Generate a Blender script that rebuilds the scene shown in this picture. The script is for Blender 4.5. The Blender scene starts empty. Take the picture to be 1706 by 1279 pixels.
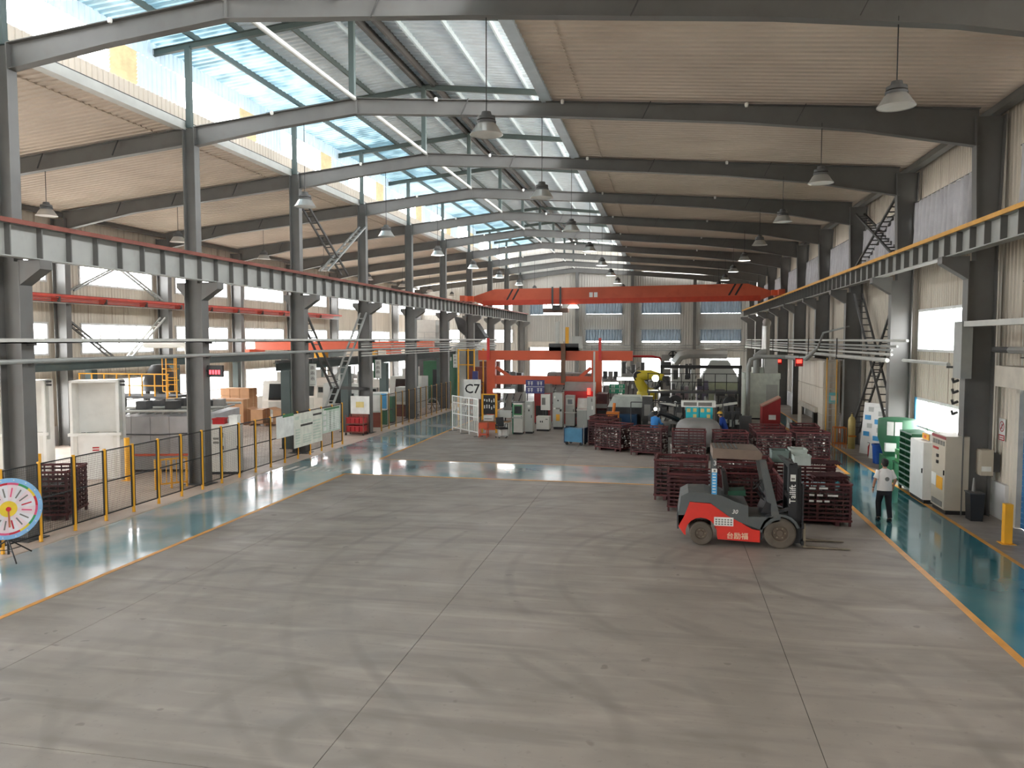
import bpy, math, random
from mathutils import Vector, Matrix

# ------------------------------------------------------------------ camera, sky, exposure
IMG_W, IMG_H, FPX = 1706, 1279, 1300.0
VX, VY, CAM_H = 1111.0, 565.0, 5.0
scene = bpy.context.scene
COL = scene.collection
_d = Vector(((VX - IMG_W / 2) / FPX, -(VY - IMG_H / 2) / FPX, 1.0)).normalized()
_yaw = -math.asin(_d[0]); _pit = math.atan2(-_d[1], _d[2])
FWD = Vector((math.sin(_yaw) * math.cos(_pit), math.cos(_yaw) * math.cos(_pit), math.sin(_pit)))
RGT = Vector((math.cos(_yaw), -math.sin(_yaw), 0))
UPV = RGT.cross(FWD)
cd = bpy.data.cameras.new('camera'); cam = bpy.data.objects.new('camera', cd); COL.objects.link(cam)
cd.sensor_width = 36; cd.lens = FPX / IMG_W * 36; cd.clip_end = 600; cd.clip_start = 0.1
cam.matrix_world = Matrix(((RGT[0], UPV[0], -FWD[0], 0), (RGT[1], UPV[1], -FWD[1], 0), (RGT[2], UPV[2], -FWD[2], CAM_H), (0, 0, 0, 1)))
scene.camera = cam

SKY = 7.5
EXPOSURE = 1.55
world = bpy.data.worlds.new('overcast_sky'); scene.world = world; world.use_nodes = True
_bg = world.node_tree.nodes['Background']
_bg.inputs[0].default_value = (0.97, 0.985, 1.0, 1); _bg.inputs[1].default_value = SKY
scene.view_settings.view_transform = 'Standard'; scene.view_settings.look = 'None'
scene.view_settings.exposure = EXPOSURE; scene.view_settings.gamma = 1.0
scene.view_settings.use_curve_mapping = False
cy = scene.cycles
cy.use_denoising = True; cy.max_bounces = 9; cy.diffuse_bounces = 5; cy.glossy_bounces = 4
cy.transparent_max_bounces = 16; cy.transmission_bounces = 4
cy.caustics_reflective = False; cy.caustics_refractive = False
cy.sample_clamp_indirect = 6.0
cy.use_adaptive_sampling = True; cy.adaptive_threshold = 0.02

def ray(x, y):
    return RGT * ((x - IMG_W / 2) / FPX) + UPV * (-(y - IMG_H / 2) / FPX) + FWD
ORG = Vector((0, 0, CAM_H))
def onz(x, y, z=0.0):
    v = ray(x, y); return ORG + v * ((z - CAM_H) / v.z)
def onx(x, y, X):
    v = ray(x, y); return ORG + v * (X / v.x)
def ony(x, y, Y):
    v = ray(x, y); return ORG + v * (Y / v.y)

# ------------------------------------------------------------------ materials
def lin(c):
    return tuple(((v / 255) / 12.92 if v / 255 <= 0.04045 else ((v / 255 + 0.055) / 1.055) ** 2.4) for v in c)
MATS = {}
def mat(name, rgb, rough=0.6, metal=0.0, var=0.12, scale=3.0, bump=0.0, emit=None, spec=None, dark=None, detail=3.0, stretch=None, coat=0.0):
    """procedural paint: colour broken up by two noises, optional stains (dark = (rgb, amount, scale))"""
    if name in MATS: return MATS[name]
    m = bpy.data.materials.new(name); m.use_nodes = True
    nt = m.node_tree; N = nt.nodes; L = nt.links; b = N['Principled BSDF']
    c = lin(rgb)
    b.inputs['Roughness'].default_value = rough; b.inputs['Metallic'].default_value = metal
    if spec is not None: b.inputs['Specular IOR Level'].default_value = spec
    if coat: b.inputs['Coat Weight'].default_value = coat
    tc = N.new('ShaderNodeTexCoord'); mp = N.new('ShaderNodeMapping'); L.new(tc.outputs['Object'], mp.inputs[0])
    if stretch: mp.inputs['Scale'].default_value = stretch
    nz = N.new('ShaderNodeTexNoise'); nz.inputs['Scale'].default_value = scale; nz.inputs['Detail'].default_value = detail
    L.new(mp.outputs[0], nz.inputs['Vector'])
    rp = N.new('ShaderNodeValToRGB')
    rp.color_ramp.elements[0].position = 0.3; rp.color_ramp.elements[1].position = 0.72
    rp.color_ramp.elements[0].color = (*[v * (1 - var) for v in c], 1)
    rp.color_ramp.elements[1].color = (*[min(1, v * (1 + var)) for v in c], 1)
    L.new(nz.outputs[0], rp.inputs[0])
    out = rp.outputs[0]
    if dark:
        dz = N.new('ShaderNodeTexNoise'); dz.inputs['Scale'].default_value = dark[2]; dz.inputs['Detail'].default_value = 5
        L.new(mp.outputs[0], dz.inputs['Vector'])
        dr = N.new('ShaderNodeMapRange'); dr.inputs[1].default_value = 0.55; dr.inputs[2].default_value = 0.72
        dr.inputs[4].default_value = dark[1]; L.new(dz.outputs[0], dr.inputs[0])
        mx = N.new('ShaderNodeMix'); mx.data_type = 'RGBA'; L.new(dr.outputs[0], mx.inputs[0])
        L.new(out, mx.inputs[6]); mx.inputs[7].default_value = (*lin(dark[0]), 1); out = mx.outputs[2]
    L.new(out, b.inputs['Base Color'])
    if bump:
        bp = N.new('ShaderNodeBump'); bp.inputs['Strength'].default_value = bump; bp.inputs['Distance'].default_value = 0.02
        L.new(nz.outputs[0], bp.inputs['Height']); L.new(bp.outputs[0], b.inputs['Normal'])
    if emit:
        b.inputs['Emission Color'].default_value = (*lin(emit[0]), 1); b.inputs['Emission Strength'].default_value = emit[1]
    MATS[name] = m; return m
def glass_mat(name='window_glass', tint=(1, 1, 1), refl=0.06):
    if name in MATS: return MATS[name]
    m = bpy.data.materials.new(name); m.use_nodes = True; nt = m.node_tree; N = nt.nodes; L = nt.links
    for n in list(N): N.remove(n)
    o = N.new('ShaderNodeOutputMaterial'); t = N.new('ShaderNodeBsdfTransparent'); g = N.new('ShaderNodeBsdfGlossy'); x = N.new('ShaderNodeMixShader')
    t.inputs[0].default_value = (*tint, 1); g.inputs['Roughness'].default_value = 0.02; x.inputs[0].default_value = refl
    L.new(t.outputs[0], x.inputs[1]); L.new(g.outputs[0], x.inputs[2]); L.new(x.outputs[0], o.inputs[0]); MATS[name] = m; return m

M = {}
M['steel'] = mat('painted_grey_steel', (100, 99, 96), 0.5, 0.0, 0.10, 1.2, dark=((92, 80, 70), 0.25, 2.0))
M['runway'] = mat('lightened_runway_paint', (156, 157, 152), 0.5, 0.0, 0.08, 1.2, dark=((120, 110, 98), 0.25, 2.0))  # grey lightened to stand in for light falling in from the hall
M['steel_dk'] = mat('dark_grey_steel', (74, 73, 71), 0.6, 0.0, 0.12, 1.5)
M['steel_gn'] = mat('green_grey_steel', (70, 82, 80), 0.6, 0.0, 0.12, 1.5)
M['galv'] = mat('galvanised_sheet', (210, 222, 230), 0.45, 0.15, 0.08, 2.0)
M['purlin'] = mat('galvanised_purlin', (196, 212, 220), 0.45, 0.15, 0.08, 2.0)
M['roof'] = mat('cream_roof_lining_sheet', (198, 184, 168), 0.62, 0.0, 0.10, 0.35, dark=((168, 150, 132), 0.4, 0.25))
M['wall'] = mat('cream_wall_sheet', (196, 187, 172), 0.6, 0.0, 0.08, 0.6, dark=((150, 134, 112), 0.35, 0.5), stretch=(1, 1, 0.25))
def streaks(m, rgb, amt, lo=0.58):
    nt = m.node_tree; N = nt.nodes; L = nt.links; b = N['Principled BSDF']; src = b.inputs['Base Color'].links[0].from_socket
    tc = N.new('ShaderNodeTexCoord'); mp = N.new('ShaderNodeMapping'); mp.inputs['Scale'].default_value = (4.0, 4.0, 0.10); L.new(tc.outputs['Object'], mp.inputs[0])
    a = N.new('ShaderNodeTexNoise'); a.inputs['Scale'].default_value = 1.3; a.inputs['Detail'].default_value = 3; L.new(mp.outputs[0], a.inputs['Vector'])
    r = N.new('ShaderNodeMapRange'); r.inputs[1].default_value = lo; r.inputs[2].default_value = lo + 0.12; r.inputs[4].default_value = amt; L.new(a.outputs[0], r.inputs[0])
    x = N.new('ShaderNodeMix'); x.data_type = 'RGBA'; L.new(r.outputs[0], x.inputs[0]); L.new(src, x.inputs[6]); x.inputs[7].default_value = (*lin(rgb), 1); L.new(x.outputs[2], b.inputs['Base Color'])
streaks(M['wall'], (112, 86, 64), 0.6)
M['wallb'] = mat('grey_wall_sheet', (182, 178, 170), 0.6, 0.0, 0.07, 0.6, stretch=(1, 1, 0.25))
M['white'] = mat('white_paint', (228, 227, 222), 0.5, 0.0, 0.05, 2.0, dark=((190, 186, 178), 0.3, 1.5))
M['plinth'] = mat('white_plaster', (214, 212, 210), 0.7, 0.0, 0.05, 1.0, dark=((150, 145, 140), 0.5, 2.0))
M['winframe'] = mat('white_plastic_frame', (216, 216, 214), 0.45)
M['winblue'] = mat('blue_window_trim', (72, 160, 205), 0.45)
M['glass'] = glass_mat()
M['rust'] = mat('rusty_red_rail', (126, 70, 58), 0.65, 0.1, 0.2, 2.0)
M['redbar'] = mat('red_conductor_bar', (196, 70, 54), 0.5)
M['goldbar'] = mat('yellow_conductor_bar', (206, 150, 52), 0.5)
M['orange'] = mat('orange_crane_paint', (190, 86, 56), 0.45, 0.0, 0.08, 1.0, dark=((160, 62, 40), 0.35, 1.5))
M['orange2'] = mat('orange_gantry_paint', (212, 90, 54), 0.45, 0.0, 0.08, 1.0)
M['black'] = mat('black_paint', (26, 26, 27), 0.5)
M['rubber'] = mat('black_rubber', (38, 36, 34), 0.85, 0.0, 0.2, 4.0)
M['yellow'] = mat('yellow_safety_paint', (232, 168, 40), 0.45, 0.0, 0.08, 2.0)
M['alum'] = mat('spun_aluminium', (200, 200, 196), 0.28, 0.7, 0.05, 2.0)
M['pipe'] = mat('grey_pipe_paint', (150, 152, 148), 0.5, 0.1, 0.1, 2.0)
M['pipel'] = mat('pale_pipe_paint', (190, 190, 184), 0.5, 0.1, 0.08, 2.0)
def cloth_mat(name, rgb, thin):
    m = mat(name, rgb, 0.85, 0.0, 0.1, 2.0); nt = m.node_tree; N = nt.nodes; L = nt.links; b = N['Principled BSDF']
    o = [n for n in N if n.type == 'OUTPUT_MATERIAL'][0]; t = N.new('ShaderNodeBsdfTranslucent'); x = N.new('ShaderNodeMixShader'); x.inputs[0].default_value = thin
    t.inputs[0].default_value = (*[v * 0.5 for v in lin(rgb)], 1); L.new(b.outputs[0], x.inputs[1]); L.new(t.outputs[0], x.inputs[2]); L.new(x.outputs[0], o.inputs[0]); return m
M['curtain'] = cloth_mat('grey_curtain_cloth', (168, 166, 168), 0.05)
M['curtainb'] = cloth_mat('bluegrey_curtain_cloth', (140, 152, 160), 0.10)

# ------------------------------------------------------------------ mesh builder
class MB:
    def __init__(s): s.v = []; s.f = []; s.m = []; s.cur = 0
    def _add(s, vs, fs):
        o = len(s.v); s.v.extend([tuple(p) for p in vs]); s.f.extend([tuple(i + o for i in f) for f in fs]); s.m.extend([s.cur] * len(fs)); return s
    def box(s, x0, x1, y0, y1, z0, z1):
        return s._add([(x0, y0, z0), (x1, y0, z0), (x1, y1, z0), (x0, y1, z0), (x0, y0, z1), (x1, y0, z1), (x1, y1, z1), (x0, y1, z1)],
                      [(0, 3, 2, 1), (4, 5, 6, 7), (0, 1, 5, 4), (1, 2, 6, 5), (2, 3, 7, 6), (3, 0, 4, 7)])
    def cb(s, cx, cy_, cz, sx, sy, sz):
        return s.box(cx - sx / 2, cx + sx / 2, cy_ - sy / 2, cy_ + sy / 2, cz - sz / 2, cz + sz / 2)
    def bar(s, a, b, w, h=None, up=(0, 0, 1)):
        """rectangular bar from a to b; w across, h along up"""
        a = Vector(a); b = Vector(b); h = w if h is None else h
        d = (b - a).normalized(); u = Vector(up)
        if abs(d.dot(u)) > 0.98: u = Vector((0, 1, 0)) if abs(d.y) < 0.9 else Vector((1, 0, 0))
        r = d.cross(u).normalized() * (w / 2); n = r.cross(d).normalized() * (h / 2)
        vs = [p + q for p in (a, b) for q in (-r - n, r - n, r + n, -r + n)]
        return s._add(vs, [(0, 1, 2, 3), (7, 6, 5, 4), (0, 4, 5, 1), (1, 5, 6, 2), (2, 6, 7, 3), (3, 7, 4, 0)])
    def cyl(s, a, b, r, n=10, r2=None, cap=True):
        a = Vector(a); b = Vector(b); r2 = r if r2 is None else r2; d = (b - a).normalized()
        u = Vector((0, 0, 1)) if abs(d.z) < 0.9 else Vector((1, 0, 0)); x = d.cross(u).normalized(); y = d.cross(x)
        vs = []
        for p, rr in ((a, r), (b, r2)):
            for i in range(n):
                t = 2 * math.pi * i / n; vs.append(p + x * (rr * math.cos(t)) + y * (rr * math.sin(t)))
        fs = [(i, n + i, n + (i + 1) % n, (i + 1) % n) for i in range(n)]
        if cap: fs += [tuple(range(n)), tuple(range(2 * n - 1, n - 1, -1))]
        return s._add(vs, fs)
    def tube(s, pts, r, n=8):
        pts = [Vector(p) for p in pts]; vs = []; k = len(pts); px = None
        for i, p in enumerate(pts):
            d = ((pts[min(i + 1, k - 1)] - pts[max(i - 1, 0)])).normalized()
            if px is None:
                u = Vector((0, 0, 1)) if abs(d.z) < 0.9 else Vector((1, 0, 0)); px = d.cross(u).normalized()
            else:
                px = (px - d * px.dot(d)).normalized()
            y = d.cross(px); rr = r[i] if isinstance(r, (list, tuple)) else r
            for j in range(n):
                t = 2 * math.pi * j / n; vs.append(p + px * (rr * math.cos(t)) + y * (rr * math.sin(t)))
        fs = [(i * n + j, (i + 1) * n + j, (i + 1) * n + (j + 1) % n, i * n + (j + 1) % n) for i in range(k - 1) for j in range(n)]
        fs += [tuple(range(n)), tuple(range(k * n - 1, (k - 1) * n - 1, -1))]
        return s._add(vs, fs)
    def lathe(s, prof, c=(0, 0, 0), n=20, axis='z'):
        """prof: list of (radius, height)"""
        vs = []; k = len(prof)
        for (r, h) in prof:
            for j in range(n):
                t = 2 * math.pi * j / n; x, y = r * math.cos(t), r * math.sin(t)
                p = (x, y, h) if axis == 'z' else ((x, h, y) if axis == 'y' else (h, x, y))
                vs.append((p[0] + c[0], p[1] + c[1], p[2] + c[2]))
        return s._add(vs, [(i * n + j, i * n + (j + 1) % n, (i + 1) * n + (j + 1) % n, (i + 1) * n + j) for i in range(k - 1) for j in range(n)])
    def prism(s, pts, a, b, axis='y'):
        """2-D outline pts extruded from a to b along axis (x: pts are (y,z); y: (x,z); z: (x,y))"""
        def P(p, t): return (t, p[0], p[1]) if axis == 'x' else ((p[0], t, p[1]) if axis == 'y' else (p[0], p[1], t))
        n = len(pts)
        vs = [P(p, a) for p in pts] + [P(p, b) for p in pts]
        return s._add(vs, [tuple(range(n)), tuple(range(2 * n - 1, n - 1, -1))] + [(i, n + i, n + (i + 1) % n, (i + 1) % n) for i in range(n)])
    def quad(s, a, b, c, d): return s._add([a, b, c, d], [(0, 1, 2, 3)])
    def corr(s, o, u, v, w, h, pitch=0.25, dep=0.03, nrm=(0, 0, 1), thick=0.0):
        """corrugated sheet: ribs run along v, profile along u"""
        o = Vector(o); u = Vector(u).normalized(); v = Vector(v).normalized(); nn = Vector(nrm).normalized()
        k = max(1, round(w / pitch)); p = w / k; vs = []; row = []
        for i in range(k):
            for fr, dd in ((0, 0), (0.42, 0), (0.52, 1), (0.90, 1)):
                row.append((p * (i + fr), dd * dep))
        row.append((w, 0)); n = len(row)
        for t in (0, h):
            for (a, d) in row: vs.append(o + u * a + v * t + nn * d)
        return s._add(vs, [(i, i + 1, n + i + 1, n + i) for i in range(n - 1)])
    def build(s, name, m, parent=None, smooth=True, loc=None, ang=35):
        me = bpy.data.meshes.new(name); me.from_pydata([tuple(p) for p in s.v], [], s.f)
        ms = m if isinstance(m, (list, tuple)) else [m]
        for x in ms: me.materials.append(x)
        if len(ms) > 1: me.polygons.foreach_set('material_index', s.m)
        if smooth:
            me.polygons.foreach_set('use_smooth', [True] * len(me.polygons)); me.set_sharp_from_angle(angle=math.radians(ang))
        me.update()
        o = bpy.data.objects.new(name, me); COL.objects.link(o)
        if parent: o.parent = parent
        if loc is not None: o.location = loc
        return o

def tag(o, label=None, cat=None, group=None, kind=None):
    if label: o['label'] = label
    if cat: o['category'] = cat
    if group: o['group'] = group
    if kind: o['kind'] = kind
    return o
def thing(name, label, cat, loc=(0, 0, 0), rz=0.0, group=None, kind=None):
    o = bpy.data.objects.new(name, None); COL.objects.link(o); o.empty_display_size = 0.2
    o.location = loc; o.rotation_euler = (0, 0, rz); return tag(o, label, cat, group, kind)
def structure(name, label, loc=(0, 0, 0)):
    o = bpy.data.objects.new(name, None); COL.objects.link(o); o.location = loc; return tag(o, label, None, None, 'structure')
def copy_tree(o, parent=None):
    c = o.copy(); COL.objects.link(c); c.parent = parent
    for ch in list(o.children): copy_tree(ch, c)
    return c
def inst(src, name, parent, loc=(0, 0, 0), rot=None, scale=None):
    c = src.copy(); c.name = name; COL.objects.link(c); c.parent = parent; c.location = loc
    if rot: c.rotation_euler = rot
    if scale: c.scale = scale
    return c
# ------------------------------------------------------------------ building shell
FY = [9.0 + 7.6 * k for k in range(11)]           # portal frames 9.0 ... 85.0
XL, XR, YB, YF = -28.3, 9.25, 85.4, -6.2
XC = -15.8                                          # inner column row
RX, RZ = -9.9, 12.75                                # ridge of the main roof (rafter top)
def roof_z(x): return RZ - (0.074 * (x - RX) if x > RX else 0.105 * (RX - x))
MZ = 15.57
def mon_z(x): return MZ - 0.105 * abs(x - RX)

# ---- concrete with tyre marks
def concrete(name, rgb, marks=True, rough=0.5):
    m = bpy.data.materials.new(name); m.use_nodes = True; nt = m.node_tree; N = nt.nodes; L = nt.links; b = N['Principled BSDF']
    tc = N.new('ShaderNodeTexCoord'); c = lin(rgb)
    def noise(scale, det, vec=None, dist=0.0):
        z = N.new('ShaderNodeTexNoise'); z.inputs['Scale'].default_value = scale; z.inputs['Detail'].default_value = det
        z.inputs['Distortion'].default_value = dist; L.new(vec or tc.outputs['Object'], z.inputs['Vector']); return z.outputs[0]
    def mixc(f, a, bcol, t='MIX'):
        x = N.new('ShaderNodeMix'); x.data_type = 'RGBA'; x.blend_type = t; L.new(f, x.inputs[0])
        if hasattr(a, 'links'): L.new(a, x.inputs[6])
        else: x.inputs[6].default_value = a
        x.inputs[7].default_value = bcol; return x.outputs[2]
    def rng(v, a, bb, lo=0.0, hi=1.0):
        r = N.new('ShaderNodeMapRange'); r.inputs[1].default_value = a; r.inputs[2].default_value = bb
        r.inputs[3].default_value = lo; r.inputs[4].default_value = hi; L.new(v, r.inputs[0]); return r.outputs[0]
    col = mixc(rng(noise(0.25, 4), 0.35, 0.7), (*c, 1), (*[v * 0.80 for v in c], 1))
    col = mixc(rng(noise(1.3, 6), 0.45, 0.75, 0, 0.5), col, (*[v * 1.22 for v in c], 1))
    col = mixc(rng(noise(9.0, 3), 0.62, 0.72, 0, 0.35), col, (*[v * 0.6 for v in c], 1))
    if marks:
        for (ang, sc, amt, k, lo) in ((0.35, (0.25, 2.2, 1), 0.55, 0.66, 0.52), (-0.6, (0.35, 3.0, 1), 0.5, 1.32, 0.55), (1.25, (0.3, 2.6, 1), 0.45, 0.70, 0.56)):
            mp = N.new('ShaderNodeMapping'); mp.inputs['Rotation'].default_value = (0, 0, ang); mp.inputs['Scale'].default_value = sc; L.new(tc.outputs['Object'], mp.inputs[0])
            col = mixc(rng(noise(0.9, 5, mp.outputs[0], 0.4), lo, lo + 0.14, 0, amt), col, (*[v * k for v in c], 1))
        col = mixc(rng(noise(2.6, 2), 0.70, 0.74, 0, 0.6), col, (*[v * 0.5 for v in c], 1))
    rough_in = rng(noise(0.8, 4), 0.3, 0.7, rough - 0.10, rough + 0.14)
    if marks:
        # worn tyre tracks: thin bands of a large warped ring pattern
        def tracks(loc, sc, dist, amt, w=0.93):
            nonlocal col
            mp = N.new('ShaderNodeMapping'); mp.inputs['Location'].default_value = loc; L.new(tc.outputs['Object'], mp.inputs[0])
            wv = N.new('ShaderNodeTexWave'); wv.wave_type = 'RINGS'; wv.rings_direction = 'Z'; wv.inputs['Scale'].default_value = sc
            wv.inputs['Distortion'].default_value = dist; wv.inputs['Detail'].default_value = 1.0; wv.inputs['Detail Scale'].default_value = 0.15
            L.new(mp.outputs[0], wv.inputs['Vector'])
            band = rng(wv.outputs[1], w, 1.0, 0, 1)
            mul = N.new('ShaderNodeMath'); mul.operation = 'MULTIPLY'; L.new(band, mul.inputs[0])
            L.new(rng(noise(0.35, 3), 0.42, 0.62, 0, amt), mul.inputs[1])
            col = mixc(mul.outputs[0], col, (*[v * 0.55 for v in c], 1))
        tracks((-3.5, -17.0, 0), 0.30, 2.0, 0.45, 0.86)
        tracks((4.0, -9.0, 0), 0.22, 3.0, 0.45, 0.88)
        tracks((12.0, -26.0, 0), 0.16, 2.5, 0.28, 0.9)
    L.new(col, b.inputs['Base Color']); L.new(rough_in, b.inputs['Roughness']); b.inputs['Specular IOR Level'].default_value = 0.45
    MATS[name] = m; return m
M['conc'] = concrete('worn_concrete', (156, 147, 138), True, 0.52)
M['conc2'] = concrete('pale_concrete', (188, 172, 158), False, 0.5)
M['groove'] = mat('dark_joint_filler', (70, 66, 62), 0.9)
def epoxy(name, rgb, pale, amt):
    m = mat(name, rgb, 0.10, 0.0, 0.18, 0.5, detail=5.0, coat=0.3)
    nt = m.node_tree; N = nt.nodes; L = nt.links; b = N['Principled BSDF']; src = b.inputs['Base Color'].links[0].from_socket
    tc = N.new('ShaderNodeTexCoord')
    nz = N.new('ShaderNodeTexNoise'); nz.inputs['Scale'].default_value = 0.45; nz.inputs['Detail'].default_value = 6; L.new(tc.outputs['Object'], nz.inputs['Vector'])
    r = N.new('ShaderNodeMapRange'); r.inputs[1].default_value = 0.42; r.inputs[2].default_value = 0.66; r.inputs[4].default_value = amt; L.new(nz.outputs[0], r.inputs[0])
    mx = N.new('ShaderNodeMix'); mx.data_type = 'RGBA'; L.new(r.outputs[0], mx.inputs[0]); L.new(src, mx.inputs[6]); mx.inputs[7].default_value = (*lin(pale), 1)
    L.new(mx.outputs[2], b.inputs['Base Color'])
    n2 = N.new('ShaderNodeTexNoise'); n2.inputs['Scale'].default_value = 1.6; n2.inputs['Detail'].default_value = 3; L.new(tc.outputs['Object'], n2.inputs['Vector'])
    bp = N.new('ShaderNodeBump'); bp.inputs['Strength'].default_value = 0.10; bp.inputs['Distance'].default_value = 0.012; L.new(n2.outputs[0], bp.inputs['Height']); L.new(bp.outputs[0], b.inputs['Normal'])
    r2 = N.new('ShaderNodeMapRange'); r2.inputs[1].default_value = 0.3; r2.inputs[2].default_value = 0.7; r2.inputs[3].default_value = 0.06; r2.inputs[4].default_value = 0.2; L.new(nz.outputs[0], r2.inputs[0]); L.new(r2.outputs[0], b.inputs['Roughness'])
    return m
M['epoxy'] = epoxy('teal_epoxy_floor', (132, 164, 170), (198, 198, 196), 0.92)  # pale patches: worn paint plus window reflections put into the colour
M['epoxyr'] = epoxy('deep_teal_epoxy_floor', (40, 112, 124), (104, 148, 150), 0.4)
M['line'] = mat('yellow_floor_line', (222, 156, 66), 0.45, 0.0, 0.15, 2.0, dark=((168, 140, 104), 0.5, 1.2))
M['linew'] = mat('white_floor_line', (205, 205, 200), 0.4, 0.0, 0.1, 2.0)

mb = MB().box(XL, XR, YF, YB, -0.3, -0.012)
floor = tag(mb.build('floor', M['groove'], smooth=False), 'worn grey concrete hall floor with curved tyre marks and painted walkways', kind='structure')
xs = [XL, -21.8, -15.2, -9.85, -4.0, 1.9, XR]; ys = [YF, 8.0, 26.9, 46.0, 65.0, YB]
for i in range(len(xs) - 1):
    for j in range(len(ys) - 1):
        g = 0.005
        MB().box(xs[i] + g, xs[i + 1] - g, ys[j] + (g if j else 0), ys[j + 1] - g, -0.03, 0.0).build('floor_slab', M['conc2'] if xs[i + 1] <= -15.0 else M['conc'], floor, smooth=False)
yard = tag(MB().box(-150, 140, -120, 190, -0.6, -0.31).build('yard_ground', mat('yard_concrete', (170, 168, 162), 0.9), smooth=False), 'pale concrete yard outside the hall', kind='structure')

def strip(name, x0, x1, y0, y1, m, z=0.004, label=None):
    o = MB().box(x0, x1, y0, y1, 0.0, z).build(name, m, floor, smooth=False)
    if label: o['label'] = label
    return o
strip('walkway', -14.75, -11.7, YF, 60.0, M['epoxy'], label='glossy teal painted walkway along the mesh fence')
strip('walkway', -11.7, 5.5, 27.1, 30.6, M['epoxy'], label='glossy teal painted crossing')
strip('walkway', 5.5, 7.72, YF, 27.1, M['epoxyr'], label='deep teal painted walkway along the right wall')
strip('walkway', 5.5, 7.72, 27.1, 30.6, M['epoxyr'], label='deep teal painted walkway corner')
strip('walkway', 6.68, 7.72, 30.6, 70.0, M['epoxyr'], label='deep teal painted walkway behind the crates')
strip('floor_line', -11.76, -11.64, YF, 27.1, M['line'], 0.006)
strip('floor_line', -11.76, -11.64, 30.7, 60.0, M['line'], 0.006)
strip('floor_line', -11.7, 5.45, 27.02, 27.12, M['line'], 0.006)
strip('floor_line', -11.7, 6.6, 30.6, 30.68, M['line'], 0.006)
strip('floor_line', 5.40, 5.54, YF, 27.1, M['line'], 0.006)
strip('floor_line', 6.60, 6.74, 30.6, 62.0, M['line'], 0.006)
strip('floor_line', 7.68, 7.80, YF, 62.0, M['line'], 0.006)
for k in range(7):
    strip('zebra_stripe', -14.3 + 0.36 * k, -14.12 + 0.36 * k, 27.3, 28.3, M['linew'], 0.006)
MB().box(-15.3, -14.75, 12.0, 60.0, 0.0, 0.012).build('kerb_strip', M['conc2'], floor, smooth=False)

# ---- portals for the sky light
def portal(c, u, v, w, h):
    """light portal; normal = u x v points into the hall"""
    ld = bpy.data.lights.new('sky_portal', 'AREA'); ld.shape = 'RECTANGLE'; ld.size = w; ld.size_y = h; ld.cycles.is_portal = True
    o = bpy.data.objects.new('sky_portal', ld); COL.objects.link(o)
    u = Vector(u); v = Vector(v); n = u.cross(v)         # light shines along -Z -> local z = -n
    z = -n; x = u; y = z.cross(x)
    o.matrix_world = Matrix(((x.x, y.x, z.x, c[0]), (x.y, y.y, z.y, c[1]), (x.z, y.z, z.z, c[2]), (0, 0, 0, 1)))

# ---- windows
WN = [0]
def window(o, u, w, z0, z1, n, nx=3, ny=2, label='white framed window in the corrugated wall', fm=None, trim=None, glass=True):
    """o: lower-left corner (at z 0), u: unit along the wall, n: unit into the hall"""
    WN[0] += 1; u = Vector(u); n = Vector(n); o = Vector(o)
    t = tag(structure('window_%d' % WN[0], label, o), kind='structure')
    fm = fm or M['winframe']; h = z1 - z0
    def B(mbb, a0, a1, b0, b1, d0, d1):
        p = [u * a + Vector((0, 0, b)) + n * d for a in (a0, a1) for d in (d0, d1) for b in (b0, b1)]
        lo = [min(q[i] for q in p) for i in range(3)]; hi = [max(q[i] for q in p) for i in range(3)]
        mbb.box(lo[0], hi[0], lo[1], hi[1], lo[2], hi[2])
    f = MB(); e = 0.09
    B(f, 0, e, z0, z1, -0.06, 0.08); B(f, w - e, w, z0, z1, -0.06, 0.08); B(f, e, w - e, z0, z0 + e, -0.06, 0.08); B(f, e, w - e, z1 - e, z1, -0.06, 0.08)
    f.build('window_frame', fm, t, smooth=False)
    if trim:
        q = MB(); B(q, w - 0.16 if trim[1] else 0, w if trim[1] else 0.16, z0, z1, 0.08, 0.12); q.build('window_trim', trim[0], t, smooth=False)
    for i in range(1, nx):
        q = MB(); a = w * i / nx; B(q, a - 0.035, a + 0.035, z0 + e, z1 - e, -0.03, 0.05); q.build('mullion', fm, t, smooth=False)
    for j in range(1, ny):
        q = MB(); b = z0 + h * (0.42 if ny == 2 else j / ny); B(q, e, w - e, b - 0.035, b + 0.035, -0.03, 0.05); q.build('transom', fm, t, smooth=False)
    if glass:
        for i in range(nx):
            q = MB(); B(q, max(e, w * i / nx + 0.035), min(w - e, w * (i + 1) / nx - 0.035), z0 + e, z1 - e, -0.003, 0.003); q.build('pane', M['glass'], t, smooth=False)
    c = o + u * (w / 2) + Vector((0, 0, (z0 + z1) / 2)) - n * 0.12
    nn = u.cross(Vector((0, 0, 1)))
    return t

def wall_bay(parent, o, u, n, w, ztop, holes, m, pitch=0.22, dep=0.025, slope=None):
    """sheeted wall bay; holes = list of (a0,a1,z0,z1) sorted by z sharing a0,a1"""
    u = Vector(u); n = Vector(n); o = Vector(o); q = MB()
    def R(a0, a1, z0, z1):
        if a1 - a0 > 0.02 and z1 - z0 > 0.02: q.corr(o + u * a0 + Vector((0, 0, z0)), u, (0, 0, 1), a1 - a0, z1 - z0, pitch, dep, n)
    if holes:
        a0, a1 = holes[0][0], holes[0][1]
        R(0, a0, 0, ztop); R(a1, w, 0, ztop); z = 0
        for h in holes: R(a0, a1, z, h[2]); z = h[3]
        R(a0, a1, z, ztop)
    else: R(0, w, 0, ztop)
    return q.build('wall_sheet', m, parent, smooth=False)

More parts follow.
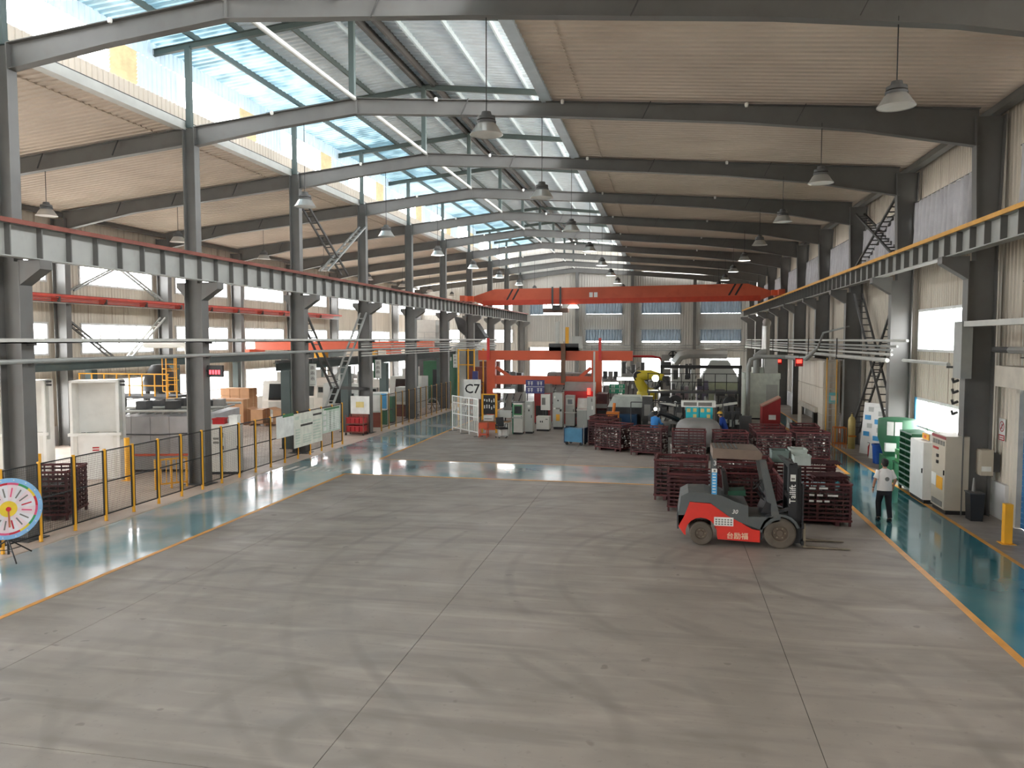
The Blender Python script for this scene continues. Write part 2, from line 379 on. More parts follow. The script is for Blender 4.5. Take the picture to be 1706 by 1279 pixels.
BAYS = [(YF, 1.4), (1.4, 9.0)] + [(FY[k], FY[k + 1]) for k in range(10)]
wr = structure('wall_right', 'cream corrugated right wall of the hall with rust streaks')
wl = structure('wall_left', 'cream corrugated left wall of the hall')
wb = structure('wall_back', 'grey corrugated end wall of the hall')
wf = structure('wall_front', 'corrugated wall behind the viewing platform')
ROLL = (20.2, 23.2)         # roller door in the right wall
for (a, b) in BAYS:
    hs = [(2.1, 7.35, 8.4, 10.05)]
    if abs(a - 24.2) < 0.1: hs = [(2.1, 7.35, 1.0, 2.85), (2.1, 7.35, 4.55, 6.1), (2.1, 7.35, 8.4, 10.05)]
    if abs(a - 16.6) < 0.1:
        hs = [(2.0, 6.0, 0.0, 3.75), (2.0, 6.0, 8.4, 10.05)]
    wall_bay(wr, (XR, a, 0), (0, 1, 0), (-1, 0, 0), b - a, roof_z(XR) + 0.1, hs, M['wall'])
    for k, h in enumerate(hs):
        if h[2] == 0.0: continue
        k = {1.0: 0, 4.55: 1}.get(h[2], 2)
        window((XR, a + h[0], 0), (0, 1, 0), h[1] - h[0], h[2], h[3], (-1, 0, 0), 4 if k == 0 else 3, 1 if k else 2,
               ('low', 'middle', 'high')[min(k, 2)] + ' white framed window in the right wall', trim=(M['winblue'], True) if k == 0 else None)
    hl = [(1.75, 7.3, 0.9, 3.0), (1.75, 7.3, 4.25, 5.8), (1.75, 7.3, 7.65, 9.1)]
    wall_bay(wl, (XL, a, 0), (0, 1, 0), (1, 0, 0), b - a, roof_z(XL) + 0.1, hl, M['wall'])
    for k, h in enumerate(hl):
        window((XL, a + h[0], 0), (0, 1, 0), h[1] - h[0], h[2], h[3], (1, 0, 0), 4 if k == 1 else 2, 2 if k < 2 else 1,
               ('low', 'middle', 'high')[k] + ' white framed window in the left wall')
# front wall (behind the camera) closes the hall; unseen doorway added for light
wall_bay(wf, (XL, YF, 0), (1, 0, 0), (0, 1, 0), XR - XL, 13.5, [(17.0, 23.0, 0.0, 4.0)], M['wallb'], 0.4)
portal((-8.3, YF - 0.1, 2.0), (1, 0, 0), (0, 0, 1), 6.0, 4.0)
# back wall, in bays between its wind columns
BX = [XL, -22.0, XC, -9.6, -3.65, 2.85, XR]
back_holes = {0: [(1.2, 5.4, 1.0, 3.0), (1.2, 5.4, 4.6, 6.1), (1.2, 5.4, 7.7, 9.2)],
              1: [(1.2, 5.2, 1.0, 3.0), (1.2, 5.2, 4.6, 6.1), (1.2, 5.2, 7.7, 9.2)],
              2: [(0.95, 4.55, 0.0, 4.1), (0.95, 4.55, 7.6, 9.15)],
              3: [(0.9, 4.85, 0.9, 3.05), (0.9, 4.85, 4.6, 6.05), (0.9, 4.85, 7.65, 9.2)],
              4: [(0.95, 5.1, 0.9, 3.05), (0.95, 5.1, 4.6, 6.05), (0.95, 5.1, 7.65, 9.2)],
              5: [(0.6, 4.8, 0.9, 3.1), (0.6, 4.8, 4.6, 6.05), (0.6, 4.8, 7.65, 9.2)]}
for i in range(6):
    w = BX[i + 1] - BX[i]
    wall_bay(wb, (BX[i], YB, 0), (1, 0, 0), (0, -1, 0), w, 13.4, back_holes[i], M['wallb'], 0.26)
    for h in back_holes[i]:
        if h[2] == 0: continue
        window((BX[i] + h[0], YB, 0), (1, 0, 0), h[1] - h[0], h[2], h[3], (0, -1, 0), 4, 1, 'white framed window in the end wall')
portal((-13.05, YB + 0.1, 2.05), (-1, 0, 0), (0, 0, 1), 3.6, 4.1)
# gable infill under the monitor at both ends
for (Y, n) in ((YB, -1), (YF, 1)):
    MB().corr((-17.2, Y + 0.05 * -n, 13.0), (1, 0, 0), (0, 0, 1), 14.6, 2.8, 0.26, 0.025, (0, n, 0)).build('wall_sheet', M['wallb'], wb if n < 0 else wf, smooth=False)
# long sky portals, one per window row
HY, HC = YB - YF, (YB + YF) / 2
for z0, z1 in ((0.9, 3.0), (4.25, 5.8), (7.65, 9.1)): portal((XL - 0.15, HC, (z0 + z1) / 2), (0, 1, 0), (0, 0, 1), HY, z1 - z0)
portal((XR + 0.15, HC, 9.22), (0, -1, 0), (0, 0, 1), HY, 1.65)
portal((XR + 0.15, 28.9, 5.32), (0, -1, 0), (0, 0, 1), 5.3, 1.55); portal((XR + 0.15, 28.9, 1.92), (0, -1, 0), (0, 0, 1), 5.3, 1.85)
for z0, z1 in ((0.9, 3.1), (4.6, 6.1), (7.65, 9.2)): portal(((XL + XR) / 2, YB + 0.15, (z0 + z1) / 2), (-1, 0, 0), (0, 0, 1), XR - XL, z1 - z0)
portal((-17.25, HC, 13.77), (0, 1, 0), (0, 0, 1), HY, 1.3); portal((-2.55, HC, 13.52), (0, -1, 0), (0, 0, 1), HY, 1.95)
# plinths
tag(MB().box(XR - 0.12, XR, 23.4, 80, 0, 1.0).build('baseboard_right', M['plinth'], smooth=False), 'white painted plinth along the right wall', kind='structure')
tag(MB().box(XL, XL + 0.12, YF, YB, 0, 0.9).build('baseboard_left', M['plinth'], smooth=False), 'white painted plinth along the left wall', kind='structure')

# ---- roof lining, one sheet run per bay and slope
ceil = structure('ceiling', 'cream corrugated roof lining on both sides of the ridge monitor')
def roof_sheet(x0, x1, y0, y1, zf, m, parent, pitch, dep, off, name='roof_sheet'):
    a = Vector((x0, y0, zf(x0) + off)); b = Vector((x1, y0, zf(x1) + off)); v = b - a
    MB().corr(a, (0, 1, 0), v, y1 - y0, v.length, pitch, dep, (0, 0, -1)).build(name, m, parent, smooth=False)
for (a, b) in BAYS:
    roof_sheet(-3.6, XR, a, b, roof_z, M['roof'], ceil, 0.29, 0.035, 0.10)
    roof_sheet(XL, -16.3, a, b, roof_z, M['roof'], ceil, 0.29, 0.035, 0.10)
    # outer weather skin so that no light leaks through
_m = bpy.data.materials.new('translucent_roof_sheet'); _m.use_nodes = True; _nt = _m.node_tree; _N = _nt.nodes; _L = _nt.links
for _n in list(_N): _N.remove(_n)
_o = _N.new('ShaderNodeOutputMaterial'); _t = _N.new('ShaderNodeBsdfTranslucent'); _df = _N.new('ShaderNodeBsdfDiffuse'); _x = _N.new('ShaderNodeMixShader')
_nz = _N.new('ShaderNodeTexNoise'); _nz.inputs['Scale'].default_value = 1.1; _nz.inputs['Detail'].default_value = 4; _rp = _N.new('ShaderNodeValToRGB')
_rp.color_ramp.elements[0].position = 0.35; _rp.color_ramp.elements[1].position = 0.65
_rp.color_ramp.elements[0].color = (0.012, 0.028, 0.036, 1); _rp.color_ramp.elements[1].color = (0.085, 0.13, 0.15, 1)
_wv = _N.new('ShaderNodeTexWave'); _wv.bands_direction = 'Y'; _wv.inputs['Scale'].default_value = 1.047; _wv.inputs['Distortion'].default_value = 0.6; _wv.inputs['Detail'].default_value = 1.0
_tcs = _N.new('ShaderNodeTexCoord'); _L.new(_tcs.outputs['Object'], _wv.inputs['Vector']); _L.new(_tcs.outputs['Object'], _nz.inputs['Vector'])
_ad = _N.new('ShaderNodeMath'); _ad.operation = 'MULTIPLY_ADD'; _L.new(_wv.outputs[1], _ad.inputs[0]); _ad.inputs[1].default_value = 0.30; _sb = _N.new('ShaderNodeMath'); _sb.operation = 'SUBTRACT'; _L.new(_nz.outputs[0], _sb.inputs[0]); _sb.inputs[1].default_value = 0.15; _L.new(_sb.outputs[0], _ad.inputs[2])
_L.new(_ad.outputs[0], _rp.inputs[0]); _L.new(_rp.outputs[0], _t.inputs[0]); _df.inputs[0].default_value = (0.6, 0.7, 0.74, 1)
_x.inputs[0].default_value = 0.45; _L.new(_t.outputs[0], _x.inputs[1]); _L.new(_df.outputs[0], _x.inputs[2]); _L.new(_x.outputs[0], _o.inputs[0]); M['skylight'] = _m
mon = structure('roof_monitor', 'raised galvanised ridge monitor with open clerestory sides')
for (a, b) in BAYS:
    roof_sheet(-17.7, -14.0, a, b, mon_z, M['skylight'], mon, 0.30, 0.06, 0.24, 'skylight_sheet')
    roof_sheet(-14.0, RX, a, b, mon_z, M['galv'], mon, 0.30, 0.07, 0.24)
    roof_sheet(RX, -2.1, a, b, mon_z, M['galv'], mon, 0.30, 0.07, 0.24)
MB().bar((RX, YF, MZ + 0.27), (RX, YB, MZ + 0.27), 0.6, 0.03).build('ridge_cap', M['galv'], mon, smooth=False)
for x in (-17.3, -15.6, -14.0, -12.4, -10.9, -8.9, -7.3, -5.7, -4.1, -2.5):
    z = mon_z(x) + 0.10
    MB().box(x - 0.035, x + 0.035, YF, YB, z - 0.10, z + 0.10).build('monitor_purlin', M['purlin'] if x > -11 else M['steel_gn'], mon, smooth=False)
for x in (RX - 0.28, RX + 0.28):
    MB().box(x - 0.06, x + 0.06, YF, YB, MZ - 0.12, MZ + 0.16).build('ridge_purlin', M['steel_dk'], mon, smooth=False)
# clerestory walls: curb, sheet infill at the posts, louvre, clear opening
MON_L, MON_R = -17.2, -2.6
M['fibre'] = mat('yellowed_louvre_slat', (206, 190, 150), 0.6, 0, 0.15, 3.0)
lv_src = None
for X, n in ((MON_L, 1), (MON_R, -1)):
    zb, zt = roof_z(X) + 0.05, mon_z(X) + 0.2
    zo0, zo1 = (13.34, 14.42) if n > 0 else (12.55, 14.5)  # right opening, out of view, widened to light the monitor roof
    for (a, b) in BAYS:
        q = MB()
        MB().corr((X, a, zb), (0, 1, 0), (0, 0, 1), b - a, zo0 - zb, 0.24, 0.03, (n, 0, 0)).build('clerestory_curb', M['roof'], mon, smooth=False)
        q.corr((X, a, zo1), (0, 1, 0), (0, 0, 1), b - a, zt - zo1, 0.24, 0.03, (n, 0, 0))
        if n > 0:
            q.corr((X, a, zo0), (0, 1, 0), (0, 0, 1), 1.3, zo1 - zo0, 0.24, 0.03, (n, 0, 0))
            q.corr((X, b - 0.9, zo0), (0, 1, 0), (0, 0, 1), 0.9, zo1 - zo0, 0.24, 0.03, (n, 0, 0))
        q.build('clerestory_sheet', M['galv'], mon, smooth=False)
        if n > 0:
            for k in range(9):
                z = zo0 + 0.06 + k * (zo1 - zo0 - 0.1) / 8.2
                s = MB().bar((X, b - 2.2, z), (X, b - 0.9, z), 0.02, 0.15, up=(0.45, 0, 1)); s.build('louvre_slat', M['fibre'], mon, smooth=False)
        c = (X - n * 0.05, (a + 1.3 + b - 2.2) / 2, (zo0 + zo1) / 2); w = b - a - 3.5
# eave fascia, gutter and edge beams at the roof openings
for x, s in ((-16.2, -1), (-3.7, 1)):
    z = roof_z(x)
    MB().box(x - 0.16, x + 0.16, YF, YB, z - 0.02, z + 0.26).build('edge_beam', M['pipel'] if s < 0 else M['galv'], mon, smooth=False)
    MB().box(x - 0.08 + s * 0.12, x + 0.08 + s * 0.12, YF, YB, z + 0.26, z + 0.38).build('gutter', M['black'], mon, smooth=False)
    # small roof strip between the opening and the clerestory foot
    x0, x1 = (x, MON_L) if s < 0 else (x, MON_R)
    MB().quad((x0, YF, roof_z(x0) + 0.16), (x0, YB, roof_z(x0) + 0.16), (x1, YB, roof_z(x1) + 0.14), (x1, YF, roof_z(x1) + 0.14)).build('flashing', M['galv'], mon, smooth=False)
for x in (XL + 0.35, XR - 0.35):
    z = roof_z(x); MB().box(x - 0.14, x + 0.14, YF, YB, z - 0.14, z + 0.06).build('eave_beam', M['steel'], ceil, smooth=False)

# ------------------------------------------------------------------ portal frames
def rafter(parent, pts, name='rafter', fl=0.26, m=None):
    """I-section rafter in the plane y=0; pts = [(x, ztop, depth)]"""
    m = m or M['steel']; q = MB(); t = 0.022
    for (p, r) in zip(pts, pts[1:]):
        q.prism([(p[0], p[1] - p[2]), (r[0], r[1] - r[2]), (r[0], r[1]), (p[0], p[1])], -0.008, 0.008, 'y')
        q.prism([(p[0], p[1] - t), (r[0], r[1] - t), (r[0], r[1]), (p[0], p[1])], -fl / 2, fl / 2, 'y')
        q.prism([(p[0], p[1] - p[2] - t), (r[0], r[1] - r[2] - t), (r[0], r[1] - r[2]), (p[0], p[1] - p[2])], -fl / 2, fl / 2, 'y')
    return q.build(name, m, parent, smooth=False)
def icol(parent, x, z0, z1, dep, fl=0.34, m=None, name='column', dep1=None):
    q = MB(); t = 0.03; d0, d1 = dep / 2, (dep1 or dep) / 2
    q.prism([(x - d0, z0), (x + d0, z0), (x + d1, z1), (x - d1, z1)], -0.01, 0.01, 'y')
    for s in (-1, 1):
        q.prism([(x + s * d0 - t / 2, z0), (x + s * d0 + t / 2, z0), (x + s * d1 + t / 2, z1), (x + s * d1 - t / 2, z1)], -fl / 2, fl / 2, 'y')
    return q.build(name, m or M['steel'], parent, smooth=False)
RAIL_L, RAIL_R = 7.78, 7.98     # rail top heights as seen
GX_L, GX_R = -15.12, 7.82       # runway beam centre lines
ords = ['first', 'second', 'third', 'fourth', 'fifth', 'sixth', 'seventh', 'eighth', 'ninth', 'tenth', 'end']
f_src = None
for k, Y in enumerate(FY):
    if k == 0: continue
    if f_src is None:
        f = structure('steel_frame', '', (0, Y, 0))
        icol(f, XC, 0.02, 6.9, 0.62, 0.40)
        icol(f, XC - 0.08, 6.9, roof_z(XC) - 0.02, 0.42, 0.30, name='upper_column')
        q = MB().box(XC - 0.45, XC + 0.45, -0.35, 0.35, 0.0, 0.02); q.build('base_plate', M['steel_dk'], f, smooth=False)
        icol(f, 8.62, 0.0, 7.2, 0.72, 0.40); icol(f, 8.72, 7.2, roof_z(8.6) - 0.2, 0.52, 0.34, name='upper_column', dep1=0.75)
        icol(f, XL + 0.6, 0.0, roof_z(XL + 0.6) - 0.3, 0.55, 0.34, name='outer_column', dep1=0.7)
        # corbels that carry the runway beams
        z = RAIL_L - 0.86
        MB().prism([(XC + 0.3, z), (GX_L + 0.24, z), (GX_L + 0.24, z - 0.22), (XC + 0.3, z - 0.62)], -0.19, 0.19, 'y').build('corbel', M['steel'], f, smooth=False)
        MB().prism([(XC - 0.3, z), (XC - 0.62, z), (XC - 0.62, z - 0.18), (XC - 0.3, z - 0.5)], -0.19, 0.19, 'y').build('corbel', M['steel'], f, smooth=False)
        z = RAIL_R - 0.66
        MB().prism([(8.28, z), (GX_R - 0.26, z), (GX_R - 0.26, z - 0.2), (8.28, z - 0.66)], -0.19, 0.19, 'y').build('corbel', M['steel'], f, smooth=False)
        # rafters
        rafter(f, [(XC + 0.12, roof_z(XC + 0.12), 0.62), (RX - 3, roof_z(RX - 3), 0.50), (RX, RZ, 0.48)])
        rafter(f, [(RX, RZ, 0.48), (-3.7, roof_z(-3.7), 0.44), (2.0, roof_z(2.0), 0.50), (5.4, roof_z(5.4), 0.66), (8.45, roof_z(8.45), 1.02)])
        rafter(f, [(XL + 0.8, roof_z(XL + 0.8), 0.85), (XL + 4.5, roof_z(XL + 4.5), 0.56), (XC - 0.3, roof_z(XC - 0.3), 0.54)])
        for x in (-24.6, -21.8, -18.8, -6.4, -0.8, 3.6):     # bracing straps to the purlins
            zt = roof_z(x); MB().bar((x + 0.25, -0.15, zt), (x, -0.13, zt - 0.5), 0.05, 0.02).build('flange_brace', M['steel_dk'], f, smooth=False)
        for s in (-1, 1): MB().bar((RX, s * 0.06, RZ + 0.02), (RX, s * 0.06, RZ - 0.5), 0.06, 0.03).build('ridge_plate', M['steel'], f, smooth=False)
        # monitor posts and beams
        for x in (XC - 0.1, RX - 0.15, -3.85):
            z0 = roof_z(x); z1 = mon_z(x) - 0.12
            MB().box(x - 0.09, x + 0.09, -0.08, 0.08, z0, z1).build('monitor_post', M['steel_gn'], f, smooth=False)
        for x0, x1 in ((MON_L - 0.05, RX), (RX, MON_R + 0.05)):
            rafter(f, [(x0, mon_z(x0), 0.20), (x1, mon_z(x1), 0.20)], 'monitor_beam', 0.14, M['steel_gn'])
        MB().cyl((MON_R - 0.1, 0, roof_z(-3.8) + 0.2), (-5.0, 0, mon_z(-5.0) - 0.2), 0.03, 6).build('monitor_strut', M['pipel'], f)
        f_src = f
    else:
        f = copy_tree(f_src); f.location = (0, Y, 0)
    f['label'] = 'grey steel portal frame, %s one along the hall' % ords[min(k - 1, 10)]
# wind columns on the end wall
for x in (-22.0, -9.6, -3.65, 2.85):
    o = MB().box(x - 0.16, x + 0.16, -0.3, 0.3, 0, roof_z(x) - 0.5).build('wind_column', M['steel'], smooth=False, loc=(0, YB - 0.45, 0))
    tag(o, 'grey steel wind column against the end wall', kind='structure')
# ridge tie pipes, one per bay
ties = structure('ridge_tie_pipes', 'pale round tie pipes running along the ridge')
for k in range(1, 10):
    MB().cyl((RX - 0.05, FY[k] + 0.05, RZ - 0.02), (RX - 0.05, FY[k + 1] - 0.05, RZ - 0.02), 0.075, 10).build('tie_pipe', M['pipel'], ties)
MB().cyl((RX - 0.05, 9.0, RZ - 0.02), (RX - 0.05, 16.55, RZ - 0.02), 0.075, 10).build('tie_pipe', M['pipel'], ties)

# lattice (ladder) braces
def lattice(name, a, b, sep, label, m=None, sepdir=(0, 0, 1)):
    a = Vector(a); b = Vector(b); d = (b - a); L_ = d.length; dn = d.normalized()
    s = Vector(sepdir); s = (s - dn * s.dot(dn)).normalized() * (sep / 2)
    t = structure(name, label, a); m = m or M['steel_dk']
    for g in (-1, 1): MB().bar(s * g, d + s * g, 0.08, 0.08).build('chord', m, t, smooth=False)
    n = max(2, int(L_ / 0.42))
    for i in range(1, n): p = d * (i / n); MB().bar(p - s, p + s, 0.04, 0.05).build('rung', m, t, smooth=False)
    return t
Y3, Y4 = FY[3], FY[4]
lattice('lattice_brace', (XC, Y3 + 0.2, 11.2), (XC, Y4 - 2.6, 8.2), 0.34, 'dark lattice brace falling from the inner column above the runway beam', sepdir=(1, 0, 0.0))
lattice('lattice_brace', (XC, Y4 - 0.2, 10.9), (XC, Y3 + 2.6, 8.2), 0.34, 'grey lattice brace rising to the inner column above the runway beam', M['pipe'], sepdir=(1, 0, 0))
lattice('lattice_brace', (XC, Y3 + 0.2, 6.3), (XC, (Y3 + Y4) / 2 - 0.1, 2.6), 0.34, 'dark lattice brace falling from the inner column below the runway beam', sepdir=(1, 0, 0))
lattice('lattice_brace', (XC, Y4 - 0.2, 6.4), (XC, Y3 + 2.0, 0.8), 0.34, 'long grey lattice brace between the inner columns near the boards', M['pipe'], sepdir=(1, 0, 0))
MB2 = MB().bar((XC, (Y3 + Y4) / 2, 2.65), (XC, Y4, 2.35), 0.14, 0.16); tag(MB2.build('brace_strut', M['steel_dk'], smooth=False), 'dark strut tying the lattice brace to the inner column', kind='structure')
lattice('lattice_brace', (XL + 0.6, Y3 + 0.2, 5.9), (XL + 0.6, Y3 + 3.5, 3.9), 0.3, 'lattice brace falling across the left wall window', M['steel'], sepdir=(1, 0, 0))
lattice('lattice_brace', (XL + 0.6, Y4 - 0.2, 6.2), (XL + 0.6, Y3 + 4.3, 3.9), 0.3, 'lattice brace rising across the left wall window', M['pipel'], sepdir=(1, 0, 0))
lattice('lattice_brace', (XL + 0.6, Y3 + 0.6, 7.3), (XL + 0.6, Y3 + 3.8, 8.7), 0.25, 'thin lattice brace across the high left window', M['pipe'], sepdir=(1, 0, 0))
lattice('lattice_brace', (XL + 0.6, Y4 - 0.4, 7.2), (XL + 0.6, Y3 + 3.9, 8.7), 0.25, 'thin grey lattice brace meeting it across the high left window', M['pipe'], sepdir=(1, 0, 0))
RXB = 8.75
lattice('lattice_brace', (RXB, Y3 + 0.3, 10.6), (RXB, Y4 - 0.3, 8.3), 0.36, 'upper lattice brace falling away along the right wall', sepdir=(1, 0, 0))
lattice('lattice_brace', (RXB, Y4 - 0.3, 10.8), (RXB, Y3 + 0.3, 8.0), 0.36, 'upper lattice brace rising away along the right wall', sepdir=(1, 0, 0))
lattice('lattice_brace', (RXB, Y4 - 0.3, 7.1), (RXB, Y3 + 0.3, 0.7), 0.36, 'long lattice brace rising away along the right wall below the runway beam', sepdir=(1, 0, 0))
lattice('lattice_brace', (RXB, Y3 + 0.3, 6.8), (RXB, Y4 - 0.3, 0.6), 0.36, 'long lattice brace falling away along the right wall below the runway beam', sepdir=(1, 0, 0))
# ------------------------------------------------------------------ crane runway beams
def runway(x, ztop, y0, y1, label, depth=0.82, rail_m=None, bar_m=None, side=1, fl=0.38, sp=0.95, ribs=True, steel=None):
    steel = steel or M['runway']
    t = thing('crane_runway_beam', label, 'beam', (x, y0, 0)); L_ = y1 - y0; zb = ztop - 0.05 - depth; zt = ztop - 0.05
    MB().box(-0.01, 0.01, 0, L_, zb, zt).build('web', steel, t, smooth=False)
    MB().box(-fl / 2, fl / 2, 0, L_, zt - 0.03, zt).build('top_flange', steel, t, smooth=False)
    MB().box(-fl / 2 * 0.8, fl / 2 * 0.8, 0, L_, zb, zb + 0.03).build('bottom_flange', steel, t, smooth=False)
    MB().box(-0.04, 0.04, 0, L_, zt, ztop + 0.06).build('rail', rail_m or M['rust'], t, smooth=False)
    if bar_m:
        b = MB()
        b.box(side * (fl / 2 + 0.03) - 0.028, side * (fl / 2 + 0.03) + 0.028, 0, L_, zt - 0.04, zt + 0.07)
        b.build('edge_bar', bar_m, t, smooth=False)
    if ribs:
        src = None; n = int(L_ / sp)
        for i in range(n + 1):
            if src is None: src = MB().box(-fl / 2 * 0.85, fl / 2 * 0.85, -0.015, 0.015, zb + 0.03, zt - 0.03).build('stiffener', M['steel'] if steel is M['runway'] else steel, t, smooth=False)
            else: inst(src, 'stiffener', t, (0, sp * i, 0))
    return t
runway(GX_L, RAIL_L, 9.0, 84.3, 'deep grey runway beam with rusty rail on the inner column row', 0.80, M['rust'], M['rust'], 1)
runway(GX_R, RAIL_R, 9.0, 84.0, 'grey runway beam with yellow edge bar along the right wall columns', 0.62, M['rust'], M['goldbar'], -1)
runway(XL + 1.15, 7.0, 24.0, 62.0, 'runway beam with red conductor bars along the left wall columns', 0.30, M['rust'], M['redbar'], 1, ribs=False)
cb = thing('conductor_bar_rail', 'run of red conductor bars on brackets below the left wall rail', 'conductor rail', (XL + 1.45, 24, 6.72))
for k in range(3): MB().cyl((0.05 * k, 0, 0.07 * k), (0.05 * k, 36, 0.07 * k), 0.022, 6).build('conductor_bar', M['redbar'], cb)
for k in range(12): MB().box(-0.3, 0.16, 3 * k + 0.5, 3 * k + 0.56, -0.05, 0.2).build('bracket', M['steel_dk'], cb, smooth=False)

# low runway and crane of the left aisle
lowr = runway(-17.0, 4.0, 31.9, 62.0, 'low dark green runway beam on short posts behind the inner columns', 0.36, M['steel_dk'], None, 1, 0.25, ribs=False, steel=M['steel_gn'])
for i, y in enumerate((onx(480, 700, -17.0).y, 39.6, 45.4, 51.2, 57.5)):
    p = thing('runway_post', 'dark green square post of the low runway beam, %s from the notice boards' % ords[i], 'post', (-17.0, y, 0), group='posts of the low runway')
    MB().box(-0.22, 0.22, -0.22, 0.22, 0, 3.57).build('shaft', M['steel_gn'], p, smooth=False)
    MB().box(-0.3, 0.3, -0.3, 0.3, 0.0, 0.03).build('foot_plate', M['steel_dk'], p, smooth=False)
lowr2 = runway(-26.6, 4.0, 27.5, 62.0, 'low dark green runway beam in front of the left wall windows', 0.36, M['steel_dk'], None, 1, 0.25, ribs=False, steel=M['steel_gn'])
for i, y in enumerate((32.2, 38.6, 44.9, 51.2, 57.5)):
    p = thing('runway_post', 'dark green post of the wall side low runway, %s from the lattice brace' % ords[i], 'post', (-26.6, y, 0), group='wall side posts of the low runway')
    MB().box(-0.18, 0.18, -0.18, 0.18, 0, 3.57).build('shaft', M['steel_gn'], p, smooth=False)
    MB().box(-0.26, 0.26, -0.26, 0.26, 0.0, 0.03).build('foot_plate', M['steel_dk'], p, smooth=False)
lc = thing('low_bridge_crane', 'low orange single girder crane spanning the left aisle', 'crane', (0, 47.2, 0))
MB().box(-26.5, -17.1, -0.2, 0.2, 4.3, 4.85).build('girder', M['orange2'], lc, smooth=False)
for x in (-26.6, -17.0): MB().box(x - 0.15, x + 0.15, -1.0, 1.0, 4.07, 4.36).build('end_truck', M['orange2'], lc, smooth=False)
MB().box(-22.3, -21.6, -0.3, 0.3, 3.8, 4.28).build('hoist', M['yellow'], lc, smooth=False)
lc2 = copy_tree(lc); lc2.location = (0, 56.2, 0); lc2['label'] = 'second low orange crane girder further down the left aisle'

# ------------------------------------------------------------------ orange bridge crane
Yc = 58.6
bc = thing('bridge_crane', 'long orange box girder bridge crane across the hall', 'crane', (0, Yc, 0))
zl, zr = 7.62, 7.80
def zz(x, a): return a + (zr - zl) * (x - GX_L) / (GX_R - GX_L)
q = MB()
out = [(GX_L + 0.4, zz(GX_L, zl + 0.38)), (GX_L + 1.3, zl - 0.02), (GX_R - 1.3, zr - 0.02), (GX_R - 0.4, zr + 0.38), (GX_R - 0.4, zr + 0.60), (GX_R - 2.2, zr + 1.18), (GX_L + 2.2, zl + 1.18), (GX_L + 0.4, zl + 0.60)]
q.prism(out, -0.26, 0.26, 'y'); q.build('girder', M['orange'], bc, smooth=False)
MB().prism([(GX_L + 1.3, zl - 0.06), (GX_R - 1.3, zr - 0.06), (GX_R - 1.3, zr + 0.32), (GX_L + 1.3, zl + 0.32)], -0.34, -0.26, 'y').build('lower_side_plate', mat('shaded_orange_paint', (186, 62, 36), 0.5), bc, smooth=False)  # deeper orange paints in the shading of the angled lower flange
for x, s in ((GX_L, 1), (GX_R, -1)):
    z = RAIL_L if s > 0 else RAIL_R
    e = MB().box(x - 0.2, x + 0.2, -1.5, 1.5, z + 0.1, z + 0.5).build('end_truck', M['orange'], bc, smooth=False)
    for y in (-1.2, 1.2): MB().cyl((x - 0.08, y, z + 0.21), (x + 0.08, y, z + 0.21), 0.15, 14).build('wheel', M['black'], e)
    MB().box(x + s * 0.2, x + s * 0.6, -0.7, -0.3, z + 0.12, z + 0.5).build('travel_motor', M['orange2'], bc, smooth=False)
    for k in (0, 1):
        x0 = x + s * (3.1 + 0.45 * k)
        MB().prism([(x0, zz(x, zl) + 0.36), (x0 + 0.14, zz(x, zl) + 0.36), (x0 + 0.14 + 0.45 * 1, zz(x, zl) + 1.17), (x0 + 0.45 * 1, zz(x, zl) + 1.17)], -0.27, -0.262, 'y').build('warning_stripe', M['black'], bc, smooth=False)
hx = ony(928, 500, Yc).x
h = MB().box(hx - 0.3, hx + 0.3, -0.55, 0.55, zl - 0.45, zl - 0.06).build('hoist', M['steel_dk'], bc, smooth=False)
for x in (hx - 0.3, hx + 0.3): MB().bar((x, -0.36, zl + 1.3), (x, -0.36, zl - 0.1), 0.14, 0.06).build('hanger_plate', M['steel_dk'], h, smooth=False)
MB().box(hx - 1.0, hx + 0.9, -0.4, 0.1, zl - 0.62, zl - 0.30).build('hook_block', mat('dusty_brown_paint', (112, 88, 78), 0.6), h, smooth=False)
for k, x in enumerate((-5.7, -5.35)): MB().box(x, x + 0.26, -0.272, -0.262, zl + 0.5, zl + 0.86).build('marking', M['white'], bc, smooth=False)
MB().cyl((-6.9, -0.2, zl - 0.07), (-6.9, -0.2, zl - 0.28), 0.28, 16, 0.42).build('work_lamp', mat('lit_lamp_disc', (255, 252, 244), 0.4, emit=((255, 250, 240), 4.0)), bc)

# ------------------------------------------------------------------ high bay lamps
LIT = mat('lit_reflector', (250, 250, 246), 0.4, emit=((255, 252, 246), 2.2))
def make_lamp(lit):
    t = thing('high_bay_lamp', '', 'lamp')
    MB().cyl((0, 0, 0.42), (0, 0, 2.1), 0.012, 6).build('cord', M['black'], t)
    MB().lathe([(0, 0.44), (0.10, 0.44), (0.12, 0.36), (0.19, 0.34), (0.20, 0.27), (0.17, 0.26), (0.21, 0.24), (0.21, 0.19)], n=18).build('driver_cap', M['steel_dk'], t)
    MB().lathe([(0.19, 0.20), (0.24, 0.14), (0.30, 0.04), (0.36, -0.04), (0.355, -0.045), (0.29, 0.03), (0.22, 0.12), (0.0, 0.15)], n=24).build('reflector', M['alum'], t)
    MB().lathe([(0.34, -0.03), (0.18, -0.012), (0, -0.01)], n=24).build('diffuser', LIT if lit else M['white'], t)
    return t
lampA = make_lamp(False); lampB = make_lamp(True); first = {}
rows = [(4.32, 9.55, 'right roof slope', lambda k: k >= 5), (-3.85, 9.42, 'right edge of the ridge monitor', lambda k: k in (4, 5, 6, 7)),
        (-11.75, 9.40, 'left half of the ridge monitor', lambda k: k >= 4), (-21.6, 9.4, 'left aisle roof', lambda k: False)]
